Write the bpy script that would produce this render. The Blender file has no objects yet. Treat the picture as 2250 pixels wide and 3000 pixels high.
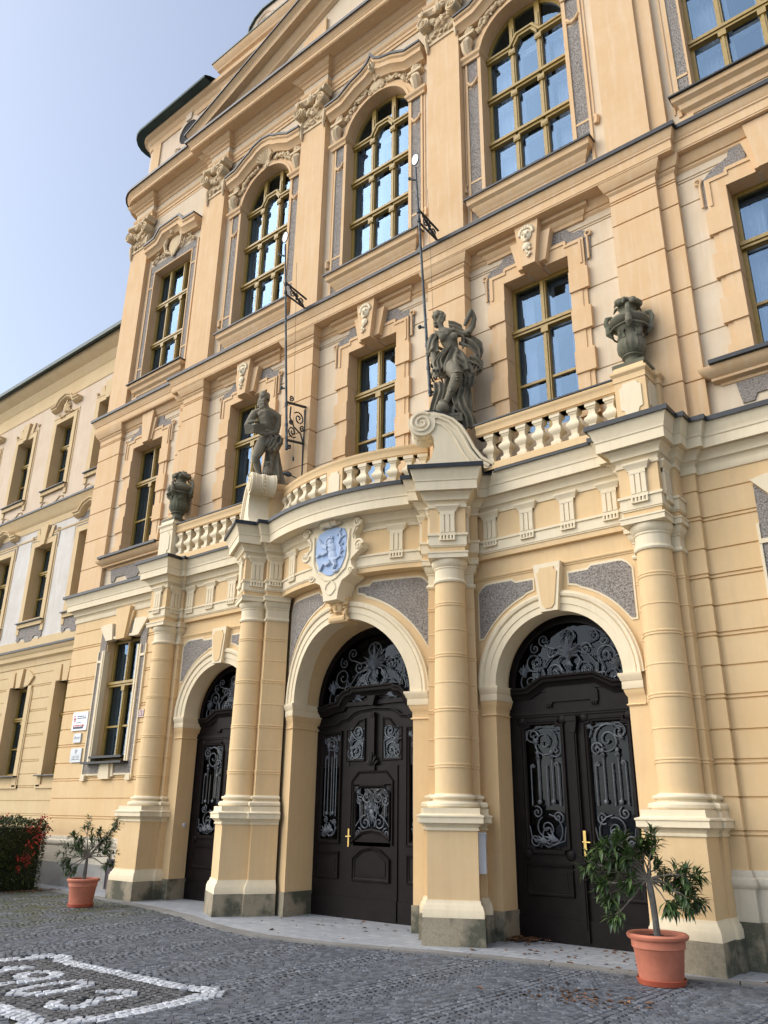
import bpy, bmesh, math, random
from math import sin, cos, pi, sqrt, radians, atan2, hypot
from mathutils import Vector, Matrix, noise
random.seed(7)
C = bpy.context.scene.collection
D = bpy.data
# ------------------------------------------------------------------ mesh builder
class MB:
    def __init__(s, tf=None, mirror=False):
        s.v = []; s.f = []; s.mi = []; s.tf = tf; s.mirror = mirror; s.m = 0
    def fr(s, cx, cy, a):
        s.tf = (cx, cy, cos(a), sin(a)); return s
    def P(s, x, y, z):
        if s.tf:
            cx, cy, c, n = s.tf
            x, y = cx + x*c - y*n, cy + x*n + y*c
        if s.mirror: x = -x
        s.v.append((x, y, z)); return len(s.v) - 1
    def F(s, *ids):
        s.f.append(tuple(reversed(ids)) if s.mirror else tuple(ids)); s.mi.append(s.m)
    def quad(s, a, b, c, d):
        s.F(s.P(*a), s.P(*b), s.P(*c), s.P(*d))
    def box(s, x0, x1, y0, y1, z0, z1):
        i = [s.P(x, y, z) for z in (z0, z1) for y in (y0, y1) for x in (x0, x1)]
        for q in ((0,1,5,4),(1,3,7,5),(3,2,6,7),(2,0,4,6),(4,5,7,6),(2,3,1,0)): s.F(*[i[k] for k in q])
    def prism(s, poly, y0, y1):                     # poly in xz (ccw seen from -y), y0 front
        n = len(poly)
        a = [s.P(x, y0, z) for x, z in poly]; b = [s.P(x, y1, z) for x, z in poly]
        s.F(*a); s.F(*reversed(b))
        for k in range(n):
            j = (k+1) % n; s.F(a[j], a[k], b[k], b[j])
    def frustum(s, poly, y0, y1, inset):            # front poly shrunk
        cx = sum(p[0] for p in poly)/len(poly); cz = sum(p[1] for p in poly)/len(poly)
        n = len(poly)
        a = []
        for x, z in poly:
            d = hypot(x-cx, z-cz) or 1
            a.append(s.P(x-(x-cx)/d*inset, y0, z-(z-cz)/d*inset))
        b = [s.P(x, y1, z) for x, z in poly]
        s.F(*a)
        for k in range(n):
            j = (k+1) % n; s.F(a[j], a[k], b[k], b[j])
    def sweep(s, path, prof, caps=True, closed=False):
        n = len(path); N = []
        for i in range(n if closed else n-1):
            a, b = path[i], path[(i+1) % n]; dx, dy = b[0]-a[0], b[1]-a[1]; l = hypot(dx, dy) or 1e-9
            N.append((dy/l, -dx/l))
        rows = []
        for i, p in enumerate(path):
            if closed: n1, n2 = N[i-1], N[i]
            else: n1, n2 = N[max(i-1, 0)], N[min(i, n-2)]
            k = 1 + n1[0]*n2[0] + n1[1]*n2[1]
            k = max(k, .25)
            m = ((n1[0]+n2[0])/k, (n1[1]+n2[1])/k)
            rows.append([s.P(p[0]+m[0]*o, p[1]+m[1]*o, z) for o, z in prof])
        for i in range(n if closed else n-1):
            r, q = rows[i], rows[(i+1) % n]
            for k in range(len(prof)-1): s.F(r[k], q[k], q[k+1], r[k+1])
        if caps and not closed:
            s.F(*rows[0][::-1]); s.F(*rows[-1])
    def lathe(s, cx, cy, prof, n=24, caps=True, a0=0, sq=False):
        rows = []
        for r, z in prof:
            if sq: pts = [(r,-r),(r,r),(-r,r),(-r,-r)]
            else: pts = [(r*cos(a0+2*pi*k/n), r*sin(a0+2*pi*k/n)) for k in range(n)]
            rows.append([s.P(cx+x, cy+y, z) for x, y in pts])
        m = len(rows[0])
        for i in range(len(rows)-1):
            for k in range(m):
                j = (k+1) % m; s.F(rows[i][k], rows[i][j], rows[i+1][j], rows[i+1][k])
        if caps: s.F(*rows[0][::-1]); s.F(*rows[-1])
    def tube(s, pts, r, n=6, caps=True, flat=1.0):
        pts = [Vector(p) for p in pts]; rows = []; L = len(pts)
        up = Vector((0.13, 0.97, 0.2))
        for i, p in enumerate(pts):
            t = (pts[min(i+1, L-1)] - pts[max(i-1, 0)])
            if t.length < 1e-9: t = Vector((0, 0, 1))
            t.normalize()
            a = t.cross(up)
            if a.length < .05: a = t.cross(Vector((1, 0, 0)))
            a.normalize(); b = a.cross(t)
            rr = r[i] if isinstance(r, (list, tuple)) else r
            rows.append([s.P(*(p + a*(rr*cos(2*pi*k/n)) + b*(rr*flat*sin(2*pi*k/n)))) for k in range(n)])
        for i in range(L-1):
            for k in range(n):
                j = (k+1) % n; s.F(rows[i][k], rows[i][j], rows[i+1][j], rows[i+1][k])
        if caps and n > 2: s.F(*rows[0][::-1]); s.F(*rows[-1])
    def blob(s, c, r, nu=8, nv=5, rot=None):        # ellipsoid, r scalar or triple
        rx, ry, rz = (r, r, r) if not isinstance(r, (tuple, list)) else r
        R = rot or Matrix.Identity(3); rows = []
        def pt(x, y, z):
            q = R @ Vector((x*rx, y*ry, z*rz)); return s.P(c[0]+q.x, c[1]+q.y, c[2]+q.z)
        top = pt(0, 0, 1); bot = pt(0, 0, -1)
        for i in range(1, nv):
            ph = pi*i/nv
            rows.append([pt(sin(ph)*cos(2*pi*k/nu), sin(ph)*sin(2*pi*k/nu), cos(ph)) for k in range(nu)])
        for k in range(nu):
            j = (k+1) % nu; s.F(top, rows[0][k], rows[0][j]); s.F(bot, rows[-1][j], rows[-1][k])
        for i in range(len(rows)-1):
            for k in range(nu):
                j = (k+1) % nu; s.F(rows[i][k], rows[i+1][k], rows[i+1][j], rows[i][j])
    def done(s, name, mats, parent=None, smooth=35, **props):
        if not isinstance(mats, (list, tuple)): mats = [mats]
        me = D.meshes.new(name); me.from_pydata(s.v, [], s.f)
        for m in mats: me.materials.append(m)
        if len(mats) > 1: me.polygons.foreach_set('material_index', s.mi)
        me.validate(clean_customdata=False)
        if smooth:
            me.polygons.foreach_set('use_smooth', [True]*len(me.polygons))
            me.set_sharp_from_angle(angle=radians(smooth))
        me.update()
        return link(name, me, parent, **props)
def link(name, me, parent=None, **props):
    o = D.objects.new(name, me); C.objects.link(o)
    if parent is not None:
        o.parent = parent; o.location = -world_loc(parent)
    for k, v in props.items(): o[k] = v
    return o
def world_loc(o):
    l = Vector((0, 0, 0))
    while o is not None: l += o.location; o = o.parent
    return l
def thing(name, label, cat, loc=(0, 0, 0), group=None):
    o = D.objects.new(name, None); o.empty_display_size = .3; C.objects.link(o); o.location = loc
    o['label'] = label; o['category'] = cat
    if group: o['group'] = group
    return o
def holder(name, parent, loc=None):
    o = D.objects.new(name, None); C.objects.link(o); o.parent = parent
    o.location = (Vector(loc) if loc else world_loc(parent)) - world_loc(parent); return o
def tag(o, label, cat, group=None):
    o['label'] = label; o['category'] = cat
    if group: o['group'] = group
    return o
def arc(cx, cy, r, a0, a1, n): return [(cx + r*cos(a0+(a1-a0)*k/n), cy + r*sin(a0+(a1-a0)*k/n)) for k in range(n+1)]
# ------------------------------------------------------------------ materials
def mat(name):
    m = D.materials.new(name); m.use_nodes = True; nt = m.node_tree
    b = nt.nodes['Principled BSDF']; return m, nt, b
def N(nt, t, **kw):
    n = nt.nodes.new(t)
    for k, v in kw.items():
        if k in ('inp',):
            for a, b in v.items(): n.inputs[a].default_value = b
        else: setattr(n, k, v)
    return n
def coords(nt, scale=(1, 1, 1)):
    tc = N(nt, 'ShaderNodeTexCoord'); mp = N(nt, 'ShaderNodeMapping'); mp.inputs['Scale'].default_value = scale
    nt.links.new(tc.outputs['Object'], mp.inputs['Vector']); return mp.outputs['Vector']
def noise_tex(nt, vec, scale, detail=6, rough=.6):
    n = N(nt, 'ShaderNodeTexNoise'); n.inputs['Scale'].default_value = scale; n.inputs['Detail'].default_value = detail
    n.inputs['Roughness'].default_value = rough; nt.links.new(vec, n.inputs['Vector']); return n.outputs['Fac']
def ramp(nt, fac, stops):
    r = N(nt, 'ShaderNodeValToRGB'); e = r.color_ramp.elements
    e[0].position, e[0].color = stops[0][0], (*stops[0][1], 1); e[1].position, e[1].color = stops[-1][0], (*stops[-1][1], 1)
    for p, c in stops[1:-1]:
        q = e.new(p); q.color = (*c, 1)
    nt.links.new(fac, r.inputs['Fac']); return r.outputs['Color']
def mixc(nt, fac, a, b, mode='MIX'):
    m = N(nt, 'ShaderNodeMix', data_type='RGBA', blend_type=mode)
    if isinstance(fac, (int, float)): m.inputs[0].default_value = fac
    else: nt.links.new(fac, m.inputs[0])
    for k, c in ((6, a), (7, b)):
        if isinstance(c, tuple): m.inputs[k].default_value = (*c, 1)
        else: nt.links.new(c, m.inputs[k])
    return m.outputs[2]
def bump(nt, b, h, strength=.3, dist=.02):
    n = N(nt, 'ShaderNodeBump'); n.inputs['Strength'].default_value = strength; n.inputs['Distance'].default_value = dist
    nt.links.new(h, n.inputs['Height']); nt.links.new(n.outputs['Normal'], b.inputs['Normal'])
def simple(name, col, rough=.6, metal=0, var=.12, scale=6, bumpk=.0, bscale=60, spec=.5):
    m, nt, b = mat(name); v = coords(nt)
    f = noise_tex(nt, v, scale)
    c = ramp(nt, f, [(.3, tuple(x*(1-var) for x in col)), (.7, tuple(min(1, x*(1+var)) for x in col))])
    nt.links.new(c, b.inputs['Base Color']); b.inputs['Roughness'].default_value = rough; b.inputs['Metallic'].default_value = metal
    b.inputs['Specular IOR Level'].default_value = spec
    if bumpk: bump(nt, b, noise_tex(nt, v, bscale, 4), bumpk, .01)
    return m
def stucco(name, col, col2, dirt=None, dk=.5, streak=.5, grain=.12):
    m, nt, b = mat(name); v = coords(nt)
    f = noise_tex(nt, v, 1.3, 8, .65)
    c = ramp(nt, f, [(.32, col2), (.62, col)])
    f2 = noise_tex(nt, v, 9, 6, .7)
    c = mixc(nt, ramp(nt, f2, [(.35, (0, 0, 0)), (.75, (.35, .35, .35))]), c, tuple(x*.86 for x in col))
    if dirt:
        vs = coords(nt, (5, 5, .35)); fs = noise_tex(nt, vs, 2.2, 7, .7)
        k = ramp(nt, fs, [(.48, (0, 0, 0)), (.78, (dk, dk, dk))])
        c = mixc(nt, k, c, dirt)
    nt.links.new(c, b.inputs['Base Color']); b.inputs['Roughness'].default_value = .88; b.inputs['Specular IOR Level'].default_value = .25
    bump(nt, b, noise_tex(nt, v, 55, 5, .7), grain, .02)
    return m
M = {}
M['yellow'] = stucco('yellow_stucco', (.70, .51, .285), (.665, .465, .24), (.55, .40, .24), .5)
M['cream'] = stucco('cream_stucco', (.76, .66, .475), (.72, .61, .42), (.58, .48, .34), .45)
M['old_yellow'] = stucco('weathered_yellow_stucco', (.66, .46, .265), (.61, .40, .21), (.70, .56, .40), .6)
M['pale'] = stucco('weathered_pale_stucco', (.64, .53, .385), (.59, .46, .31), (.68, .59, .46), .8)
M['carved'] = stucco('carved_stucco', (.66, .525, .345), (.60, .46, .28), (.46, .34, .21), .7)
M['wing_pale'] = stucco('faded_pale_stucco', (.62, .50, .375), (.57, .44, .31), (.66, .56, .45), .8)
M['peeled'] = stucco('peeling_white_stucco', (.62, .595, .55), (.53, .485, .43), (.46, .43, .39), .9, grain=.3)
M['wing_yellow'] = stucco('faded_yellow_stucco', (.62, .475, .275), (.57, .42, .23), (.48, .37, .23), .5)
def roughcast():
    m, nt, b = mat('grey_roughcast'); v = coords(nt)
    f = noise_tex(nt, v, 42, 3, .5); f2 = noise_tex(nt, v, 2.2, 4)
    c = ramp(nt, f, [(.3, (.115, .10, .085)), (.5, (.275, .25, .225)), (.7, (.40, .37, .34))])
    c = mixc(nt, ramp(nt, f2, [(.4, (0, 0, 0)), (.7, (.3, .3, .3))]), c, (.27, .215, .175))
    nt.links.new(c, b.inputs['Base Color']); b.inputs['Roughness'].default_value = .95
    bump(nt, b, f, .9, .04); return m
M['roughcast'] = roughcast()
def stone(name, a, c2, moss, mk=.7, bscale=30):
    m, nt, b = mat(name); v = coords(nt)
    f = noise_tex(nt, v, 3.2, 8, .7)
    c = ramp(nt, f, [(.3, a), (.7, c2)])
    f3 = noise_tex(nt, v, 1.6, 6, .65)
    c = mixc(nt, ramp(nt, f3, [(.45, (0, 0, 0)), (.57, (mk, mk, mk))]), c, moss)
    f4 = noise_tex(nt, v, 45, 4, .7)
    c = mixc(nt, ramp(nt, f4, [(.45, (0, 0, 0)), (.7, (.5, .5, .5))]), c, tuple(x*.6 for x in a))
    nt.links.new(c, b.inputs['Base Color']); b.inputs['Roughness'].default_value = .9
    bump(nt, b, noise_tex(nt, v, bscale, 6, .7), .35, .02); return m
M['stone'] = stone('plinth_stone', (.25, .21, .145), (.40, .345, .25), (.06, .066, .045), .95)
M['statue'] = stone('weathered_sandstone', (.20, .175, .12), (.30, .265, .195), (.095, .088, .062), .7, 40)
M['urn'] = stone('mossy_sandstone', (.16, .147, .10), (.225, .205, .15), (.08, .085, .05), .75, 40)
M['plinthplaster'] = stucco('white_plinth_plaster', (.62, .56, .45), (.55, .49, .38), (.40, .36, .28), .6)
M['wallbase'] = stone('grey_base_plaster', (.36, .345, .32), (.44, .42, .39), (.25, .235, .2), .6)
M['frame'] = simple('ochre_window_paint', (.315, .21, .048), .45, var=.18, scale=14)
M['white'] = simple('white_window_paint', (.72, .74, .74), .5, var=.05)
M['curtain'] = simple('white_curtain', (.74, .76, .78), .9, var=.05)
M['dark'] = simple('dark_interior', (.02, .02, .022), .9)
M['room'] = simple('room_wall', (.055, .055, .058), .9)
M['flash'] = simple('dark_sheet_metal', (.018, .021, .025), .45, .3, var=.3)
M['copper'] = simple('green_copper', (.016, .042, .042), .5, .2, var=.35)
M['wood'] = simple('dark_brown_door', (.0085, .006, .0062), .45, var=.35, scale=5, bumpk=.05, spec=.12)
M['iron'] = simple('grey_wrought_iron', (.088, .098, .112), .5, .25, var=.3, scale=20)
M['blackiron'] = simple('black_iron', (.03, .037, .042), .5, .3, var=.3)
M['poleiron'] = simple('weathered_pole_iron', (.06, .075, .085), .5, .4, var=.7, scale=9)
M['brass'] = simple('brass', (.55, .40, .14), .35, .9, var=.1)
M['terracotta'] = simple('terracotta', (.52, .175, .105), .7, var=.16, scale=5, bumpk=.05)
M['terracotta2'] = simple('terracotta_saucer', (.36, .075, .035), .6, var=.15)
M['soil'] = simple('soil', (.03, .02, .013), .95, var=.5, scale=40, bumpk=.8, bscale=50)
M['bark'] = simple('bark', (.13, .12, .105), .9, var=.4, scale=14, bumpk=.6, bscale=40)
M['bark2'] = simple('thin_branch', (.20, .17, .13), .9, var=.3)
def leaf(name, a, b2, rough=.45, trans=.15):
    m, nt, b = mat(name)
    gi = N(nt, 'ShaderNodeNewGeometry')
    c = ramp(nt, gi.outputs['Random Per Island'], [(.0, a), (1, b2)])
    nt.links.new(c, b.inputs['Base Color']); b.inputs['Roughness'].default_value = rough
    return m
M['leaf'] = leaf('oleander_leaf', (.018, .045, .012), (.075, .125, .03))
M['leafdark'] = leaf('dark_oleander_leaf', (.014, .03, .012), (.045, .075, .022))
M['hedge'] = leaf('hedge_leaf', (.010, .022, .007), (.085, .12, .022))
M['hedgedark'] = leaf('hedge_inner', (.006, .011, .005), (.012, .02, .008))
M['berry'] = leaf('red_berries', (.28, .02, .012), (.62, .05, .022))
M['dryleaf'] = leaf('dry_leaf', (.05, .022, .010), (.22, .10, .04), .8)
M['redplate'] = simple('red_enamel', (.16, .012, .014), .25, var=.1)
M['enamelwhite'] = simple('white_enamel', (.8, .8, .8), .3, var=.03)
M['bluewhite'] = simple('white_sign', (.70, .74, .80), .35, var=.03)
M['plaque'] = simple('steel_plaque', (.42, .45, .48), .4, .35, var=.08)
M['plaqueink'] = simple('plaque_engraving', (.26, .28, .30), .5)
M['ink'] = simple('dark_ink', (.04, .05, .09), .6)
M['redink'] = simple('red_ink', (.45, .03, .03), .6)
M['boxgrey'] = simple('pale_grey_box', (.60, .62, .66), .45, var=.04)
M['shield'] = stucco('pale_blue_shield', (.37, .475, .66), (.33, .43, .61), (.28, .34, .46), .4)
M['lion'] = stucco('pale_blue_lion', (.47, .55, .68), (.40, .49, .64), (.16, .20, .27), .6)
M['ventmetal'] = simple('dark_vent_metal', (.085, .068, .075), .6)
def glass(name, tint, refl, r=.02, gl=(.62, .79, 1)):
    m, nt, b = mat(name); out = nt.nodes['Material Output']; nt.nodes.remove(b)
    t = N(nt, 'ShaderNodeBsdfTransparent'); t.inputs[0].default_value = (*tint, 1)
    g = N(nt, 'ShaderNodeBsdfGlossy'); g.inputs['Roughness'].default_value = r; g.inputs[0].default_value = (*gl, 1)
    v = coords(nt); f = noise_tex(nt, v, 1.7, 2); bp = N(nt, 'ShaderNodeBump'); bp.inputs['Strength'].default_value = .06; bp.inputs['Distance'].default_value = .05
    nt.links.new(f, bp.inputs['Height']); nt.links.new(bp.outputs['Normal'], g.inputs['Normal'])
    fr = N(nt, 'ShaderNodeFresnel'); fr.inputs['IOR'].default_value = refl
    mx = N(nt, 'ShaderNodeMixShader'); nt.links.new(fr.outputs[0], mx.inputs[0]); nt.links.new(t.outputs[0], mx.inputs[1]); nt.links.new(g.outputs[0], mx.inputs[2])
    nt.links.new(mx.outputs[0], out.inputs['Surface']); return m
M['glass'] = glass('window_glass', (.78, .85, .93), 2.1, gl=(.42, .66, 1))  # blue of a deeper reflected sky is put into the glossy tint
M['doorglass'] = glass('door_glass', (.35, .4, .45), 1.36, gl=(.6, .68, .78))
def sweep_xz(mb, path, prof, caps=True):             # path in xz, prof = (offset to the left of the path, y)
    n = len(path); Ns = []
    for a, b in zip(path, path[1:]):
        dx, dz = b[0]-a[0], b[1]-a[1]; l = hypot(dx, dz) or 1e-9; Ns.append((-dz/l, dx/l))
    rows = []
    for i, p in enumerate(path):
        n1, n2 = Ns[max(i-1, 0)], Ns[min(i, n-2)]; k = max(1+n1[0]*n2[0]+n1[1]*n2[1], .35)
        m = ((n1[0]+n2[0])/k, (n1[1]+n2[1])/k)
        rows.append([mb.P(p[0]+m[0]*o, y, p[1]+m[1]*o) for o, y in prof])
    for r, q in zip(rows, rows[1:]):
        for k in range(len(prof)-1): mb.F(r[k], r[k+1], q[k+1], q[k])
    if caps: mb.F(*rows[0]); mb.F(*rows[-1][::-1])
# ------------------------------------------------------------------ building helpers
B = thing('baroque_building', 'yellow and cream baroque palace front with three arched doors, columns and a balcony', 'building', (0, 10.6, 0))
W = thing('side_wing', 'long plain three storey wing set back behind the left end of the palace front', 'building', (-15, 13.3, 0))
def gprof(z0, z1, grooves, d=.022, w=.014, back=.25):
    p = [(-back, z0), (0, z0)]
    for z, k in grooves:
        if not (z0 + .04 < z < z1 - .04): continue
        zs = [z] if k == 1 else [z-.026, z+.026]
        for q in zs: p += [(0, q-w), (-d, q-w*.5), (-d, q+w*.5), (0, q+w)]
    return p + [(0, z1), (-back, z1)]
GG = [(z, 2 if i % 2 == 0 else 1) for i, z in enumerate([1.435,1.84,2.25,2.63,3.03,3.42,3.82,4.20,4.595,4.97,5.40,5.80])]
G2 = [(7.46,1),(8.24,1),(9.02,1),(9.79,1),(10.58,1),(11.04,2)]
def topz(o, x):
    cx, h, zb, zt, ar = o
    return zt + sqrt(max(h*h-(x-cx)**2, 0)) if ar else zt
def arch_wall(mb, x0, x1, z0, z1, y, ops, depth, fn=None, n=24):
    fn = fn or (lambda x, yy, z: (x, yy, z))
    xs = sorted({x0, x1} | {o[0]+s*o[1] for o in ops for s in (-1, 1)})
    def q(a, b, za0, za1, zb0, zb1):
        mb.quad(fn(a, y, za0), fn(b, y, zb0), fn(b, y, zb1), fn(a, y, za1))
    for a, b in zip(xs, xs[1:]):
        o = next((o for o in ops if o[0]-o[1] <= a+1e-6 and b <= o[0]+o[1]+1e-6), None)
        k = n if (o and o[4]) or fn(0, y, 0)[1] != y else 1
        if fn(1, y, 0)[1] != fn(0, y, 0)[1]: k = max(k, 10)
        for i in range(k):
            if o and o[4]:
                p, r = (o[0]-o[1]*cos(pi*i/k), o[0]-o[1]*cos(pi*(i+1)/k))
            else: p, r = a+(b-a)*i/k, a+(b-a)*(i+1)/k
            if not o: q(p, r, z0, z1, z0, z1)
            else:
                if o[2] > z0+1e-6: q(p, r, z0, o[2], z0, o[2])
                t1, t2 = topz(o, p), topz(o, r)
                if min(t1, t2) < z1-1e-6: q(p, r, t1, z1, t2, z1)
                f1, f2 = fn(p, y, 0), fn(r, y, 0)
                yd = depth
                mb.quad((f1[0], f1[1], t1), (f2[0], f2[1], t2), (f2[0], yd, t2), (f1[0], yd, t1))
                mb.quad((f2[0], f2[1], o[2]), (f1[0], f1[1], o[2]), (f1[0], yd, o[2]), (f2[0], yd, o[2]))
        if o:
            for xx, sg in ((a, 1), (b, -1)):
                f1 = fn(xx, y, 0)
                qd = [(f1[0], f1[1], o[2]), (f1[0], yd_(depth), o[2]), (f1[0], yd_(depth), o[3]), (f1[0], f1[1], o[3])]
                mb.quad(*(qd if sg < 0 else qd[::-1]))
def yd_(d): return d
def bars(mb, x0, x1, z0, z1, w, y0, y1):            # rectangular frame
    mb.box(x0, x0+w, y0, y1, z0, z1); mb.box(x1-w, x1, y0, y1, z0, z1)
    mb.box(x0+w, x1-w, y0, y1, z0, z0+w); mb.box(x0+w, x1-w, y0, y1, z1-w, z1)
def arch_poly(cx, h, zb, zs, n=20): return [(cx-h, zb), (cx+h, zb)] + arc(cx, zs, h, 0, pi, n)
def arch_band(mb, cx, zs, r0, r1, y0, y1, a0=0, a1=pi, n=24):
    for k in range(n):
        p, q = a0+(a1-a0)*k/n, a0+(a1-a0)*(k+1)/n
        A = lambda r, t, y: (cx+r*cos(t), y, zs+r*sin(t))
        mb.quad(A(r1,p,y0), A(r1,q,y0), A(r0,q,y0), A(r0,p,y0))
        mb.quad(A(r0,p,y0), A(r0,q,y0), A(r0,q,y1), A(r0,p,y1))
        mb.quad(A(r1,q,y0), A(r1,p,y0), A(r1,p,y1), A(r1,q,y1))
def window(parent, cx, h, zb, zt, y, trans=None, low=None, kind='L2', curtain=True, mirror=False):
    """one window part: the ochre frame with panes, inner casements and curtains as sub-parts"""
    f = MB(mirror=mirror); w = .075
    if kind == 'arch':
        zs = zt
        f.box(cx-h, cx-h+w, y, y+.09, zb, zs); f.box(cx+h-w, cx+h, y, y+.09, zb, zs)
        arch_band(f, cx, zs, h-w, h, y, y+.09)
        f.box(cx-h+w, cx+h-w, y, y+.09, zb, zb+w)
        mx = h*.325
        for s in (-1, 1):
            f.box(cx+s*mx-.055, cx+s*mx+.055, y-.03, y+.06, zb, zs+sqrt(h*h-mx*mx)-.03)
            f.box(cx+s*mx-.025, cx+s*mx+.025, y-.05, y-.028, zb+.05, zs+.5)
            for z in trans: f.box(cx+s*mx-.07, cx+s*mx+.07, y-.075, y-.02, z-.22, z-.08); f.box(cx+s*mx-.05, cx+s*mx+.05, y-.085, y-.02, z-.19, z-.15)
        for z in trans[:-1]:
            f.box(cx-h+.01, cx+h-.01, y-.05, y+.05, z-.06, z+.03); f.box(cx-h+.01, cx+h-.01, y-.085, y-.045, z+.0, z+.06)
        z = trans[-1]                                   # stepped upper transom
        pth = [(cx-h+.01, z), (cx-mx-.03, z), (cx-mx+.13, z+.25), (cx+mx-.13, z+.25), (cx+mx+.03, z), (cx+h-.01, z)]
        sweep_xz(f, pth, [(.06, y+.05), (.06, y-.07), (.035, y-.085), (.0, y-.08), (-.01, y-.05), (-.065, y-.05), (-.065, y+.05)][::-1])
    else:
        bars(f, cx-h, cx+h, zb, zt, w, y, y+.09)
        ms = (-.36*h*1.0, .36*h) if kind == 'three' else (0,)
        for m in ms:
            f.box(cx+m-.05, cx+m+.05, y-.035, y+.06, zb+w, zt-w); f.box(cx+m-.022, cx+m+.022, y-.055, y-.033, zb+.1, zt-.1)
            for z in trans: f.box(cx+m-.065, cx+m+.065, y-.075, y-.03, z-.2, z-.09)
        for z in trans:
            f.box(cx-h+w, cx+h-w, y-.04, y+.05, z-.085, z+.04); f.box(cx-h+.02, cx+h-.02, y-.085, y-.03, z-.03, z+.03); f.box(cx-h+.02, cx+h-.02, y-.065, y-.03, z-.085, z-.045)
        for z in low or (): f.box(cx-h+w, cx+h-w, y-.005, y+.04, z-.022, z+.022)
    o = f.done('window', M['frame'], parent)
    g = MB(mirror=mirror)
    if kind == 'arch':
        pl = arch_poly(cx, h-.02, zb, zt); g.F(*[g.P(x, y+.045, z) for x, z in pl])
    else: g.quad((cx-h+.02, y+.045, zb), (cx+h-.02, y+.045, zb), (cx+h-.02, y+.045, zt), (cx-h+.02, y+.045, zt))
    g.done('pane', M['glass'], o, smooth=0)
    c = MB(mirror=mirror); yi = y+.24                       # white inner casements
    zt2 = zt + (h*.72 if kind == 'arch' else 0); hh = h if kind != 'arch' else h
    divs = [-1, -.325, .325, 1] if kind == 'arch' or kind == 'three' else [-1, 0, 1]
    zz = [zb] + list(trans) + [zt2]
    for a, b in zip(divs, divs[1:]):
        for z0, z1 in zip(zz, zz[1:]):
            if kind == 'arch' and z1 == zt2 and (a < -.9 or b > .9): z1 = zt2-.35
            bars(c, cx+a*hh+.012, cx+b*hh-.012, z0+.012, z1-.012, .062, yi, yi+.05)
    for s in (-1, 1): c.box(*sorted((cx+s*(h-.035), cx+s*(h+.0))), y+.092, yi, zb, zt)
    c.done('inner_casement', M['white'], o)
    if curtain:
        k = MB(mirror=mirror); rnd = random.Random(int((cx+40)*100+zb*10))
        for s in (-1, 1):
            wd = h*rnd.uniform(.34, .62); n = 18
            row = []
            for i in range(n+1):
                x = cx + s*(h - wd*i/n); yy = y+.4+.03*sin(i*1.7+rnd.random())
                row.append((k.P(x, yy, zb+.02), k.P(x, yy, zt2-.03)))
            for p, q in zip(row, row[1:]): k.F(p[0], q[0], q[1], p[1])
        k.done('curtain', M['curtain'], o)
    return o
# ------------------------------------------------------------------ dark rooms behind the glass
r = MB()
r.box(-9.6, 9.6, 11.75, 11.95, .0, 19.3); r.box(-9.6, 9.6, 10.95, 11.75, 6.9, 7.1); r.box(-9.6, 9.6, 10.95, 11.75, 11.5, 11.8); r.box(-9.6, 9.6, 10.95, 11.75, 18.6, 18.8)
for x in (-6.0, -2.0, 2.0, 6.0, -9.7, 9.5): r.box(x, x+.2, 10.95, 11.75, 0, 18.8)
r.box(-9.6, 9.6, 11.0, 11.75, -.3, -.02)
r.done('room', M['room'], B)
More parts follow.
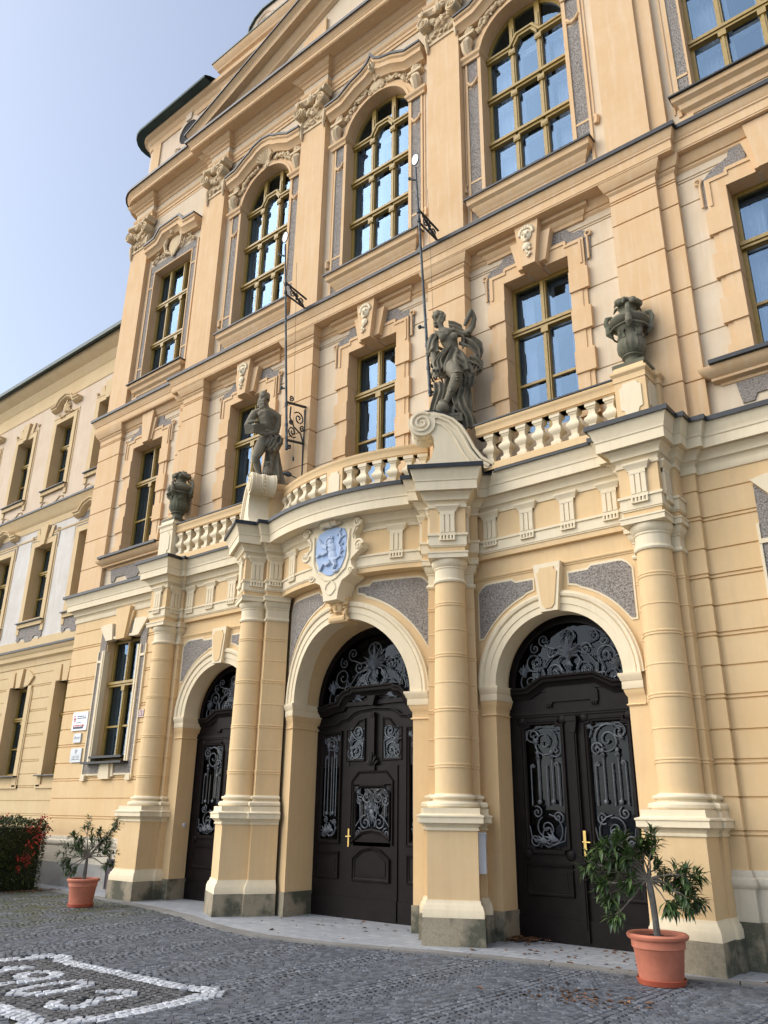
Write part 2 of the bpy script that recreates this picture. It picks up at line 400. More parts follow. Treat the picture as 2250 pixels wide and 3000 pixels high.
# ------------------------------------------------------------------ ground storey, both outer bays
def sidebays(mir):
    wx0, wx1 = 6.95, 8.29
    y = MB(mirror=mir)
    y.sweep([(5.70, 10.52), (5.97, 10.52), (5.97, 10.62), (wx0, 10.62)], gprof(1.0, 6.12, GG), caps=False)
    y.sweep([(wx1, 10.62), (9.87, 10.62), (9.87, 13.4)], gprof(1.0, 6.12, GG), caps=False)
    y.sweep([(wx0, 10.62), (wx1, 10.62)], gprof(1.0, 2.62, GG), caps=False)
    y.sweep([(wx0, 10.62), (wx1, 10.62)], gprof(5.45, 6.12, GG), caps=False)
    for s in (wx0, wx1): y.quad((s, 10.62, 2.6), (s, 10.9, 2.6), (s, 10.9, 5.47), (s, 10.62, 5.47))
    y.quad((wx0, 10.62, 5.45), (wx1, 10.62, 5.45), (wx1, 10.9, 5.45), (wx0, 10.9, 5.45))
    y.quad((wx0, 10.62, 2.62), (wx1, 10.62, 2.62), (wx1, 10.9, 2.62), (wx0, 10.9, 2.62))
    y.done('rusticated_wall', M['yellow'], B)
    p = MB(mirror=mir)
    path = [(5.70, 10.52), (5.97, 10.52), (5.97, 10.62), (9.87, 10.62), (9.87, 13.4)]
    p.sweep(path, [(-.1, .50), (.055, .50), (.055, .84), (.075, .86), (.09, .9), (.08, .95), (.045, .97), (.045, 1.0), (.03, 1.04), (-.1, 1.04)])
    p.done('wall_plinth', M['plinthplaster'], B)
    p = MB(mirror=mir); p.sweep(path, [(-.1, -.05), (.085, -.05), (.08, .50), (-.1, .505)]); p.done('wall_base', M['stone'] if not mir else M['wallbase'], B)
    # window surround: grey roughcast band edged in cream, voussoirs, keystone, slate sill
    cx = 7.62; f = 10.60
    g = MB(mirror=mir)
    for s in (-1, 1):
        a, b = sorted((cx+s*.80, cx+s*.95)); g.box(a, b, f, 10.7, 2.36, 4.93)
        g.prism([(cx+s*.80, 4.97), (cx+s*.95, 4.97), (cx+s*.95, 5.76), (cx+s*.70, 5.45), (cx+s*.70, 5.2)][::s], f, 10.7)
        a, b = sorted((cx+s*.24, cx+s*.42)); g.box(a, b, f, 10.7, 5.50, 5.83)
    g.box(cx-.8, cx+.8, f, 10.7, 2.36, 2.60)
    g.done('roughcast_band', M['roughcast'], B)
    c = MB(mirror=mir)
    for s in (-1, 1):
        for x0, x1 in ((.95, .985), (.66, .80)):
            a, b = sorted((cx+s*x0, cx+s*x1)); c.box(a, b, f-.022 if x0 > .9 else f-.035, 10.7, 2.36 if x0 > .9 else 2.6, 5.2)
        a, b = sorted((cx+s*.70, cx+s*.74)); c.box(a, b, f-.05, 10.7, 2.62, 5.2)
        c.prism([(cx+s*.46, 5.84), (cx+s*.78, 5.84), (cx+s*.97, 5.80), (cx+s*.66, 5.43), (cx+s*.40, 5.43)][::s], f-.06, 10.7)
        c.box(*sorted((cx+s*.24, cx+s*.44)), f-.03, 10.7, 5.45, 5.51)
        c.box(*sorted((cx+s*.80, cx+s*1.0)), f-.03, 10.7, 2.26, 2.36); c.prism([(cx+s*.8, 2.22), (cx+s*.98, 2.22), (cx+s*.96, 2.34), (cx+s*.82, 2.34)][::s], f-.05, 10.7)
        c.box(*sorted((cx+s*.78, cx+s*.98)), f-.03, 10.7, 4.92, 4.98)
    c.box(cx-.8, cx+.8, f-.02, 10.7, 2.33, 2.37)
    c.prism([(cx-.2, 2.25), (cx+.2, 2.25), (cx+.16, 2.58), (cx-.16, 2.58)], f-.07, 10.7); c.prism([(cx-.3, 2.30), (cx+.3, 2.30), (cx+.26, 2.58), (cx-.26, 2.58)], f-.03, 10.7)
    c.done('window_surround', M['cream'], B)
    k = MB(mirror=mir); k.prism([(cx-.17, 5.40), (cx+.17, 5.40), (cx+.29, 6.16), (cx-.29, 6.16)], f-.11, 10.7); k.prism([(cx-.2, 5.43), (cx+.2, 5.43), (cx+.37, 6.05), (cx-.37, 6.05)], f-.05, 10.7)
    k.done('keystone', M['yellow'], B)
    s = MB(mirror=mir); s.prism([(cx-.80, 2.575), (cx+.80, 2.575), (cx+.80, 2.62), (cx-.80, 2.62)], 10.40, 10.85); s.box(cx-.62, cx+.66, 10.50, 10.80, 2.70, 2.75); s.done('window_sill', M['flash'], B)
    window(B, cx, .66, 2.66, 5.45, 10.82, trans=[4.42], low=[3.42], curtain=False, mirror=mir)
for mir in (False, True): sidebays(mir)
v = MB(); v.box(-6.98, -6.72, 10.50, 10.6, .08, .62); bars(v, -7.0, -6.70, .06, .64, .03, 10.488, 10.55)
v.done('basement_vent', M['ventmetal'], B)
# ------------------------------------------------------------------ storey two
def sto2(mir):
    m = MB(mirror=mir)                                # outer bay wall
    a, b = 7.62-.64, 7.62+.64
    m.sweep([(6.29, 10.62), (a, 10.62)], gprof(6.72, 11.5, G2), caps=False); m.sweep([(b, 10.62), (8.86, 10.62)], gprof(6.72, 11.5, G2), caps=False)
    m.sweep([(a, 10.62), (b, 10.62)], gprof(6.72, 7.62, G2), caps=False); m.sweep([(a, 10.62), (b, 10.62)], gprof(10.58, 11.5, G2), caps=False)
    if not mir: pass
    m.done('storey_wall', M['pale'], B)
    m = MB(mirror=mir)                                # pilaster, strip and corner pilaster with courses
    m.sweep([(5.25, 10.62), (5.25, 10.40), (6.02, 10.40), (6.02, 10.51), (6.29, 10.51), (6.29, 10.66)], gprof(6.72, 11.45, G2), caps=False)
    m.done('storey_pilaster', M['old_yellow'], B); m = MB(mirror=mir)
    m.sweep([(8.86, 10.66), (8.86, 10.51), (9.87, 10.51), (9.87, 13.4)], gprof(6.72, 11.45, G2), caps=False)
    m.done('corner_pilaster', M['old_yellow'], B); m = MB(mirror=mir)
    m.sweep([(1.53, 10.62), (1.53, 10.40), (2.36, 10.40), (2.36, 10.62)], gprof(6.72, 11.45, G2), caps=False)
    m.done('storey_pilaster', M['old_yellow'], B)
    s = MB(mirror=mir)
    s.box(6.42, 8.82, 10.30, 10.7, 7.54, 7.60)
    s.done('window_sill', M['flash'], B)
    s = MB(mirror=mir); s.sweep([(6.5, 10.7), (6.5, 10.62), (8.74, 10.62), (8.74, 10.7)], [(-.02, 7.30), (.02, 7.30), (.03, 7.34), (.12, 7.36), (.12, 7.40), (.22, 7.46), (.26, 7.52), (.26, 7.54), (-.02, 7.54)])
    s.done('sill_moulding', M['old_yellow'], B)
    g = MB(mirror=mir); cx = 7.62
    g.prism([(cx-.9, 6.95), (cx-.75, 6.95), (cx-.7, 7.05), (cx-.3, 7.05), (cx-.2, 6.93), (cx+.2, 6.93), (cx+.3, 7.05), (cx+.7, 7.05), (cx+.75, 6.95), (cx+.9, 6.95), (cx+.95, 7.28), (cx-.95, 7.28)], 10.595, 10.7)
    for q in (-1, 1):
        g.prism([(cx+q*.3, 10.95), (cx+q*.62, 10.86), (cx+q*.66, 10.76), (cx+q*.85, 10.76), (cx+q*.9, 10.35), (cx+q*.97, 10.35), (cx+q*.97, 10.85), (cx+q*.8, 11.0), (cx+q*.55, 11.1), (cx+q*.5, 11.32), (cx+q*.3, 11.4)][::q], 10.595, 10.7)
    g.done('roughcast_panel', M['roughcast'], B)
    window(B, cx, .64, 7.62, 10.58, 10.85, trans=[9.60], low=[8.55], mirror=mir)
    surround2(cx, mir, False)
def surround2(cx, mir, hood):
    c = MB(mirror=mir)
    for s in (-1, 1):
        c.box(*sorted((cx+s*.632, cx+s*.84)), 10.565, 10.845, 7.5, 10.57); c.box(*sorted((cx+s*.84, cx+s*.92)), 10.58, 10.7, 7.5, 10.8)
        for z in (7.46, 8.24, 9.02, 9.79): c.box(*sorted((cx+s*.625, cx+s*.97)), 10.535, 10.842, z, z+.41)
        c.prism([(cx+s*.20, 10.572), (cx+s*.63, 10.572), (cx+s*.63, 10.2), (cx+s*.93, 10.2), (cx+s*.93, 10.82), (cx+s*.6, 10.82), (cx+s*.6, 10.9), (cx+s*.2, 10.9)][::s], 10.56, 10.843)
        c.prism([(cx+s*.20, 10.82), (cx+s*.58, 10.82), (cx+s*.58, 10.74), (cx+s*.85, 10.74), (cx+s*.85, 10.3), (cx+s*.89, 10.3), (cx+s*.89, 10.78), (cx+s*.62, 10.78), (cx+s*.62, 10.86), (cx+s*.2, 10.86)][::s], 10.54, 10.7)
        c.tube([(cx+s*(1.0), 10.58, z) for z in (10.35, 10.6, 10.78)] + [(cx+s*(1.02-.05*cos(a)), 10.58, 10.86+.05*sin(a)) for a in (0, 1, 2, 3, 4, 5)], .022, 6)
    if hood:                                         # broken cornice above the keystone
        pr = [(-.02, 11.18), (.05, 11.18), (.06, 11.24), (.12, 11.28), (.14, 11.33), (.22, 11.36), (.22, 11.45), (.26, 11.48), (.30, 11.53), (-.02, 11.53)]
        c.sweep([(cx-.92, 10.7), (cx-.92, 10.62), (cx+.92, 10.62), (cx+.92, 10.7)], [(o*.8, z) for o, z in pr])
    c.done('window_surround', M['old_yellow'], B)
    k = MB(mirror=mir)
    zt = 11.56 if hood else 11.42
    k.prism([(cx-.13, 10.56), (cx+.13, 10.56), (cx+.25, zt), (cx-.25, zt)], 10.33 if hood else 10.46, 10.9)
    if hood:
        k.prism([(cx-.27, 10.62), (cx+.27, 10.62), (cx+.40, 11.22), (cx-.40, 11.22)], 10.45, 10.9)
    else: k.prism([(cx-.2, 10.6), (cx+.2, 10.6), (cx+.33, 11.2), (cx-.33, 11.2)], 10.52, 10.9)
    k.done('keystone', M['old_yellow'], B)
    if hood:
        f = MB(mirror=mir); f.box(cx-1.14, cx-.25, 10.355, 10.62, 11.531, 11.565); f.box(cx+.25, cx+1.14, 10.355, 10.62, 11.531, 11.565); f.done('hood_flashing', M['flash'], B)
        g = MB(mirror=mir)
        for s in (-1, 1):
            g.prism([(cx+s*.28, 10.88), (cx+s*.62, 10.88), (cx+s*.64, 10.8), (cx+s*.95, 10.8), (cx+s*.95, 10.35), (cx+s*1.03, 10.4), (cx+s*1.05, 10.85), (cx+s*.9, 11.0), (cx+s*.72, 11.02), (cx+s*.62, 11.15), (cx+s*.36, 11.16)][::s], 10.592, 10.7)
        g.done('roughcast_panel', M['roughcast'], B)
        o = MB(mirror=mir)                           # carved mask on the keystone
        y = 10.315
        o.blob((cx, y, 11.16), (.11, .045, .13)); o.blob((cx-.045, y-.035, 11.19), .03); o.blob((cx+.045, y-.035, 11.19), .03); o.blob((cx, y-.05, 11.13), (.022, .03, .05))
        o.blob((cx, y-.02, 11.05), (.05, .03, .035)); o.blob((cx, y-.01, 10.93), (.08, .03, .08))
        for i in range(9):
            a = pi*i/8; o.blob((cx+.13*cos(a), y, 11.22+.12*sin(a)), (.035, .03, .045), 6, 4)
        for i in range(8): o.blob((cx+random.uniform(-.06, .06), y-.01, 10.72+.035*i), (.035, .022, .03), 6, 4)
        o.done('carved_mask', M['cream'], B)
for mir in (False, True): sto2(mir)
m = MB()
for a, b in ((-5.25, -3.73-.64), (-3.73+.64, -2.36), (-1.53, -.64), (.64, 1.53), (2.36, 3.73-.64), (3.73+.64, 5.25)):
    m.sweep([(a, 10.62), (b, 10.62)], gprof(6.72, 11.5, G2), caps=False)
for cx in (-3.73, 0, 3.73): m.sweep([(cx-.64, 10.62), (cx+.64, 10.62)], gprof(10.58, 11.5, []), caps=False); m.sweep([(cx-.64, 10.62), (cx+.64, 10.62)], gprof(6.7, 7.5, []), caps=False)
m.done('storey_wall', M['pale'], B)
for cx in (-3.73, 0, 3.73):
    window(B, cx, .64, 7.5, 10.58, 10.85, trans=[9.62], low=[8.55]); surround2(cx, False, True)
# main string cornice over storey two
pil2 = [(-9.87, 13.4), (-9.87, 10.51), (-8.86, 10.51), (-8.86, 10.62), (-6.29, 10.62), (-6.29, 10.51), (-6.02, 10.51), (-6.02, 10.40), (-5.25, 10.40), (-5.25, 10.62), (-2.36, 10.62), (-2.36, 10.40), (-1.53, 10.40), (-1.53, 10.62)]
pil2 = pil2 + [(-x, y) for x, y in pil2[::-1]]
m = MB(); m.sweep(pil2, [(-.1, 11.20), (.0, 11.20), (.02, 11.22), (.035, 11.24), (.035, 11.27), (.06, 11.28), (.08, 11.32), (.12, 11.40), (.13, 11.46), (-.1, 11.46)], caps=False); m.done('bed_moulding', M['old_yellow'], B)
big = [(-9.87, 13.4), (-9.87, 10.56), (-6.20, 10.56), (-6.20, 10.43), (6.20, 10.43), (6.20, 10.56), (9.87, 10.56), (9.87, 13.4)]
m = MB(); m.sweep(big, [(-.1, 11.44), (.165, 11.44), (.165, 11.465), (.175, 11.47), (.175, 11.62), (.195, 11.635), (.195, 11.66), (.21, 11.68), (.225, 11.74), (.245, 11.79), (.25, 11.83), (-.1, 11.84)], caps=False); m.done('string_cornice', M['old_yellow'], B)
m = MB(); m.sweep(big, [(-.1, 11.842), (.262, 11.838), (.264, 11.80), (.285, 11.80), (.285, 11.875), (.26, 11.885), (-.1, 11.94)], caps=False); m.done('cornice_flashing', M['flash'], B)
# ------------------------------------------------------------------ ornament helpers
def sweep_xz(mb, path, prof, caps=True):             # path in xz, prof = (offset to the left of the path, y)
    n = len(path); Ns = []
    for a, b in zip(path, path[1:]):
        dx, dz = b[0]-a[0], b[1]-a[1]; l = hypot(dx, dz) or 1e-9; Ns.append((-dz/l, dx/l))
    rows = []
    for i, p in enumerate(path):
        n1, n2 = Ns[max(i-1, 0)], Ns[min(i, n-2)]; k = max(1+n1[0]*n2[0]+n1[1]*n2[1], .35)
        m = ((n1[0]+n2[0])/k, (n1[1]+n2[1])/k)
        rows.append([mb.P(p[0]+m[0]*o, y, p[1]+m[1]*o) for o, y in prof])
    for r, q in zip(rows, rows[1:]):
        for k in range(len(prof)-1): mb.F(r[k], r[k+1], q[k+1], q[k])
    if caps: mb.F(*rows[0]); mb.F(*rows[-1][::-1])
def spiral(cx, cz, r0, a0, turns, y, s=1, n=14, rin=.25):
    N_ = max(int(n*abs(turns)), 6)
    return [(cx+(r0*(1-(1-rin)*i/N_))*cos(a0+s*2*pi*turns*i/N_), y, cz+(r0*(1-(1-rin)*i/N_))*sin(a0+s*2*pi*turns*i/N_)) for i in range(N_+1)]
def curl(mb, cx, cz, r, a0, turns, y, s=1, th=.02, rin=.2, seg=5, boss=True):
    p = spiral(cx, cz, r, a0, turns, y, s, 14, rin); mb.tube(p, [th*(1-.35*i/len(p)) for i in range(len(p))], seg)
    if boss: mb.blob((cx, y, cz), th*1.3, 6, 4)
def lumps(mb, pts, r, y, n, rnd, jit=.04, flat=.6):
    for i in range(n):
        t = (i+rnd.random()*.6)/n*(len(pts)-1); k = min(int(t), len(pts)-2); f = t-k
        x = pts[k][0]*(1-f)+pts[k+1][0]*f+rnd.uniform(-jit, jit); z = pts[k][1]*(1-f)+pts[k+1][1]*f+rnd.uniform(-jit, jit)
        R = Matrix.Rotation(rnd.uniform(-1.5, 1.5), 3, 'Y'); q = r*rnd.uniform(.6, 1.25)
        mb.blob((x, y-rnd.uniform(0, .03), z), (q*1.25, q*flat, q*.6), 6, 4, R)
def leafspray(mb, x, z, a, l, y, n=5, w=.03):         # acanthus-like fan of lobes
    for i in range(n):
        t = a+(i-(n-1)/2)*.42; k = l*(1-.16*abs(i-(n-1)/2))
        R = Matrix.Rotation(-t, 3, 'Y')
        mb.blob((x+cos(t)*k*.5, y-.012*(n/2-abs(i-(n-1)/2)), z+sin(t)*k*.5), (k*.5, w*.8, w), 6, 4, R)
def capital(mb, x0, x1, y, rnd):                      # composite pilaster capital, z 17.5-18.46
    cx, h = (x0+x1)/2, (x1-x0)/2
    mb.box(x0-.02, x1+.02, y-.03, y+.2, 17.46, 17.53)
    mb.box(x0+.03, x1-.03, y-.015, y+.2, 17.53, 18.2)
    for s in (-1, 1):
        X = cx+s*(h-.04)
        mb.tube([(X, y-.02, 18.02), (X+s*.0, y-.2, 18.02)], .15, 12)
        curl(mb, X, 18.02, .15, pi/2, 1.6, y-.21, -s, .028, .15)
        mb.tube([(X+s*.02, y+.0, 17.86), (X+s*.03, y-.05, 17.66), (X+s*.0, y-.04, 17.40), (X, y-.03, 17.25)], [.05, .06, .045, .015], 6)
        mb.prism([(X-s*.06, 18.26), (X+s*.09, 18.28), (X+s*.14, 18.42), (X-s*.08, 18.36)][::s], y-.2, y+.1); leafspray(mb, X, 18.22, pi/2, .16, y-.22, 3, .03)
    lumps(mb, [(x0+.12, 18.1), (cx, 17.84), (x1-.12, 18.1)], .075, y-.09, 14, rnd)
    lumps(mb, [(x0+.08, 17.64), (x1-.08, 17.64)], .06, y-.03, 12, rnd, .07)
    mb.sweep([(x0-.02, y+.1), (x0-.02, y-.08), (cx, y-.02), (x1+.02, y-.08), (x1+.02, y+.1)], [(-.1, 18.3), (.03, 18.3), (.05, 18.36), (.09, 18.40), (.09, 18.46), (-.1, 18.46)])
    leafspray(mb, cx, 18.2, pi/2, .3, y-.13, 5, .05); mb.blob((cx, y-.15, 18.25), (.1, .09, .13))
# ------------------------------------------------------------------ storey three
Y3 = 10.60
m = MB()
arch_wall(m, -6.03, 6.03, 11.90, 18.5, Y3, [(c, .93, 12.72, 16.45, True) for c in (-3.73, 0, 3.73)], 10.9)
for s in (-1, 1):
    a, b = sorted((s*6.0, s*9.0)); arch_wall(m, a, b, 11.90, 18.5, 10.63, [(s*7.6, .86, 12.62, 16.33, False)], 10.9)
m.done('storey_wall', M['pale'], B)
for mir in (False, True):
    m = MB(mirror=mir)
    for x0, x1 in ((1.53, 2.36), (5.28, 6.03)):
        q = MB(mirror=mir); q.box(x0, x1, 10.43, 10.7, 11.9, 17.5); q.done('giant_pilaster', M['old_yellow'], B)
    m.box(6.02, 6.29, 10.51, 10.7, 11.9, 18.5); m.done('pilaster_strip', M['old_yellow'], B); m = MB(mirror=mir); m.box(8.86, 9.72, 10.49, 10.7, 11.9, 17.5); m.box(9.0, 9.60, 10.56, 13.4, 11.9, 18.5)
    m.sweep([(8.86, 10.7), (8.86, 10.49), (9.72, 10.49), (9.72, 13.4)], [(-.2, 11.9), (.05, 11.9), (.05, 12.0), (.004, 12.1), (-.2, 12.12)])
    m.done('giant_pilaster', M['old_yellow'], B)
    m = MB(mirror=mir); rnd = random.Random(3)
    for x0, x1 in ((1.53, 2.36), (5.28, 6.03)): capital(m, x0, x1, 10.43, rnd); m.done('pilaster_capital', M['carved'], B); m = MB(mirror=mir)
    capital(m, 8.86, 9.72, 10.49, rnd); m.box(8.9, 9.7, 10.5, 13.4, 17.5, 18.5)
    m.done('pilaster_capital', M['carved'], B)
def hood(mb, cx, top, y0, th=.30):
    path = [(cx+x, z-.02) for x, z in top]
    k = th/.30
    sweep_xz(mb, path, [(0, Y3+.1), (0, y0), (-.06*k, y0+.01), (-.085*k, y0+.05), (-.19*k, y0+.05), (-.20*k, y0+.075), (-.27*k, y0+.17), (-.30*k, y0+.18), (-.30*k, Y3+.1)][::-1])
def hoodflash(mb, cx, top, y0):
    sweep_xz(mb, [(cx+x, z) for x, z in top], [(0, Y3+.05), (.035, Y3+.05), (.028, y0-.02), (-.035, y0-.025), (-.035, y0-.003), (-.018, Y3+.05)][::-1])
def arched_surround(cx, mir, centre):
    c = MB(mirror=mir); y = Y3
    for s in (-1, 1):
        c.box(*sorted((cx+s*.922, cx+s*1.0)), y-.04, 10.845, 12.7, 16.45)
        c.box(*sorted((cx+s*1.25, cx+s*1.30)), y-.035, 10.7, 12.3, 16.45); c.box(*sorted((cx+s*1.33, cx+s*1.36)), y-.02, 10.7, 13.2, 16.4)
        c.box(*sorted((cx+s*.99, cx+s*1.27)), y-.03, 10.7, 13.22, 13.27); c.box(*sorted((cx+s*.99, cx+s*1.27)), y-.03, 10.7, 15.80, 15.86)
        c.tube([(cx+s*1.02, y-.03, 15.9), (cx+s*1.06, y-.045, 15.80), (cx+s*1.13, y-.05, 15.74), (cx+s*1.20, y-.045, 15.80), (cx+s*1.25, y-.03, 15.9)], .03, 6)
        c.sweep([(cx+s*.95-.0, 10.85), (cx+s*.95, y-.05), (cx+s*1.36, y-.05), (cx+s*1.36, 10.7)][::s], [(-.02, 16.42), (.02, 16.42), (.03, 16.48), (.07, 16.52), (.08, 16.58), (-.02, 16.58)])
        c.box(*sorted((cx+s*1.0, cx+s*1.34)), y-.04, 10.7, 12.24, 12.30); c.box(*sorted((cx+s*1.0, cx+s*1.36)), y-.06, 10.7, 12.13, 12.17)
        for i in range(3): c.box(*sorted((cx+s*(1.02+.11*i), cx+s*(1.09+.11*i))), y-.05, 10.7, 12.17, 12.24)
        c.tube([(cx+s*1.36, y-.02, 13.25), (cx+s*1.40, y-.03, 13.2), (cx+s*1.38, y-.03, 13.05)], .05, 6)
    arch_band(c, cx, 16.45, .922, 1.09, y-.04, 10.845); arch_band(c, cx, 16.45, .918, .98, y-.065, 10.8)
    c.sweep([(cx-1.07, 10.7), (cx-1.07, y), (cx+1.07, y), (cx+1.07, 10.7)], [(-.02, 12.28), (.02, 12.28), (.03, 12.34), (.06, 12.37), (.07, 12.42), (.12, 12.47), (.13, 12.52), (.19, 12.57), (.2, 12.66), (.22, 12.68), (-.02, 12.68)])
    top = [(-1.43, 17.68), (-1.0, 17.70), (-.62, 17.92), (-.3, 18.02), (-.12, 18.14), (0, 18.34), (.12, 18.14), (.3, 18.02), (.62, 17.92), (1.0, 17.70), (1.43, 17.68)] if centre else \
          [(-1.40, 17.66), (-1.0, 17.70), (-.62, 17.92), (-.48, 17.97), (-.33, 18.08), (0, 18.15), (.33, 18.08), (.48, 17.97), (.62, 17.92), (1.0, 17.70), (1.40, 17.66)]
    hood(c, cx, top, 10.28, .34)
    c.done('window_surround', M['old_yellow'], B)
    f = MB(mirror=mir); hoodflash(f, cx, top, 10.28); f.box(cx-1.31, cx+1.31, 10.355, 10.83, 12.682, 12.722); f.done('hood_flashing', M['flash'], B)
    for s in (-1, 1):
        g = MB(mirror=mir); g.box(*sorted((cx+s*1.0, cx+s*1.25)), y-.015, 10.7, 13.27, 15.70); g.box(*sorted((cx+s*1.02, cx+s*1.24)), y-.015, 10.7, 15.88, 16.42); g.box(*sorted((cx+s*1.0, cx+s*1.28)), y-.02, 10.7, 12.3, 13.22)
        g.done('roughcast_strip', M['roughcast'], B)
    o = MB(mirror=mir); rnd = random.Random(11 if centre else 5)      # carved garlands, brackets, head or shell
    for s in (-1, 1):
        X = cx+s*1.17
        o.tube([(X, y-.03, 16.6), (X+s*.03, y-.1, 16.72), (X+s*.02, y-.13, 16.86), (X-s*.02, y-.1, 16.98)], [.09, .11, .13, .1], 8)
        curl(o, X+s*.0, 16.93, .13, -pi/2, 1.4, y-.14, s, .03); o.tube([(X, y-.02, 16.93), (X, y-.16, 16.93)], .09, 10)
        o.prism([(X-.17, 17.07), (X+.17, 17.07), (X+.2, 17.14), (X-.2, 17.14)], y-.17, y+.05)
        leafspray(o, X, 17.2, pi/2+s*.3, .25, y-.08, 5, .045); o.tube([(X+s*.0, y-.05, 17.15), (X+s*.12, y-.06, 17.3), (X+s*.1, y-.06, 17.42)], .03, 6)
        leafspray(o, X, 16.66, -pi/2, .16, y-.08, 3, .04)
        pts = [(cx+s*1.12*cos(t), 16.45+1.16*sin(t)) for t in (.55, .75, .95, 1.15, 1.3)]
        lumps(o, pts, .055, y-.06, 20, rnd, .05)
        for t in (.62, .85, 1.1): curl(o, cx+s*1.2*cos(t), 16.45+1.2*sin(t), .09, t, 1.2, y-.06, -s, .02)
        if centre:
            for t, q in ((1.0, .07), (1.2, .085), (.8, .06)): o.blob((cx+s*1.45*cos(t)*.95, y-.06, 16.45+1.42*sin(t)), (q, .07, q*1.15))
            curl(o, cx+s*.42, 17.70, .14, 0, 1.3, y-.08, s, .032); o.tube([(cx+s*.55, y-.07, 17.66), (cx+s*.7, y-.07, 17.52), (cx+s*.5, y-.07, 17.45), (cx+s*.3, y-.07, 17.5)], [.03, .05, .05, .03], 6)
            curl(o, cx+s*.85, 17.55, .1, 2, 1.2, y-.08, -s, .025)
    if centre:
        o.blob((cx, y-.22, 18.0), (.12, .12, .17), 12, 8); o.blob((cx, y-.34, 17.98), (.03, .05, .05)); o.blob((cx-.045, y-.32, 18.04), .028); o.blob((cx+.045, y-.32, 18.04), .028); o.blob((cx, y-.32, 17.9), (.05, .03, .02))
        for i in range(14): a = pi*1.5*i/13-pi*.25; o.blob((cx+.15*cos(a), y-.2, 18.06+.15*sin(a)), (.05, .06, .05), 6, 4)
        o.blob((cx, y-.05, 17.6), (.24, .06, .2), 12, 8); curl(o, cx-.16, 17.45, .1, 0, 1, y-.08, 1, .025); curl(o, cx+.16, 17.45, .1, pi, 1, y-.08, -1, .025)
        lumps(o, [(cx-.35, 17.75), (cx, 17.82), (cx+.35, 17.75)], .08, y-.1, 12, rnd, .06)
    else:
        for i in range(9):
            a = pi*(i+.5)/9; o.tube([(cx+.07*cos(a), y-.05, 17.54+.07*sin(a)), (cx+.2*cos(a), y-.14, 17.56+.24*sin(a)), (cx+.29*cos(a), y-.16, 17.58+.34*sin(a))], [.02, .042, .05], 6)
        o.blob((cx, y-.03, 17.68), (.26, .05, .25)); curl(o, cx+.3, 17.72, .13, 0, 1.5, y-.12, 1, .035); curl(o, cx-.3, 17.72, .13, pi, 1.5, y-.12, -1, .035); leafspray(o, cx, 17.52, -pi/2, .2, y-.06, 5, .035)
        for s in (-1, 1): lumps(o, [(cx+s*.4, 17.5), (cx+s*.65, 17.42), (cx+s*.9, 17.22)], .065, y-.08, 9, rnd, .04)
    o.done('carved_ornament', M['carved'], B)
    window(B, cx, .92, 12.72, 16.45, 10.84, trans=[14.12, 15.30, 16.42], kind='arch', mirror=mir)
arched_surround(0, False, True); arched_surround(3.73, False, False); arched_surround(3.73, True, False)
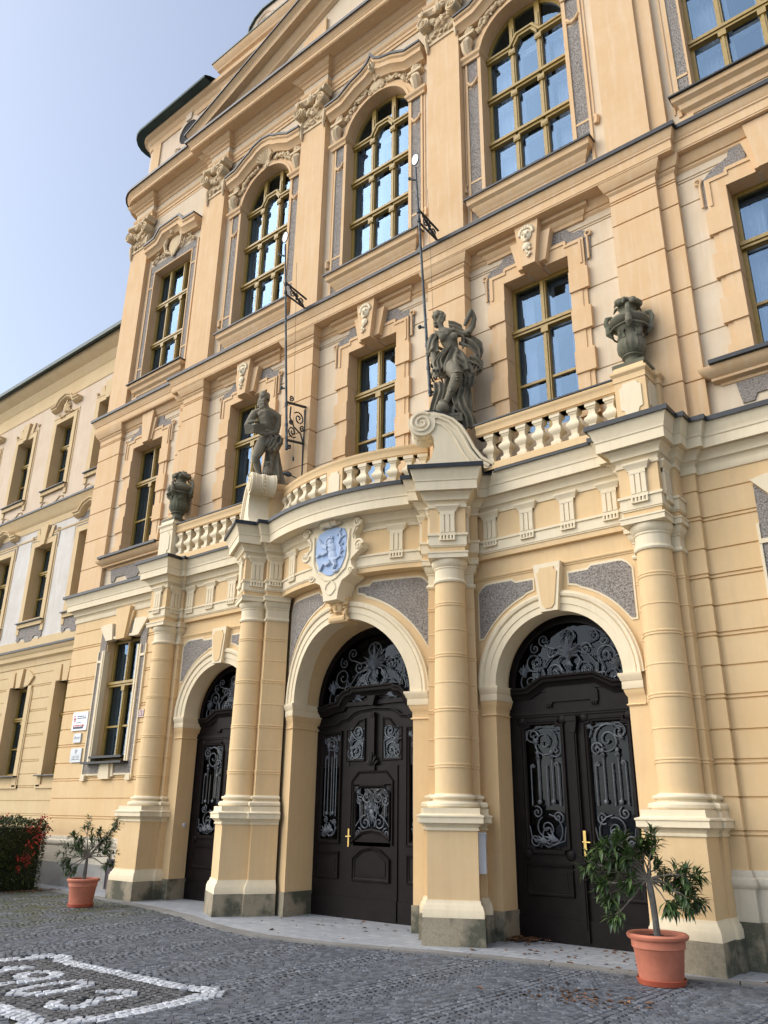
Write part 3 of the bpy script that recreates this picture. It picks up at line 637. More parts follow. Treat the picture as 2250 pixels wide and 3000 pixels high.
def side3(mir):
    cx = 7.6; y = 10.63; c = MB(mirror=mir); g = MB(mirror=mir)
    for s in (-1, 1):
        g.box(*sorted((cx+s*.87, cx+s*1.07)), y-.015, 10.7, 12.6, 16.33); c.box(*sorted((cx+s*1.07, cx+s*1.13)), y-.035, 10.7, 12.3, 16.6); c.box(*sorted((cx+s*.853, cx+s*.89)), y-.03, 10.845, 12.6, 16.35)
        c.box(*sorted((cx+s*1.17, cx+s*1.2)), y-.02, 10.7, 12.4, 16.3); c.box(*sorted((cx+s*.88, cx+s*1.1)), y-.03, 10.7, 15.8, 15.85); c.box(*sorted((cx+s*.88, cx+s*1.1)), y-.03, 10.7, 13.1, 13.15)
        c.box(*sorted((cx+s*.9, cx+s*1.12)), y-.05, 10.7, 12.10, 12.24)
    g.box(cx-1.07, cx+1.07, y-.015, 10.7, 16.35, 16.62); g.done('roughcast_strip', M['roughcast'], B)
    c.box(cx-.87, cx+.87, y-.03, 10.845, 16.322, 16.36)
    c.sweep([(cx-.98, 10.7), (cx-.98, y), (cx+.98, y), (cx+.98, 10.7)], [(-.02, 12.25), (.02, 12.25), (.03, 12.31), (.1, 12.36), (.12, 12.45), (.19, 12.5), (.2, 12.58), (-.02, 12.58)])
    top = [(-1.18, 17.25), (-.68, 17.29), (-.46, 17.55), (.46, 17.55), (.68, 17.29), (1.18, 17.25)]
    hood(c, cx, top, 10.3, .34); c.done('window_surround', M['old_yellow'], B)
    f = MB(mirror=mir); hoodflash(f, cx, top, 10.3); f.box(cx-1.2, cx+1.2, 10.38, 10.83, 12.582, 12.61); f.done('hood_flashing', M['flash'], B)
    o = MB(mirror=mir); rnd = random.Random(8)
    o.blob((cx, y-.03, 16.95), (.3, .05, .34), 14, 8)
    for s in (-1, 1):
        o.tube([(cx+s*.1, y-.06, 16.62), (cx+s*.34, y-.08, 16.75), (cx+s*.4, y-.1, 17.0), (cx+s*.3, y-.1, 17.2), (cx+s*.12, y-.12, 17.28)], [.03, .05, .06, .05, .04], 6)
        curl(o, cx+s*.2, 17.34, .11, 0, 1.5, y-.14, s, .035); curl(o, cx+s*.5, 17.12, .09, 1, 1.3, y-.09, -s, .03); curl(o, cx+s*.75, 16.95, .1, 1, 1.3, y-.08, s, .03)
        lumps(o, [(cx+s*.2, 16.66), (cx+s*.5, 16.8), (cx+s*.8, 16.75), (cx+s*.95, 16.66)], .06, y-.05, 12, rnd, .05); lumps(o, [(cx+s*.8, 17.15), (cx+s*.9, 16.9)], .06, y-.06, 5, rnd, .04)
    o.blob((cx, y-.16, 17.32), (.1, .1, .13)); lumps(o, [(cx-.1, 17.45), (cx+.1, 17.45)], .06, y-.15, 6, rnd); leafspray(o, cx, 16.66, -pi/2, .22, y-.05, 5, .04)
    o.done('carved_ornament', M['carved'], B)
    window(B, cx, .86, 12.62, 16.33, 10.85, trans=[13.9, 15.2], kind='three', mirror=mir)
for mir in (False, True): side3(mir)
# ------------------------------------------------------------------ main entablature
p3 = [(-9.72, 13.4), (-9.72, 10.49), (-8.86, 10.49), (-8.86, 10.63), (-6.29, 10.63), (-6.29, 10.51), (-6.03, 10.51), (-6.03, 10.43), (-5.28, 10.43), (-5.28, 10.58), (-2.36, 10.58), (-2.36, 10.43), (-1.53, 10.43), (-1.53, 10.58)]
p3 = p3 + [(-x, y) for x, y in p3[::-1]]
m = MB(); m.sweep(p3, [(-.2, 18.46), (.01, 18.46), (.01, 18.55), (.03, 18.555), (.03, 18.64), (.05, 18.66), (.07, 18.71), (.07, 18.735), (-.2, 18.735)], caps=False); m.done('architrave', M['old_yellow'], B)
m = MB(); m.sweep(p3, [(-.2, 18.73), (.0, 18.73), (.0, 19.02), (-.2, 19.02)], caps=False); m.done('frieze', M['pale'], B)
m = MB(); m.sweep(p3, [(-.2, 19.0), (.02, 19.0), (.04, 19.03), (.05, 19.08), (.1, 19.11), (.11, 19.14), (.16, 19.17), (.22, 19.22), (.24, 19.27), (.24, 19.285), (-.2, 19.285)], caps=False); m.done('bed_moulding', M['old_yellow'], B)
cor = [(-9.80, 13.4), (-9.80, 10.95)] + arc(-9.46, 10.90, .34, pi, 1.5*pi, 6) + [(-6.12, 10.56), (-6.12, 10.46), (6.12, 10.46), (6.12, 10.56)] + [(-x, y) for x, y in arc(-9.46, 10.90, .34, pi, 1.5*pi, 6)[::-1]] + [(9.80, 13.4)]
m = MB(); m.sweep(cor, [(-.3, 19.27), (.42, 19.27), (.42, 19.29), (.435, 19.295), (.435, 19.40), (.45, 19.41), (.45, 19.44), (.49, 19.49), (.52, 19.545), (.535, 19.58), (-.3, 19.59)], caps=False); m.done('main_cornice', M['old_yellow'], B)
m = MB(); m.sweep(cor, [(-.3, 19.592), (.545, 19.585), (.547, 19.545), (.57, 19.545), (.57, 19.63), (.54, 19.64), (-.3, 19.71)], caps=False); m.done('cornice_flashing', M['flash'], B)
# pediment
m = MB(); sl = (22.17-19.62)/6.6
m.prism([(-6.0, 19.6), (6.0, 19.6), (0, 21.95)], 10.42, 10.9); m.done('tympanum', M['pale'], B)
m = MB(); Z0 = 19.66
for s in (-1, 1):
    pth = [(-6.62, Z0), (0, Z0+6.62*sl)] if s < 0 else [(0, Z0+6.62*sl), (6.62, Z0)]
    sweep_xz(m, pth, [(.22, 10.7), (.22, 9.90), (.17, 9.93), (.12, 9.99), (.10, 10.0), (-.02, 10.02), (-.03, 10.2), (-.12, 10.22), (-.2, 10.3), (-.3, 10.32), (-.36, 10.40), (-.36, 10.7)][::-1])
m.done('raking_cornice', M['old_yellow'], B)
m = MB()
for s in (-1, 1):
    pth = [(-6.66, Z0), (0, Z0+6.66*sl)] if s < 0 else [(0, Z0+6.66*sl), (6.66, Z0)]
    sweep_xz(m, pth, [(.222, 10.7), (.25, 10.7), (.24, 9.87), (.20, 9.87)][::-1])
m.done('pediment_flashing', M['flash'], B)
m = MB()
for s in (-1, 1): m.prism([(s*2.0-.4, 19.9), (s*2.0+.4, 19.9), (s*2.0+.4, 20.95+(-.3 if s > 0 else 0)), (s*2.0-.4, 20.95+(-.3 if s < 0 else 0))], 10.34, 10.5)
m.done('tympanum_pilaster', M['old_yellow'], B)
# attic storey, its rounded eave and the scrolled gable
att = [(-9.66, 13.4), (-9.66, 10.8)] + arc(-9.42, 10.74, .24, pi, 1.5*pi, 5) + [(9.42, 10.5), (9.66, 10.8), (9.66, 13.4)]
m = MB(); m.sweep(att, [(-.3, 19.6), (0, 19.6), (0, 22.0), (-.3, 22.0)], caps=False); m.done('attic_wall', M['wing_pale'], B)
m = MB()
for s in (-1, 1):
    m.box(*sorted((s*8.9, s*9.3)), 10.455, 10.6, 19.6, 21.55); m.box(*sorted((s*5.35, s*5.95)), 10.40, 10.6, 19.6, 22.2)
m.sweep(att, [(-.1, 21.45), (.03, 21.45), (.05, 21.5), (.06, 21.62), (.1, 21.66), (.14, 21.76), (.24, 21.82), (.26, 21.92), (-.1, 21.95)], caps=False)
m.done('attic_moulding', M['old_yellow'], B)
m = MB()
for s in (-1, 1):
    X = s*7.45
    arch_band(m, X, 20.95, .42, .56, 10.44, 10.6, 0, 2*pi, 28); m.prism([(X-.12, 21.4), (X+.12, 21.4), (X+.2, 21.95), (X-.2, 21.95)], 10.40, 10.6)
    curl(m, X-.5, 20.5, .12, 0, 1.3, 10.46, 1, .04); curl(m, X+.5, 20.5, .12, pi, 1.3, 10.46, -1, .04)
m.done('oculus_surround', M['wing_pale'], B)
m = MB()
for s in (-1, 1): m.F(*[m.P(s*7.45+.42*cos(2*pi*k/24), 10.47, 20.95+.42*sin(2*pi*k/24)) for k in range(24)])
m.done('oculus', M['dark'], B)
attl = att[:-3] + [(-6.25, 10.5)]
m = MB()
for pp in (attl, [(-x, y) for x, y in attl[::-1]]): m.sweep(pp, [(-.6, 22.32), (.0, 22.25), (.32, 22.13), (.48, 22.03), (.53, 21.97), (.51, 21.92), (.1, 21.90), (.1, 21.95)], caps=False)
m.box(-9.2, 9.2, 11.0, 13.4, 22.1, 22.34); m.done('attic_eave', M['copper'], B)
m = MB()                                              # gable block, its cornice and scroll
m.box(-6.05, 6.05, 10.475, 11.2, 19.6, 22.5)
m.sweep([(-5.95, 11.2), (-5.95, 10.46), (5.95, 10.46), (5.95, 11.2)], [(-.1, 22.15), (.04, 22.15), (.08, 22.25), (.15, 22.29), (.17, 22.38), (.24, 22.45), (.27, 22.56), (-.1, 22.56)], caps=False)
m.done('gable_block', M['old_yellow'], B)
m = MB()
for s in (-1, 1):
    pl = [(s*5.1, 22.56), (s*0, 22.56), (0, 25.2), (s*1.2, 25.0), (s*2.4, 24.3), (s*3.2, 23.75)] + [(s*(4.35+.75*cos(t)), 23.2+.65*sin(t)) for t in (1.9, 1.4, .9, .4, -.1, -.5)]
    m.prism(pl[::-s], 10.55, 11.1)
m.done('scrolled_gable', M['wing_pale'], B)
m = MB()
for s in (-1, 1): m.tube(spiral(s*4.35, 23.2, .52, -.4, 2.6, 10.55, s, 20, .1), .04, 5)
m.done('gable_scroll', M['wing_pale'], B)
m = MB()
for s in (-1, 1):
    pl = [(s*1.2, 25.0), (s*2.4, 24.3), (s*3.2, 23.75)] + [(s*(4.35+.75*cos(t)), 23.2+.65*sin(t)) for t in (1.9, 1.4, .9, .4, -.1, -.5)]
    sweep_xz(m, pl if s < 0 else pl[::-1], [(-.0, 11.15), (.05, 11.15), (.05, 10.48), (0, 10.48)][::-1])
m.sweep([(-5.95, 11.2), (-5.95, 10.46), (5.95, 10.46), (5.95, 11.2)], [(-.1, 22.562), (.29, 22.562), (.29, 22.61), (-.1, 22.7)], caps=False)
m.done('gable_flashing', M['copper'], B)
# ------------------------------------------------------------------ side wing
YW = 13.3
def wing():
    wins = [-14.7-2.95*i for i in range(6)]
    m = MB(); arch_wall(m, -34, -9.5, 11.9, 17.2, YW, [(c, .62, 12.75, 15.5, False) for c in wins[::-1]], 13.7); m.done('upper_wall', M['wing_pale'], W)
    m = MB(); arch_wall(m, -34, -9.5, 6.6, 11.5, YW, [(c, .62, 7.72, 10.5, False) for c in wins[::-1]], 13.7); m.done('middle_wall', M['peeled'], W)
    m = MB(); xs = [-34]
    for c in wins[::-1]: xs += [c-.62, c+.62]
    xs.append(-9.5)
    for a, b in zip(xs[::2], xs[1::2]): m.sweep([(a, YW), (b, YW)], gprof(1.0, 6.12, GG), caps=False)
    for c in wins:
        m.sweep([(c-.62, YW), (c+.62, YW)], gprof(1.0, 2.6, GG), caps=False); m.sweep([(c-.62, YW), (c+.62, YW)], gprof(5.42, 6.12, GG), caps=False)
        for s in (-1, 1): m.quad((c+s*.62, YW, 2.6), (c+s*.62, 13.7, 2.6), (c+s*.62, 13.7, 5.42), (c+s*.62, YW, 5.42))
        m.quad((c-.62, YW, 5.42), (c+.62, YW, 5.42), (c+.62, 13.7, 5.42), (c-.62, 13.7, 5.42)); m.quad((c-.62, YW, 2.6), (c+.62, YW, 2.6), (c+.62, 13.7, 2.6), (c-.62, 13.7, 2.6))
    m.done('lower_wall', M['wing_yellow'], W)
    pa = [(-34, YW), (-9.5, YW)]
    m = MB()
    m.sweep(pa, [(-.1, 16.55), (.02, 16.55), (.03, 16.6), (.006, 16.62), (.006, 17.15), (.05, 17.2), (.07, 17.3), (.14, 17.4), (.16, 17.5), (.3, 17.62), (.42, 17.75), (.46, 17.9), (-.1, 17.95)], caps=False)
    m.sweep(pa, [(-.1, 11.2), (.02, 11.2), (.04, 11.3), (.05, 11.42), (.14, 11.52), (.16, 11.66), (.24, 11.75), (.27, 11.86), (-.1, 11.9)], caps=False)
    m.sweep(pa, [(-.1, 10.85), (.025, 10.85), (.035, 10.9), (-.1, 10.92)], caps=False)
    m.sweep(pa, [(-.1, 6.08), (.03, 6.08), (.04, 6.2), (.06, 6.27), (.15, 6.33), (.16, 6.46), (.22, 6.52), (.25, 6.64), (-.1, 6.66)], caps=False)
    m.sweep(pa, [(-.1, 6.66), (.02, 6.66), (.02, 7.05), (-.1, 7.07)], caps=False)
    m.done('string_course', M['wing_yellow'], W)
    m = MB(); m.sweep(pa, [(-.1, 11.902), (.275, 11.87), (.277, 11.83), (.30, 11.83), (.30, 11.9), (-.1, 11.98)], caps=False); m.sweep(pa, [(-.1, 6.662), (.255, 6.65), (.257, 6.61), (.28, 6.61), (.28, 6.68), (-.1, 6.74)], caps=False)
    for c in wins:
        for z in (12.70, 7.67, 2.56): m.box(c-.85, c+.85, YW-.17, YW+.3, z-.015, z+.02)
    m.done('sheet_metal', M['flash'], W)
    m = MB(); m.sweep(pa, [(-.1, -.1), (.05, -.1), (.05, .5), (.03, 1.0), (-.1, 1.02)], caps=False); m.done('wall_base', M['wallbase'], W)
    m = MB(); m.quad((-34, YW-.62, 17.9), (-9.4, YW-.62, 17.9), (-9.4, YW+6, 22.6), (-34, YW+6, 22.6)); m.quad((-34, YW+6, 22.6), (-9.4, YW+6, 22.6), (-9.4, YW+6, 0), (-34, YW+6, 0)); m.box(-34, -9.5, YW-.66, YW-.55, 17.84, 17.99); m.done('roof', M['copper'], W)
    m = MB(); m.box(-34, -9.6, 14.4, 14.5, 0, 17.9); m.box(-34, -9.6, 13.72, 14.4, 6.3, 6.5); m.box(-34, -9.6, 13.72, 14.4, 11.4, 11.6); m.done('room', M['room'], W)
    for i, c in enumerate(wins):
        window(W, c, .61, 12.75, 15.5, 13.62, trans=[14.55], low=[13.65]); window(W, c, .61, 7.72, 10.5, 13.62, trans=[9.55], low=[8.6]); window(W, c, .61, 2.6, 5.42, 13.62, trans=[4.42], low=[3.45], curtain=False)
        s_ = MB(); rg = MB(); rnd = random.Random(i)
        for zb, zt in ((12.7, 15.5), (7.67, 10.5)):
            bars(s_, c-.82, c+.82, zb-.1, zt+.2, .206, YW-.045, YW+.31); bars(s_, c-.92, c+.92, zb-.16, zt+.32, .05, YW-.02, YW+.1); s_.box(c-.84, c+.84, YW-.1, YW+.1, zb-.16, zb-.02)
            for q in (-1, 1): s_.box(*sorted((c+q*.72, c+q*.9)), YW-.05, YW+.1, zb-.38, zb-.16)
            ped = (i % 2 == 0) == (zb < 10)
            if ped:
                hood_(s_, c, [(-.95, zt+.75), (-.62, zt+.75), (-.42, zt+.98), (0, zt+1.1), (.42, zt+.98), (.62, zt+.75), (.95, zt+.75)])
                if zb > 10: leafspray(s_, c, zt+.4, pi/2, .5, YW-.05, 7, .06); lumps(s_, [(c-.5, zt+.3), (c+.5, zt+.3)], .07, YW-.05, 9, rnd, .08)
            else:
                s_.prism([(c-.13, zt-.02), (c+.13, zt-.02), (c+.25, zt+.7), (c-.25, zt+.7)], YW-.12, YW+.1)
                for q in (-1, 1): s_.prism([(c+q*.25, zt+.2), (c+q*.5, zt+.2), (c+q*.62, zt+.62), (c+q*.42, zt+.62)][::q], YW-.06, YW+.1); curl(s_, c+q*.86, zt+.42, .08, 0, 1.2, YW-.03, q, .025)
            if zb < 10:
                rg.prism([(c-.3, zt+.22), (c+.3, zt+.22), (c+.9, zt+.15), (c+.95, zt-.25), (c+1.0, zt+.3), (c+.7, zt+.5), (c+.4, zt+.72), (c-.4, zt+.72), (c-.7, zt+.5), (c-1.0, zt+.3), (c-.95, zt-.25), (c-.9, zt+.15)], YW-.012, YW+.05)
                rg.prism([(c-.85, 7.1), (c-.7, 7.0), (c-.6, 7.15), (c-.35, 7.15), (c-.2, 6.98), (c+.2, 6.98), (c+.35, 7.15), (c+.6, 7.15), (c+.7, 7.0), (c+.85, 7.1), (c+.85, 7.5), (c-.85, 7.5)], YW-.03, YW+.05)
            else: s_.tube([(c-.8, YW-.02, zb-.62), (c-.72, YW-.02, zb-.45), (c-.5, YW-.02, zb-.42), (c-.3, YW-.02, zb-.55), (c, YW-.02, zb-.62), (c+.3, YW-.02, zb-.55), (c+.5, YW-.02, zb-.42), (c+.72, YW-.02, zb-.45), (c+.8, YW-.02, zb-.62)], .02, 5)
        for q in (-1, 1):
            s_.box(*sorted((c+q*.614, c+q*.84)), YW-.05, YW+.31, 2.25, 5.43); s_.box(*sorted((c+q*.84, c+q*.9)), YW-.03, YW+.1, 2.2, 5.3)
            s_.prism([(c+q*.5, 5.44), (c+q*.62, 5.44), (c+q*.9, 5.72), (c+q*.55, 5.95), (c+q*.36, 5.95), (c+q*.36, 5.44)][::q], YW-.07, YW+.1)
        s_.prism([(c-.14, 5.4), (c+.14, 5.4), (c+.22, 6.02), (c-.22, 6.02)], YW-.1, YW+.1); s_.box(c-.9, c+.9, YW-.05, YW+.1, 2.2, 2.3)
        s_.done('window_surround', M['wing_yellow'], W); rg.done('roughcast_panel', M['roughcast'], W)
def hood_(mb, c, top):
    sweep_xz(mb, [(c+x, z) for x, z in top], [(0, YW+.1), (0, YW-.26), (-.05, YW-.25), (-.07, YW-.2), (-.13, YW-.2), (-.2, YW-.08), (-.22, YW+.1)][::-1])
wing()
# ------------------------------------------------------------------ portico
def loc(cx, cy, a, pts): return [(cx+u*cos(a)-v*sin(a), cy+u*sin(a)+v*cos(a)) for u, v in pts]
CC = (2.26, 9.91, radians(30)); DD = (5.40, 10.20, 0.0)
YC = 13.8
def ay(R, x): return YC - sqrt(R*R-x*x)
tm = math.asin(1.655/4.1)
Rarc = [(4.1*sin(tm*k/9), YC-4.1*cos(tm*k/9)) for k in range(10)]
Cblk = loc(*CC, [(-.45,.42),(-.45,.12),(-.28,.12),(-.28,-.28),(.28,-.28),(.28,.12),(.45,.12)]) + [(2.54, 10.33)]
Dblk = [(5.00,10.33),(5.00,10.27),(5.12,10.27),(5.12,9.92),(5.68,9.92),(5.68,10.27),(5.78,10.27),(5.78,10.52)]
Rp = Cblk + Dblk
mirp = lambda p: [(-x, y) for x, y in p[::-1]]
full = mirp(Rp) + mirp(Rarc)[:-1] + Rarc + Rp
m = MB(); m.sweep(full, [(-.3,5.40),(-.015,5.40),(-.015,5.485),(-.3,5.485)], caps=False); m.done('lower_architrave', M['yellow'], B)
m = MB(); m.sweep(full, [(-.3,5.483),(.0,5.483),(.0,5.50),(.012,5.505),(.012,5.655),(.035,5.66),(.035,5.695),(.012,5.70),(-.3,5.70)], caps=False); m.done('architrave', M['cream'], B)
m = MB(); m.sweep(full, [(-.3,5.69),(0,5.69),(0,6.15),(-.3,6.15)], caps=False); m.done('frieze', M['yellow'], B)
def pc(e=0): return [(-.3,6.12),(.02,6.12),(.025,6.165),(.01,6.17),(.02,6.2),(.055,6.235),(.07,6.24),(.07,6.28),(.10,6.325),(.135,6.35),(.14,6.375),(.19+e,6.378),(.19+e,6.36),(.205+e,6.36),(.205+e,6.50),(.22+e,6.515),(.22+e,6.545),(.235+e,6.57),(.25+e,6.63),(.28+e,6.69),(.29+e,6.725),(-.3,6.73)]
def pf(e=0): return [(-.3,6.732),(.297+e,6.728),(.299+e,6.695),(.318+e,6.695),(.318+e,6.765),(.29+e,6.772),(-.3,6.80)]
side = Rp[:-1] + [(5.78,10.52),(5.97,10.52),(5.97,10.62),(9.87,10.62),(9.87,13.4)]
t2 = .5; arc2 = [(4.1*sin(t2*k/12), YC-4.1*cos(t2*k/12)) for k in range(-12, 13)]
m = MB(); fl = MB()
for p, e in ((side, 0), (mirp(side), 0), (arc2, .17)):
    m.sweep(p, pc(e), caps=False); fl.sweep(p, pf(e), caps=False)
m.done('portico_cornice', M['cream'], B); fl.done('portico_flashing', M['flash'], B)
m = MB()
for s in (1, -1): m.sweep([(5.70,10.52),(5.97,10.52),(5.97,10.62),(9.87,10.62),(9.87,13.4)] if s > 0 else mirp([(5.70,10.52),(5.97,10.52),(5.97,10.62),(9.87,10.62),(9.87,13.4)]), [(-.1,6.06),(.02,6.06),(.03,6.08),(.03,6.14),(-.1,6.14)], caps=False)
m.done('wall_band', M['cream'], B)
m = MB(); m.F(*[m.P(x, y+.05, 6.74) for x, y in full[3:-3]], m.P(5.2, 10.64, 6.74), m.P(-5.2, 10.64, 6.74)); m.done('terrace', M['flash'], B)
def triglyph(x, y, a, mir, w=.235, name='triglyph'):
    m = MB(mirror=mir).fr(x, y, a)
    m.box(-w/2, w/2, -.022, .05, 5.70, 6.05)
    for k in (-1, 0, 1): m.prism([(k*w*.34-.031, 5.71), (k*w*.34+.031, 5.71), (k*w*.34+.031, 6.0), (k*w*.34-.031, 6.0)], -.042, 0)
    m.box(-w/2, w/2, -.042, .05, 5.995, 6.055)
    m.sweep([(-w/2-.01, .05), (-w/2-.01, -.02), (w/2+.01, -.02), (w/2+.01, .05)], [(-.02,6.05),(.015,6.05),(.02,6.08),(.05,6.12),(.06,6.135),(.06,6.16),(-.02,6.16)])
    m.box(-w/2-.01, w/2+.01, -.045, .05, 5.655, 5.70)
    for k in range(5): m.lathe((k-2)*w*.22, -.032, [(.022, 5.59), (.017, 5.655)], 8)
    m.box(-w/2, w/2, -.055, .0, 5.575, 5.592)
    m.done(name, M['cream'], B, smooth=30)
for mir in (False, True):
    for x in (2.78, 3.44, 4.13, 4.80): triglyph(x, 10.33, 0, mir)
    t = math.asin(1.22/4.1); triglyph(1.22, ay(4.1, 1.22), t, mir)
    for (cx, cy, a) in (CC, DD):
        for uu, vv, da in ((0, -.28, 0), (.28, -.05, pi/2), (-.28, -.05, -pi/2)):
            x, y = loc(cx, cy, a, [(uu, vv)])[0]; triglyph(x, y, a+da, mir)
    x, y = loc(*CC, [(-.45, .27)])[0]; triglyph(x, y, CC[2]-pi/2, mir)
# columns with pedestals and engaged piers
def shaftprof(r0, r1, ring=.007):
    p = []
    for z, k in GG:
        if not 1.95 < z < 4.9: continue
        r = r0 if z < 2.6 else r0+(r1-r0)*(z-2.6)/2.6
        if k == 1: p += [(r, z-.012), (r+ring, z-.006), (r+ring, z+.006), (r, z+.012)]
        else: p += [(r, z-.034), (r+ring*1.3, z-.026), (r+ring*1.3, z-.01), (r+.001, z-.004), (r+.001, z+.004), (r+ring*1.3, z+.01), (r+ring*1.3, z+.026), (r, z+.034)]
    return [(r0, 1.868)] + p + [(r1, 4.945)]
def basep(r): return [(r+.03,1.685),(r+.095,1.69),(r+.115,1.712),(r+.115,1.745),(r+.095,1.768),(r+.045,1.776),(r+.03,1.79),(r+.035,1.805),(r+.062,1.813),(r+.07,1.834),(r+.06,1.852),(r+.022,1.86),(r+.012,1.875)]
def capp(r): return [(r,4.93),(r+.022,4.94),(r+.032,4.965),(r+.022,4.99),(r,5.0),(r,5.155),(r+.012,5.16),(r+.012,5.185),(r+.02,5.19),(r+.045,5.235),(r+.054,5.27),(r+.05,5.305)]
def column(cx, cy, a, mir, pier, ped, pierL):
    h = holder('column', B); h['label'] = 'round banded column on a tall pedestal'
    def mk(): return MB(mirror=mir).fr(cx, cy, a)
    m = mk(); m.lathe(0, 0, shaftprof(.262, .230), 40, caps=False); m.done('shaft', M['yellow'], h, smooth=25)
    m = mk(); m.lathe(0, 0, basep(.262), 40); m.done('base', M['cream'], h)
    m = mk(); m.lathe(0, 0, capp(.230), 40); m.sweep([(-.27,.2),(-.27,-.27),(.27,-.27),(.27,.2)], [(-.2,5.303),(.035,5.303),(.035,5.372),(.047,5.376),(.047,5.40),(-.2,5.40)]); m.done('capital', M['cream'], h)
    m = mk(); m.sweep(pier, shaftprof(0, -.012), caps=False); m.done('pier', M['yellow'], h, smooth=25)
    m = mk(); m.sweep(pier, basep(-.01), caps=False); m.sweep(pier, capp(-.012), caps=False); m.sweep(pier, [(-.1,5.303),(.075,5.303),(.075,5.372),(.085,5.376),(.085,5.40),(-.1,5.40)], caps=False); m.done('pier_trim', M['cream'], h)
    m = mk(); m.sweep(ped, [(-.1,-.05),(.075,-.05),(.068,.335),(-.1,.35)], caps=False); m.done('plinth', M['stone'], h)
    m = mk(); m.sweep(ped, [(-.1,.338),(.062,.338),(.06,.43),(.05,.445),(.045,.475),(.022,.5),(.012,.545),(-.1,.55)], caps=False); m.done('pedestal_base', M['cream'], h); m = mk()
    m.sweep(ped, [(-.1,1.40),(.02,1.40),(.022,1.42),(.008,1.435),(.03,1.465),(.072,1.492),(.085,1.496),(.085,1.566),(.098,1.572),(.098,1.59),(.05,1.605),(.04,1.615),(.04,1.688),(-.1,1.69)], caps=False); m.box(-.36,.36,-.36,.3,1.64,1.687)
    m.done('pedestal_trim', M['cream'], h)
    m = mk(); m.sweep(ped, [(-.1,.54),(0,.54),(0,1.41),(-.1,1.41)], caps=False); m.done('pedestal', M['yellow'], h)
for mir in (False, True):
    column(*CC, mir, [(-.37,.6),(-.37,.17),(.37,.17),(.37,.45)], [(-.44,.6),(-.44,.14),(-.345,.14),(-.345,-.345),(.345,-.345),(.345,.14),(.44,.14),(.44,.45)], 0)
    column(*DD, mir, [(-.34,.3),(-.34,.12),(.33,.12),(.33,.34)], [(-.41,.3),(-.41,.10),(-.345,.10),(-.345,-.345),(.345,-.345),(.345,.10),(.385,.10),(.385,.36)], 0)
# portal walls
flat = lambda x, yy, z: (x, 10.42+yy, z)
bow = lambda x, yy, z: (x, ay(3.85, x)+yy, z)
def ring(mb, cx, zs, prof, fn, n=28, a0=0, a1=pi):   # prof = (radius, out)
    rows = []
    for k in range(n+1):
        t = a0+(a1-a0)*k/n; rows.append([mb.P(*fn(cx+r*cos(t), -o, zs+r*sin(t))) for r, o in prof])
    for a, b in zip(rows, rows[1:]):
        for k in range(len(prof)-1): mb.F(a[k], a[k+1], b[k+1], b[k])
def panel(mb, xs, lo, hi, off, fn, back=.05):
    A = [(mb.P(*fn(x, -off, lo(x))), mb.P(*fn(x, -off, hi(x))), mb.P(*fn(x, back, lo(x))), mb.P(*fn(x, back, hi(x)))) for x in xs]
    for p, q in zip(A, A[1:]):
        mb.F(p[0], q[0], q[1], p[1]); mb.F(p[2], q[2], q[0], p[0]); mb.F(p[1], q[1], q[3], p[3])
    mb.F(A[0][2], A[0][0], A[0][1], A[0][3]); mb.F(A[-1][0], A[-1][2], A[-1][3], A[-1][1])
IMP = [(-.03,3.20),(.052,3.20),(.055,3.205),(.055,3.30),(.065,3.31),(.08,3.36),(.09,3.38),(.09,3.41),(-.03,3.412)]
IMY = [(-.03,2.98),(.012,2.98),(.028,2.995),(.012,3.012),(.006,3.015),(.006,3.10),(.02,3.12),(.038,3.17),(.044,3.20),(-.03,3.20)]
def portal(cx, hw, fn, mir, x0, x1, ztop, depth, jy):
    w = MB(mirror=mir); arch_wall(w, x0, x1, 0, ztop, 0, [(cx, hw, -.05, 3.41, True)], depth, fn); w.done('portal_wall', M['yellow'], B)
    a = MB(mirror=mir); r = hw
    ring(a, cx, 3.41, [(r-.025,-.32),(r-.03,.0),(r-.03,.035),(r+.07,.035),(r+.075,.05),(r+.16,.055),(r+.17,.04),(r+.19,.075),(r+.23,.085),(r+.25,.06),(r+.27,.06),(r+.275,-.02)], fn, 40)
    a.done('archivolt', M['cream'], B)
    i = MB(mirror=mir); ll = cx-hw; rr = cx+hw
    yl = fn(ll, 0, 0)[1]; yr = fn(rr, 0, 0)[1]; dxy = .24
    i.sweep([(ll-dxy, fn(ll-dxy, 0, 0)[1]), (ll, yl), (ll, depth-.02)], IMP, caps=False); i.sweep([(rr, depth-.02), (rr, yr), (rr+dxy, fn(rr+dxy, 0, 0)[1])], IMP, caps=False); i.done('impost', M['cream'], B)
    i = MB(mirror=mir); i.sweep([(ll-dxy, fn(ll-dxy, 0, 0)[1]), (ll, yl), (ll, depth-.02)], IMY, caps=False); i.sweep([(rr, depth-.02), (rr, yr), (rr+dxy, fn(rr+dxy, 0, 0)[1])], IMY, caps=False); i.done('impost_neck', M['yellow'], B)
    b = MB(mirror=mir); bp = [(-.03,-.05),(.018,-.05),(.016,.37),(-.03,.375)]
    b.sweep([(ll-dxy, fn(ll-dxy, 0, 0)[1]), (ll, yl), (ll, depth-.02)], bp, caps=False); b.sweep([(rr, depth-.02), (rr, yr), (rr+dxy, fn(rr+dxy, 0, 0)[1])], bp, caps=False); b.done('jamb_stone', M['stone'], B)
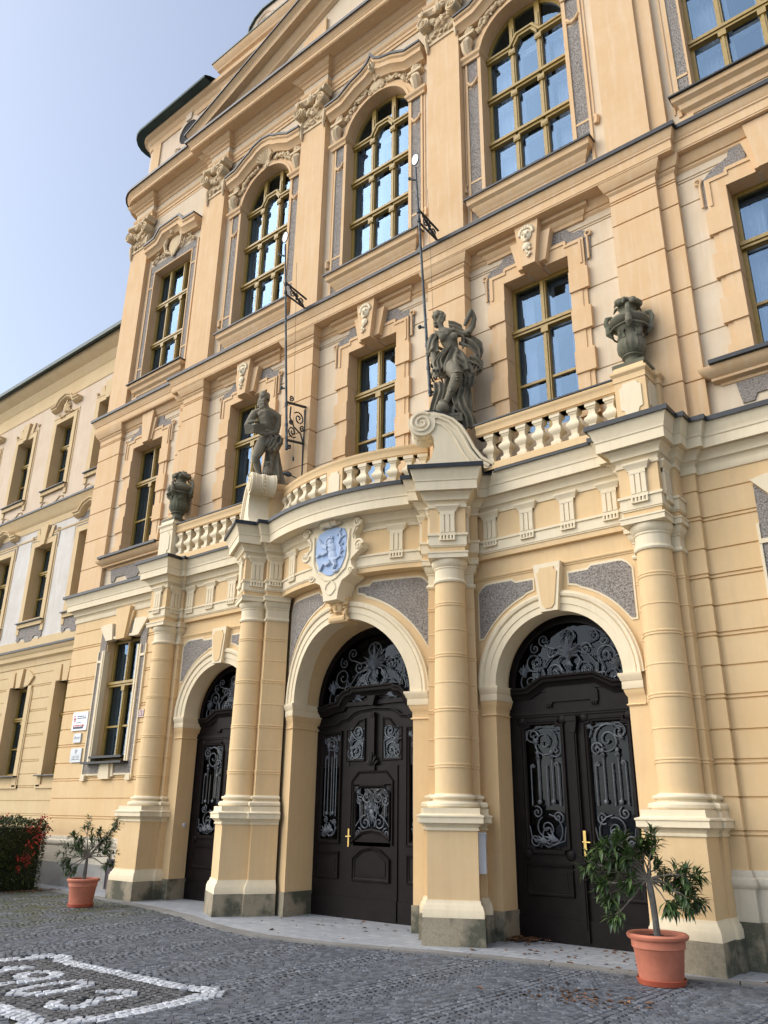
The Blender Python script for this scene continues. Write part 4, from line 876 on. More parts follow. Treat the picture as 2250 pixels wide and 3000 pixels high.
for mir in (False, True):
    portal(3.73, 1.03, flat, mir, 2.3, 5.3, 5.46, 10.89, 0)
    cx = 3.73
    k = MB(mirror=mir); k.prism([(cx-.14,4.40),(cx+.14,4.40),(cx+.225,5.13),(cx-.225,5.13)], 10.30, 10.5); k.done('keystone', M['cream'], B)
    k = MB(mirror=mir); k.prism([(cx-.10,4.50),(cx-.05,4.44),(cx+.05,4.44),(cx+.10,4.50),(cx+.165,4.98),(cx+.12,5.02),(cx+.12,5.06),(cx-.12,5.06),(cx-.12,5.02),(cx-.165,4.98)], 10.285, 10.31); k.done('keystone_panel', M['yellow'], B)
    for s in (-1, 1):
        g = MB(mirror=mir); e = MB(mirror=mir)
        xs = [cx+s*(.30+.95*k/16) for k in range(17)]
        if s < 0: xs = xs[::-1]
        def hi(x, q=0):
            d = abs(x-cx); return (4.94 if d < .62 else 4.99 if d < 1.08 else 4.99-.12*((d-1.08)/.17)**2)+q
        lo = lambda x, q=0: max(3.41+sqrt(max(1.40**2-(x-cx)**2, 0)), 4.16)-q + (.0 if abs(x-cx) > .45 else .02)
        panel(g, xs, lo, hi, .022, flat)
        xs2 = [xs[0]-.03] + xs + [xs[-1]+.03]; panel(e, xs2, lambda x: lo(x, .035), lambda x: hi(x, .035), .014, flat)
        g.done('roughcast_spandrel', M['roughcast'], B); e.done('spandrel_edging', M['cream'], B)
    t = MB(mirror=mir); t.sweep([(2.4,10.42),(cx-.23,10.42)], [(-.02,5.07),(.012,5.07),(.016,5.09),(.032,5.10),(.036,5.12),(.02,5.135),(-.02,5.14)]); t.sweep([(cx+.23,10.42),(5.1,10.42)], [(-.02,5.07),(.012,5.07),(.016,5.09),(.032,5.10),(.036,5.12),(.02,5.135),(-.02,5.14)]); t.done('portal_moulding', M['yellow'], B)
portal(0, 1.33, bow, False, -1.85, 1.85, 5.46, 10.89, 0)
for s in (-1, 1):
    g = MB(); e = MB()
    xs = [s*(.34+1.24*k/22) for k in range(23)]
    if s < 0: xs = xs[::-1]
    def hi(x, q=0):
        d = abs(x); return (5.22 if d < .62 else 5.28 if d < 1.42 else 5.28-.12*((d-1.42)/.16)**2)+q
    lo = lambda x, q=0: max(3.41+sqrt(max(1.73**2-x*x, 0)), 3.9)-q + (.0 if abs(x) > .5 else .03)
    panel(g, xs, lo, hi, .022, bow)
    panel(e, [xs[0]-.03]+xs+[xs[-1]+.03], lambda x: lo(x, .04), lambda x: hi(x, .04), .014, bow)
    g.done('roughcast_spandrel', M['roughcast'], B); e.done('spandrel_edging', M['cream'], B)
# cartouche with the lion shield
h = holder('cartouche', B)
m = MB(); yf = 9.60
out = [(-.16,4.95),(.16,4.95),(.19,5.12),(.27,5.27),(.46,5.36),(.50,5.50),(.47,5.62),(.60,5.72),(.72,5.80),(.70,5.92),(.58,5.98),(.55,6.10),(.66,6.22),(.68,6.34),(.52,6.38),(.3,6.36),(0,6.42),(-.3,6.36),(-.52,6.38),(-.68,6.34),(-.66,6.22),(-.55,6.10),(-.58,5.98),(-.70,5.92),(-.72,5.80),(-.60,5.72),(-.47,5.62),(-.50,5.50),(-.46,5.36),(-.27,5.27),(-.19,5.12)]
m.frustum(out, yf, 9.95, .03)
for s in (-1, 1):
    curl(m, s*.62, 5.86, .10, 0, 1.4, yf, s, .03); curl(m, s*.60, 6.28, .09, 0, 1.4, yf-.02, -s, .028); curl(m, s*.45, 5.44, .07, 0, 1.3, yf, s, .024); curl(m, s*.2, 6.36, .07, 0, 1.3, yf-.05, s, .03)
    m.tube([(s*.55,yf,6.20),(s*.49,yf-.01,6.08),(s*.5,yf,5.98),(s*.58,yf,5.92)], .022, 6); m.tube([(s*.42,yf,6.18),(s*.40,yf-.02,5.9),(s*.41,yf,5.7),(s*.33,yf,5.5),(s*.12,yf,5.36),(0,yf,5.33)], .028, 6)
    m.tube([(0,yf,5.33),(s*.1,yf,5.26),(s*.12,yf,5.17),(s*.05,yf,5.1),(0,yf,5.08)], .02, 6)
m.tube([(-.18,yf-.07,6.36),(.18,yf-.07,6.36)], .075, 10); m.tube([(-.06,yf-.07,6.36),(.06,yf-.07,6.36)], .088, 10)
m.done('frame', M['cream'], h)
sp = [(-.30,6.22),(-.36,6.1),(-.37,5.9),(-.34,5.7),(-.25,5.52),(-.1,5.43),(0,5.40),(.1,5.43),(.25,5.52),(.34,5.7),(.37,5.9),(.36,6.1),(.30,6.22),(.12,6.28),(-.12,6.28)]
m = MB(); m.frustum(sp, yf-.02, yf+.02, .012); m.done('shield', M['shield'], h)
m = MB(); y = yf-.035                                    # rampant lion in relief
def bl(x, z, rx, rz, a=0, d=.035): m.blob((x, y+.01, z), (rx, d, rz), 10, 6, Matrix.Rotation(-a, 3, 'Y'))
bl(-.02,6.02,.085,.075); bl(-.085,6.0,.05,.035,.1); bl(-.04,6.10,.05,.03,.3); bl(.0,5.90,.11,.13,.25); bl(.035,5.78,.09,.13,.5); bl(.06,5.68,.095,.09)
for pts in ([(-.06,5.92),(-.17,5.97),(-.24,6.05),(-.27,6.10)], [(-.05,5.86),(-.17,5.82),(-.25,5.84),(-.29,5.80)], [(.02,5.66),(-.08,5.62),(-.14,5.66),(-.19,5.60),(-.22,5.54)], [(.09,5.66),(.13,5.58),(.08,5.52),(.10,5.47),(.16,5.47)]):
    m.tube([(x, y, z) for x, z in pts], [.05,.04,.032,.03,.026][:len(pts)], 6)
    x, z = pts[-1]
    for q in (-.6, 0, .6): m.tube([(x, y, z), (x+.05*cos(pi+q)*(1 if x < 0 else -1), y-.01, z+.04*sin(q+.3))], [.016,.006], 5)
m.tube([(.12,y,5.68),(.22,y,5.72),(.25,y,5.85),(.19,y,5.95),(.24,y,6.05),(.2,y,6.16),(.14,y,6.2)], [.024,.024,.022,.022,.024,.02,.01], 6)
for x, z, a in ((.25,5.80,.2),(.26,5.92,.8),(.2,5.98,2.6),(.27,6.06,.3),(.17,6.12,2.8),(.22,6.18,1.2),(.23,5.74,-.6)): m.tube([(x,y,z),(x+.07*cos(a),y-.005,z+.07*sin(a))], [.018,.005], 5)
for i in range(12): a = 1.0+i*.36; m.tube([(-.01+.08*cos(a),y-.01,6.0+.08*sin(a)),(.0+.15*cos(a+.3),y-.005,5.98+.15*sin(a+.3))], [.024,.006], 5)
m.done('lion_relief', M['lion'], h)
m = MB(); rnd = random.Random(4)                         # keystone mask
m.frustum([(-.14,4.66),(.14,4.66),(.2,5.1),(-.2,5.1)], 9.84, 10.2, .03)
m.blob((0,9.83,4.92),(.13,.08,.17),10,7); m.blob((0,9.76,4.88),(.03,.04,.05)); m.blob((-.05,9.77,4.95),.03); m.blob((.05,9.77,4.95),.03); m.blob((0,9.77,4.81),(.05,.03,.025)); m.tube([(-.17,9.84,4.7),(.17,9.84,4.7)],.07,10)
lumps(m, [(-.15,5.02),(0,5.12),(.15,5.02)], .055, 9.82, 12, rnd, .03); lumps(m, [(-.16,4.98),(-.15,4.75)], .045, 9.83, 6, rnd, .02); lumps(m, [(.16,4.98),(.15,4.75)], .045, 9.83, 6, rnd, .02)
curl(m,-.17,4.7,.06,0,1.3,9.83,1,.025); curl(m,.17,4.7,.06,0,1.3,9.83,-1,.025); m.blob((0,9.66,5.14),(.05,.04,.06))
m.done('mask', M['yellow'], h)
# balustrades
def baluster(parent, x, y, a, mir, z0=6.86, z1=7.38):
    m = MB(mirror=mir).fr(x, y, a); H = z1-z0
    pr = [(.084,0),(.084,.12),(.070,.14),(.052,.17),(.048,.24),(.06,.34),(.098,.42),(.106,.47),(.100,.53),(.068,.60),(.066,.64),(.056,.66),(.05,.72),(.054,.80),(.07,.84),(.072,.87),(.088,.89),(.088,1.0)]
    m.lathe(0, 0, [(r, z0+t*H) for r, t in pr], sq=True); m.done('baluster', M['cream'], parent, smooth=28)
RAILP = [(-.1,7.378),(.075,7.378),(.08,7.40),(.10,7.41),(.10,7.50),(.11,7.515),(.125,7.54),(.125,7.575),(-.1,7.585)]
BASEP = [(-.1,6.74),(.115,6.74),(.115,6.845),(.10,6.86),(-.1,6.862)]
for mir in (False, True):
    h = holder('balustrade', B)
    m = MB(mirror=mir)
    for pr in (RAILP, BASEP): m.sweep([(2.75,10.12),(5.25,10.12)], pr, caps=False); m.sweep([(5.25,10.12),(2.75,10.12)], pr, caps=False)
    m.done('rail', M['yellow'], h)
    m = MB(mirror=mir); m.box(2.72,5.2,9.985,10.26,7.586,7.612); m.done('rail_flashing', M['flash'], h)
    for k in range(8): baluster(h, 2.98+.295*k, 10.12, 0, mir)
h = holder('balustrade', B); h['label'] = 'bowed balustrade over the middle door'
Rb = 4.10; tb = .44
bp = [(Rb*sin(tb*k/14), YC-Rb*cos(tb*k/14)) for k in range(-14, 15)]
m = MB()
for pr in (RAILP, BASEP):
    pr = [(o*.85, z) for o, z in pr]; m.sweep(bp, pr, caps=False); m.sweep(bp[::-1], pr, caps=False)
m.done('rail', M['yellow'], h)
for s in (-1, 1):
    for x in (.30,.59,.88,1.16,1.43,1.66): t = math.asin(x/Rb); baluster(h, x, ay(Rb, x), t, s < 0)
m = MB(); m.box(-.19,.19,9.60,9.86,6.85,7.40); m.done('pier', M['yellow'], h)
m = MB(); m.prism([(-.09,6.90),(.09,6.90),(.09,6.95),(.13,6.97),(.13,7.28),(.09,7.30),(.09,7.35),(-.09,7.35),(-.09,7.30),(-.13,7.28),(-.13,6.97),(-.09,6.95)], 9.585, 9.7); m.done('plaque', M['cream'], h)
# pedestals under the urns, scroll consoles, pedestals under the statues
for mir in (False, True):
    h = holder('urn_pedestal', B); m = MB(mirror=mir).fr(5.42, 10.16, 0)
    P4 = [(-.23,.35),(-.23,-.23),(.23,-.23),(.23,.12),(.30,.12),(.30,.4)]
    m.sweep(P4, [(-.1,6.74),(.02,6.74),(.02,6.84),(0,6.86),(0,7.47),(.012,7.475),(.012,7.56),(.03,7.58),(.045,7.60),(.045,7.63),(.02,7.65),(.0,7.66),(-.01,7.72),(-.2,7.725)], caps=False); m.box(-.22,.22,-.22,.3,7.5,7.722); m.done('pedestal', M['yellow'] if not mir else M['cream'], h)
    m = MB(mirror=mir).fr(5.42, 10.16, 0)
    def plq(mm): mm.prism([(-.09,6.93),(.09,6.93),(.11,7.0),(.16,7.02),(.16,7.36),(.12,7.38),(.10,7.43),(-.10,7.43),(-.12,7.38),(-.16,7.36),(-.16,7.02),(-.11,7.0)], -.245, -.2)
    plq(m); x, y = 5.42, 10.16; m.fr(x, y, pi/2); plq(m); m.fr(x, y, -pi/2); plq(m); m.done('plaque', M['cream'], h)
    h = holder('scroll_console', B)
    S = [(.80,6.77),(.66,6.82),(.52,6.94),(.42,7.10),(.34,7.30),(.25,7.50),(.13,7.67),(-.03,7.78),(-.2,7.84),(-.36,7.84),(-.50,7.76),(-.57,7.64),(-.52,7.50),(-.40,7.43),(-.26,7.44),(-.2,7.36),(-.19,7.2),(-.24,7.0),(-.36,6.86),(-.45,6.77)]
    m = MB(mirror=mir).fr(*CC); m.prism(S, -.30, .14)
    inner = [(.68,6.80),(.50,6.92),(.38,7.10),(.28,7.32),(.18,7.50),(.04,7.64),(-.12,7.72),(-.3,7.73)]
    m.tube([(u,-.31,z) for u, z in inner], .03, 6); m.tube([(u-.10,-.305,z-.06) for u, z in inner[1:-1]], .022, 6); m.tube([(u+.07,-.31,z+.03) for u, z in inner], .028, 6)
    m.tube(spiral(-.39,7.62,.19,.9,2.2,-.34,1,18,.12), .024, 6)
    v = [(-.335,.225),(-.30,.23),(-.27,.215),(-.25,.222),(-.2,.205),(-.14,.20),(-.12,.215),(-.1,.20),(-.07,.20),(-.04,.215),(-.02,.20),(.05,.205),(.1,.222),(.12,.215),(.15,.228)]
    rows = [[m.P(-.39+r*cos(2*pi*k/20), vv, 7.62+r*sin(2*pi*k/20)) for k in range(20)] for vv, r in v]
    for a, b in zip(rows, rows[1:]):
        for k in range(20): m.F(a[k], a[(k+1) % 20], b[(k+1) % 20], b[k])
    m.F(*rows[0]); m.F(*rows[-1][::-1])
    for k in range(18): m.blob((-.39+(.205)*cos(2*pi*k/18), -.085, 7.62+.205*sin(2*pi*k/18)), .022, 6, 4)
    m.done('scroll', M['cream'], h)
    m = MB(mirror=mir).fr(*CC); sweep_xz(m, S[:10][::-1], [(0,.16),(.02,.16),(.02,-.31),(0,-.31)]); m.done('scroll_flashing', M['flash'], h)
    m = MB(mirror=mir).fr(*CC); m.sweep([(-.25,.56),(-.25,.10),(.25,.10),(.25,.56)], [(-.2,6.74),(0,6.74),(0,7.60),(.02,7.62),(.03,7.66),(.04,7.69),(.04,7.74),(-.2,7.745)], caps=False); m.box(-.27,.27,.08,.56,7.70,7.743); m.done('statue_pedestal', M['yellow'], h)
# ------------------------------------------------------------------ doors
def rect_mould(m, x0, x1, z0, z1, y, w=.05, t=.028, corner=0):
    c = corner
    if c: pts = [(x0+c,z0),(x1-c,z0)] + [(x1-c*cos(a), z0+c*sin(a)) for a in (.4,.8,1.2)][:0] + [(x1-c,z0+c*.55),(x1,z0+c*.75),(x1,z1-c*.75),(x1-c,z1-c*.55),(x1-c,z1),(x0+c,z1),(x0+c,z1-c*.55),(x0,z1-c*.75),(x0,z0+c*.75),(x0+c,z0+c*.55)]
    else: pts = [(x0,z0),(x1,z0),(x1,z1),(x0,z1)]
    closed(m, pts, y, w, t)
def closed(m, pts, y, w, t):
    n = len(pts); cx = sum(p[0] for p in pts)/n; cz = sum(p[1] for p in pts)/n
    rows = []
    for i, p in enumerate(pts):
        a, b = pts[i-1], pts[(i+1) % n]
        d1 = Vector((p[0]-a[0], p[1]-a[1])).normalized(); d2 = Vector((b[0]-p[0], b[1]-p[1])).normalized()
        n1 = Vector((-d1.y, d1.x)); n2 = Vector((-d2.y, d2.x)); k = max(1+n1.dot(n2), .35); mm = (n1+n2)/k
        rows.append([m.P(p[0]+mm.x*o, y-q, p[1]+mm.y*o) for o, q in ((-.0,-.01),(.0,t*.6),(.008,t),(w*.3,t),(w*.4,t*.5),(w*.75,t*.35),(w,-.012))])
    for i in range(n):
        a, b = rows[i], rows[(i+1) % n]
        for k in range(6): m.F(a[k], b[k], b[k+1], a[k+1])
def leafy(m, x, z, a, l, y, th=.012):                  # forged acanthus leaf
    for q in (-.5, -.22, 0, .22, .5):
        k = l*(1-.5*abs(q)); m.tube([(x,y,z),(x+k*.5*cos(a+q*.7),y-.015,z+k*.5*sin(a+q*.7)),(x+k*cos(a+q*1.4),y-.005,z+k*sin(a+q*1.4))], [th*.6,th*1.2,th*.2], 4)
def sc(m, x, z, r, a0, turns, s, y, th=.0105): m.tube(spiral(x, z, r, a0, turns, y, s, 16, .14), th, 5); m.blob((x+r*.12*cos(a0+s*turns*6.28), y, z+r*.12*sin(a0+s*turns*6.28)), th*1.7, 5, 4)
def grille_leaf(m, cx, x0, x1, z0, z1, y, s):          # tall glazed panel of a leaf
    w = x1-x0; c = (x0+x1)/2; th = .0105
    sc(m, c-s*w*.02, z1-w*.42, w*.36, 1.2, 1.7, s, y); sc(m, c+s*w*.26, z1-w*.24, w*.2, 2.5, 1.5, -s, y); sc(m, c-s*w*.3, z1-w*.62, w*.16, .4, 1.4, s, y)
    m.tube([(x0+.03,y,z1-w*.35),(x0+.07,y,z1-.08),(c,y,z1-.03),(x1-.08,y,z1-.10)], th, 5); leafy(m, c-s*w*.35, z1-.1, 2.5 if s > 0 else .6, .16, y); leafy(m, c+s*w*.25, z1-w*.3, -1, .12, y)
    zb, zt = z0+w*.95, z1-w*.85
    for k, q in enumerate((-.36, -.16, .05, .2, .36)):
        X = c+q*w; zz = zt+(.1 if k % 2 else -.05)
        m.tube([(X,y,zb+.04*(k%2)),(X,y,zz)], th*.9, 5)
        if k in (1, 3): m.blob((X,y-.01,zz+.02), (.03,.025,.035), 7, 5); m.blob((X,y-.01,zb+.05), (.035,.025,.035), 7, 5); leafy(m, X, zb+.02, pi/2, .07, y); leafy(m, X, zz, -pi/2, .08, y)
        if k in (0, 4): sc(m, X+(.035 if k else -.035)*-1, zz, .035, 0, 1.1, 1 if k else -1, y, .009)
    sc(m, c-s*w*.05, z0+w*.36, w*.40, pi/2, 1.15, s, y); sc(m, c+s*w*.02, z0+w*.46, w*.26, 2, 1.5, -s, y); sc(m, c+s*w*.33, z0+w*.2, w*.15, 0, 1.4, s, y); sc(m, c-s*w*.28, z0+w*.7, w*.14, -1, 1.4, -s, y); sc(m, c+s*w*.25, z0+w*.8, w*.14, 2, 1.4, s, y)
    m.tube([(x0+.02,y,z0+w*.5),(x0+.05,y,z0+.15),(c,y,z0+.03),(x1-.05,y,z0+.12),(x1-.02,y,z0+w*.5)], th, 5); leafy(m, c-s*w*.25, z0+.12, .2 if s > 0 else 2.9, .22, y, .02); leafy(m, c, z0+.10, .1 if s > 0 else 3.0, .2, y, .018)
def tymp(m, cx, r, zs, zb, y):                         # fan light grille
    T = lambda x, z: (cx+x, y, zs+z); th = .0125
    def mir(f):
        for s in (-1, 1): f(s)
    h0 = zb-zs
    m.blob((cx,y-.02,zs+h0+.38*r), (.04,.03,.24*r), 8, 6); leafy(m, cx, zs+h0+.2*r, pi/2, .42*r, y-.02, .03); leafy(m, cx, zs+h0+.2*r, -pi/2, .16*r, y-.02, .03); leafy(m, cx, zs+h0+.25*r, 2.4, .25*r, y, .022); leafy(m, cx, zs+h0+.25*r, .75, .25*r, y, .022)
    m.tube([T(.12*r*cos(t), .76*r+.11*r*sin(t)) for t in [2*pi*k/20 for k in range(21)]], th, 5)
    def f(s):
        m.tube([T(s*.03*r,.66*r),T(s*.14*r,.52*r),T(s*.33*r,.44*r),T(s*.47*r,.28*r),T(s*.46*r,.1*r),T(s*.36*r,.0)], th, 5)
        m.tube([T(s*.06*r,.86*r),T(-s*.10*r,.72*r),T(s*.04*r,.62*r),T(s*.26*r,.58*r),T(s*.42*r,.64*r)], th, 5); sc(m, cx+s*.43*r, zs+.74*r, .10*r, -1.6, 1.4, s, y)
        m.tube([T(s*.12*r,.22*r),T(s*.2*r,.36*r),T(s*.12*r,.48*r),T(s*.02*r,.5*r)], th, 5); sc(m, cx+s*.27*r, zs+.2*r, .14*r, 3.1 if s > 0 else 0, 1.4, -s, y); sc(m, cx+s*.3*r, zs+.53*r, .10*r, 0, 1.4, s, y)
        sc(m, cx+s*.62*r, zs+.40*r, .17*r, -.6, 1.6, s, y); sc(m, cx+s*.72*r, zs+.07*r, .20*r, 1.2, 1.5, -s, y); sc(m, cx+s*.60*r, zs+.62*r, .09*r, 2, 1.3, -s, y); sc(m, cx+s*.84*r, zs+.28*r, .1*r, 1, 1.3, s, y)
        m.tube([T(s*.4*r,.12*r),T(s*.6*r,.12*r)], .02, 4); leafy(m, cx+s*.38*r, zs+.05*r, 2.6 if s > 0 else .5, .22*r, y, .024); leafy(m, cx+s*.80*r, zs+.16*r, 1.7, .22*r, y, .022)
        m.tube([T(s*.52*r,.0),T(s*.58*r,.2*r),T(s*.53*r,.36*r),T(s*.47*r,.2*r),T(s*.52*r,.0)], th, 5)
        for q in range(4): m.blob(T(s*(.24+.06*q)*r,(.46-.02*q)*r), .016, 5, 4)
    mir(f)
def door_side(mir):
    cx = 3.73; H = 1.09; y = 10.83
    d = holder('door', B, (cx if not mir else -cx, y, 0)); d['label'] = 'dark double door with iron grilles' 
    m = MB(mirror=mir)
    bars(m, cx-H, cx+H, -.02, 3.40, .07, y-.02, 10.9); arch_band(m, cx, 3.41, .90, 1.06, y-.02, 10.9); arch_band(m, cx, 3.41, .90, .93, y-.045, 10.9)
    low = [(-H,3.30),(-.70,3.30),(-.42,3.45),(.42,3.45),(.70,3.30),(H,3.30)]
    m.prism([(cx-H,3.0),(cx+H,3.0)] + [(cx+x,z+.06) for x, z in low[::-1]], y, 10.9)
    sweep_xz(m, [(cx+x,z+.10) for x, z in low], [(0,10.9),(0,y-.13),(-.03,y-.125),(-.05,y-.10),(-.09,y-.09),(-.095,y-.06),(-.14,y-.03),(-.16,y-.025),(-.17,10.9)][::-1])
    m.prism([(cx-.42,3.14),(cx-.30,3.14),(cx-.30,3.17),(cx+.30,3.17),(cx+.30,3.14),(cx+.42,3.14),(cx+.42,3.30),(cx+.34,3.36),(cx-.34,3.36),(cx-.42,3.30)], y-.03, y+.02)
    for s in (-1, 1):
        for k in range(3): m.box(cx+s*.36-.05+.035*k, cx+s*.36-.028+.035*k, y-.045, y, 3.10, 3.135)
    m.box(cx-H+.07, cx+H-.07, y-.045, y+.02, 3.0, 3.05); m.box(cx-H+.07, cx+H-.07, y-.025, y+.02, 2.97, 3.0)
    m.done('door_frame', M['wood'], d)
    for s in (-1, 1):
        l = holder('leaf', d, (0, 0, 0)); 
        a, b = sorted((cx+s*.005, cx+s*1.02)); g0, g1 = sorted((cx+s*.17, cx+s*.84))
        m = MB(mirror=mir)
        m.box(a, g0, y, 10.89, .02, 2.97); m.box(g1, b, y, 10.89, .02, 2.97); m.box(g0, g1, y, 10.89, .02, 1.12); m.box(g0, g1, y, 10.89, 2.90, 2.97)
        rect_mould(m, g0-.02, g1+.02, 1.10, 2.92, y, .07, .035, .09); rect_mould(m, g0-.03, g1+.03, .57, .98, y, .06, .03); m.box(g0+.07, g1-.07, y-.006, y+.02, .67, .88); m.box(a, b, y-.018, y, .02, .31)
        for q in ((g0, 1.10), (g1, 1.10), (g0, 2.92), (g1, 2.92)): m.blob((q[0], y+.005, q[1]), (.085, .03, .085), 10, 6)
        if s > 0: m.box(cx-.05, cx+.05, y-.05, y, .05, 2.9); m.box(cx-.03, cx+.03, y-.065, y-.045, .2, 2.75); m.box(cx-.085, cx+.085, y-.09, y, 2.88, 2.95); m.prism([(cx-.05,2.72),(cx+.05,2.72),(cx+.08,2.88),(cx-.08,2.88)], y-.075, y); m.box(cx-.08, cx+.08, y-.07, y, 1.0, 1.03); m.box(cx-.07, cx+.07, y-.07, y, 1.03, 1.06); m.box(cx-.08, cx+.08, y-.07, y, .80, .82)
        o = m.done('leaf', M['wood'], d)
        D.objects.remove(l)
        m = MB(mirror=mir); grille_leaf(m, cx, g0+.03, g1-.03, 1.16, 2.86, y+.01, s); m.done('grille', M['iron'], d)
        m = MB(mirror=mir); m.quad((g0, y+.045, 1.1), (g1, y+.045, 1.1), (g1, y+.045, 2.92), (g0, y+.045, 2.92)); m.done('pane', M['doorglass'], d, smooth=0)
    m = MB(mirror=mir); tymp(m, cx, .92, 3.42, 3.56, y+.0); m.done('grille', M['iron'], d)
    m = MB(mirror=mir); m.F(*[m.P(cx+.93*cos(pi*k/24), y+.05, 3.41+.93*sin(pi*k/24)) for k in range(25)]); m.done('pane', M['doorglass'], d, smooth=0)
    if not mir:
        m = MB(); m.box(cx+.06, cx+.10, y-.06, y-.04, 1.10, 1.42); m.tube([(cx+.08,y-.055,1.28),(cx+.08,y-.12,1.28),(cx+.19,y-.12,1.275)], .011, 8); m.done('handle', M['brass'], d)
for mir in (False, True): door_side(mir)
def door_mid():
    cx = 0; H = 1.42; y = 10.83; d = holder('door', B, (0, y, 0)); d['label'] = 'dark wide double door with a small wicket leaf in the middle'
    m = MB()
    bars(m, -H, H, -.02, 3.45, .07, y-.02, 10.9); arch_band(m, 0, 3.41, 1.20, 1.40, y-.02, 10.9, n=36); arch_band(m, 0, 3.41, 1.20, 1.23, y-.045, 10.9, n=36)
    top = [(-H,3.40),(-1.12,3.40),(-1.0,3.44),(-.90,3.46),(-.80,3.47),(-.74,3.56),(-.64,3.64),(-.52,3.66),(-.50,3.70),(.50,3.70),(.52,3.66),(.64,3.64),(.74,3.56),(.80,3.47),(.90,3.46),(1.0,3.44),(1.12,3.40),(H,3.40)]
    m.prism([(-H,3.0),(H,3.0)] + [(x,z-.05) for x, z in top[::-1]], y+.03, 10.9)
    sweep_xz(m, top, [(0,10.9),(0,y-.14),(-.03,y-.135),(-.045,y-.11),(-.09,y-.10),(-.095,y-.07),(-.14,y-.03),(-.17,y-.02),(-.18,10.9)][::-1])
    lo = [(-H,3.07),(-1.0,3.08),(-.84,3.10),(-.74,3.17),(-.60,3.18),(-.50,3.26),(-.36,3.31),(0,3.335),(.36,3.31),(.50,3.26),(.60,3.18),(.74,3.17),(.84,3.10),(1.0,3.08),(H,3.07)]
    sweep_xz(m, lo, [(0,10.9),(0,y-.03),(-.02,y-.03),(-.035,y-.005),(-.06,y-.0),(-.065,10.9)][::-1])
    m.prism([(-H+.07,2.36),(-.57,2.36),(.57,2.36),(H-.07,2.36),(H-.07,3.02),(.84,3.05),(.74,3.12),(.6,3.13),(.5,3.21),(.36,3.26),(0,3.285),(-.36,3.26),(-.5,3.21),(-.6,3.13),(-.74,3.12),(-.84,3.05),(-H+.07,3.02)], y+.012, 10.89)
    m.box(-.045, .045, y-.05, y, 2.36, 3.2); m.prism([(-.04,3.36),(.04,3.36),(.09,3.52),(-.09,3.52)], y-.1, y)
    for k in range(3): m.box(-.045+.033*k, -.022+.033*k, y-.065, y, 3.16, 3.24)
    for s in (-1, 1):
        a, b = sorted((s*.62, s*.19)); closed(m, [(a,2.44),(b,2.44)] + ([(b,2.98),(b-.14,2.98),(a+.16,3.13),(a,3.16)] if s > 0 else [(b,3.16),(b-.16,3.13),(a+.14,2.98),(a,2.98)]), y+.012, .05, .03)
    leafspray(m, 0, 2.33, pi/2, .26, y-.03, 5, .03); m.box(-.07, .07, y-.06, y, 2.28, 2.36)
    m.done('door_frame', M['wood'], d)
    m = MB()
    for s in (-1, 1):
        a, b = sorted((s*.19, s*.62)); c = (a+b)/2
        m2 = m; sc(m, c-s*.0, 2.60, .14, 1, 1.4, s, y-.01); sc(m, c+s*.1, 2.56, .08, 2, 1.3, -s, y-.01); sc(m, c-s*.05, 2.92, .12, -1, 1.5, -s, y-.01); leafy(m, c+s*.1, 2.7, 1.4, .2, y-.01, .018); m.tube([(c-s*.15,y-.01,2.5),(c-s*.17,y-.01,2.75),(c,y-.01,2.82),(c+s*.12,y-.01,2.95)], .0105, 5)
    m.done('grille', M['iron'], d)
    m = MB()
    for s in (-1, 1): m.box(*sorted((s*.2, s*.6)), y+.005, y+.008, 2.46, 2.99)
    m.done('pane', M['doorglass'], d, smooth=0)
    for s in (-1, 1):                                   # side leaves
        a, b = sorted((s*.545, s*1.35)); g0, g1 = sorted((s*.75, s*1.20))
        m = MB(); m.box(a, g0, y, 10.89, .02, 2.99); m.box(g1, b, y, 10.89, .02, 2.99); m.box(g0, g1, y, 10.89, .02, 1.15); m.box(g0, g1, y, 10.89, 2.95, 2.99)
        rect_mould(m, g0-.04, g1+.04, 1.12, 2.97, y-.0, .07, .04); rect_mould(m, g0-.03, g1+.03, .58, 1.0, y, .06, .035); m.box(g0+.06, g1-.06, y-.008, y+.02, .68, .9); m.box(a, b, y-.018, y, .02, .32); m.done('leaf', M['wood'], d)
        m = MB(); grille_leaf(m, 0, g0+.04, g1-.04, 1.2, 2.9, y+.005, s); m.done('grille', M['iron'], d)
        m = MB(); m.quad((g0, y+.045, 1.1), (g1, y+.045, 1.1), (g1, y+.045, 2.97), (g0, y+.045, 2.97)); m.done('pane', M['doorglass'], d, smooth=0)
    m = MB(); w = .535; yy = y-.02                       # wicket leaf
    m.box(-w, -.40, yy, 10.88, .02, 2.36); m.box(.40, w, yy, 10.88, .02, 2.36); m.box(-.4, .4, yy, 10.88, .02, 1.16); m.box(-.4, .4, yy, 10.88, 2.04, 2.36)
    closed(m, [(-.50,1.95),(-.50,.35)][:0] + [(-.46,1.12),(-.2,1.28),(0,1.31),(.2,1.28),(.46,1.12),(.46,2.12),(.30,2.28),(-.30,2.28),(-.46,2.12)], yy, .05, .03)
    closed(m, [(-.40,1.17),(-.2,1.30),(0,1.33),(.2,1.30),(.40,1.17),(.40,1.92),(.26,2.05),(-.26,2.05),(-.40,1.92)], yy, .05, .035)
    m.prism([(-.4,1.1),(.4,1.1),(.4,1.17),(.2,1.30),(0,1.33),(-.2,1.30),(-.4,1.17)], yy, 10.88)
    for s in (-1, 1): m.prism([(s*.26,2.06),(s*.41,2.06),(s*.41,1.90)][::-s], yy, 10.88)
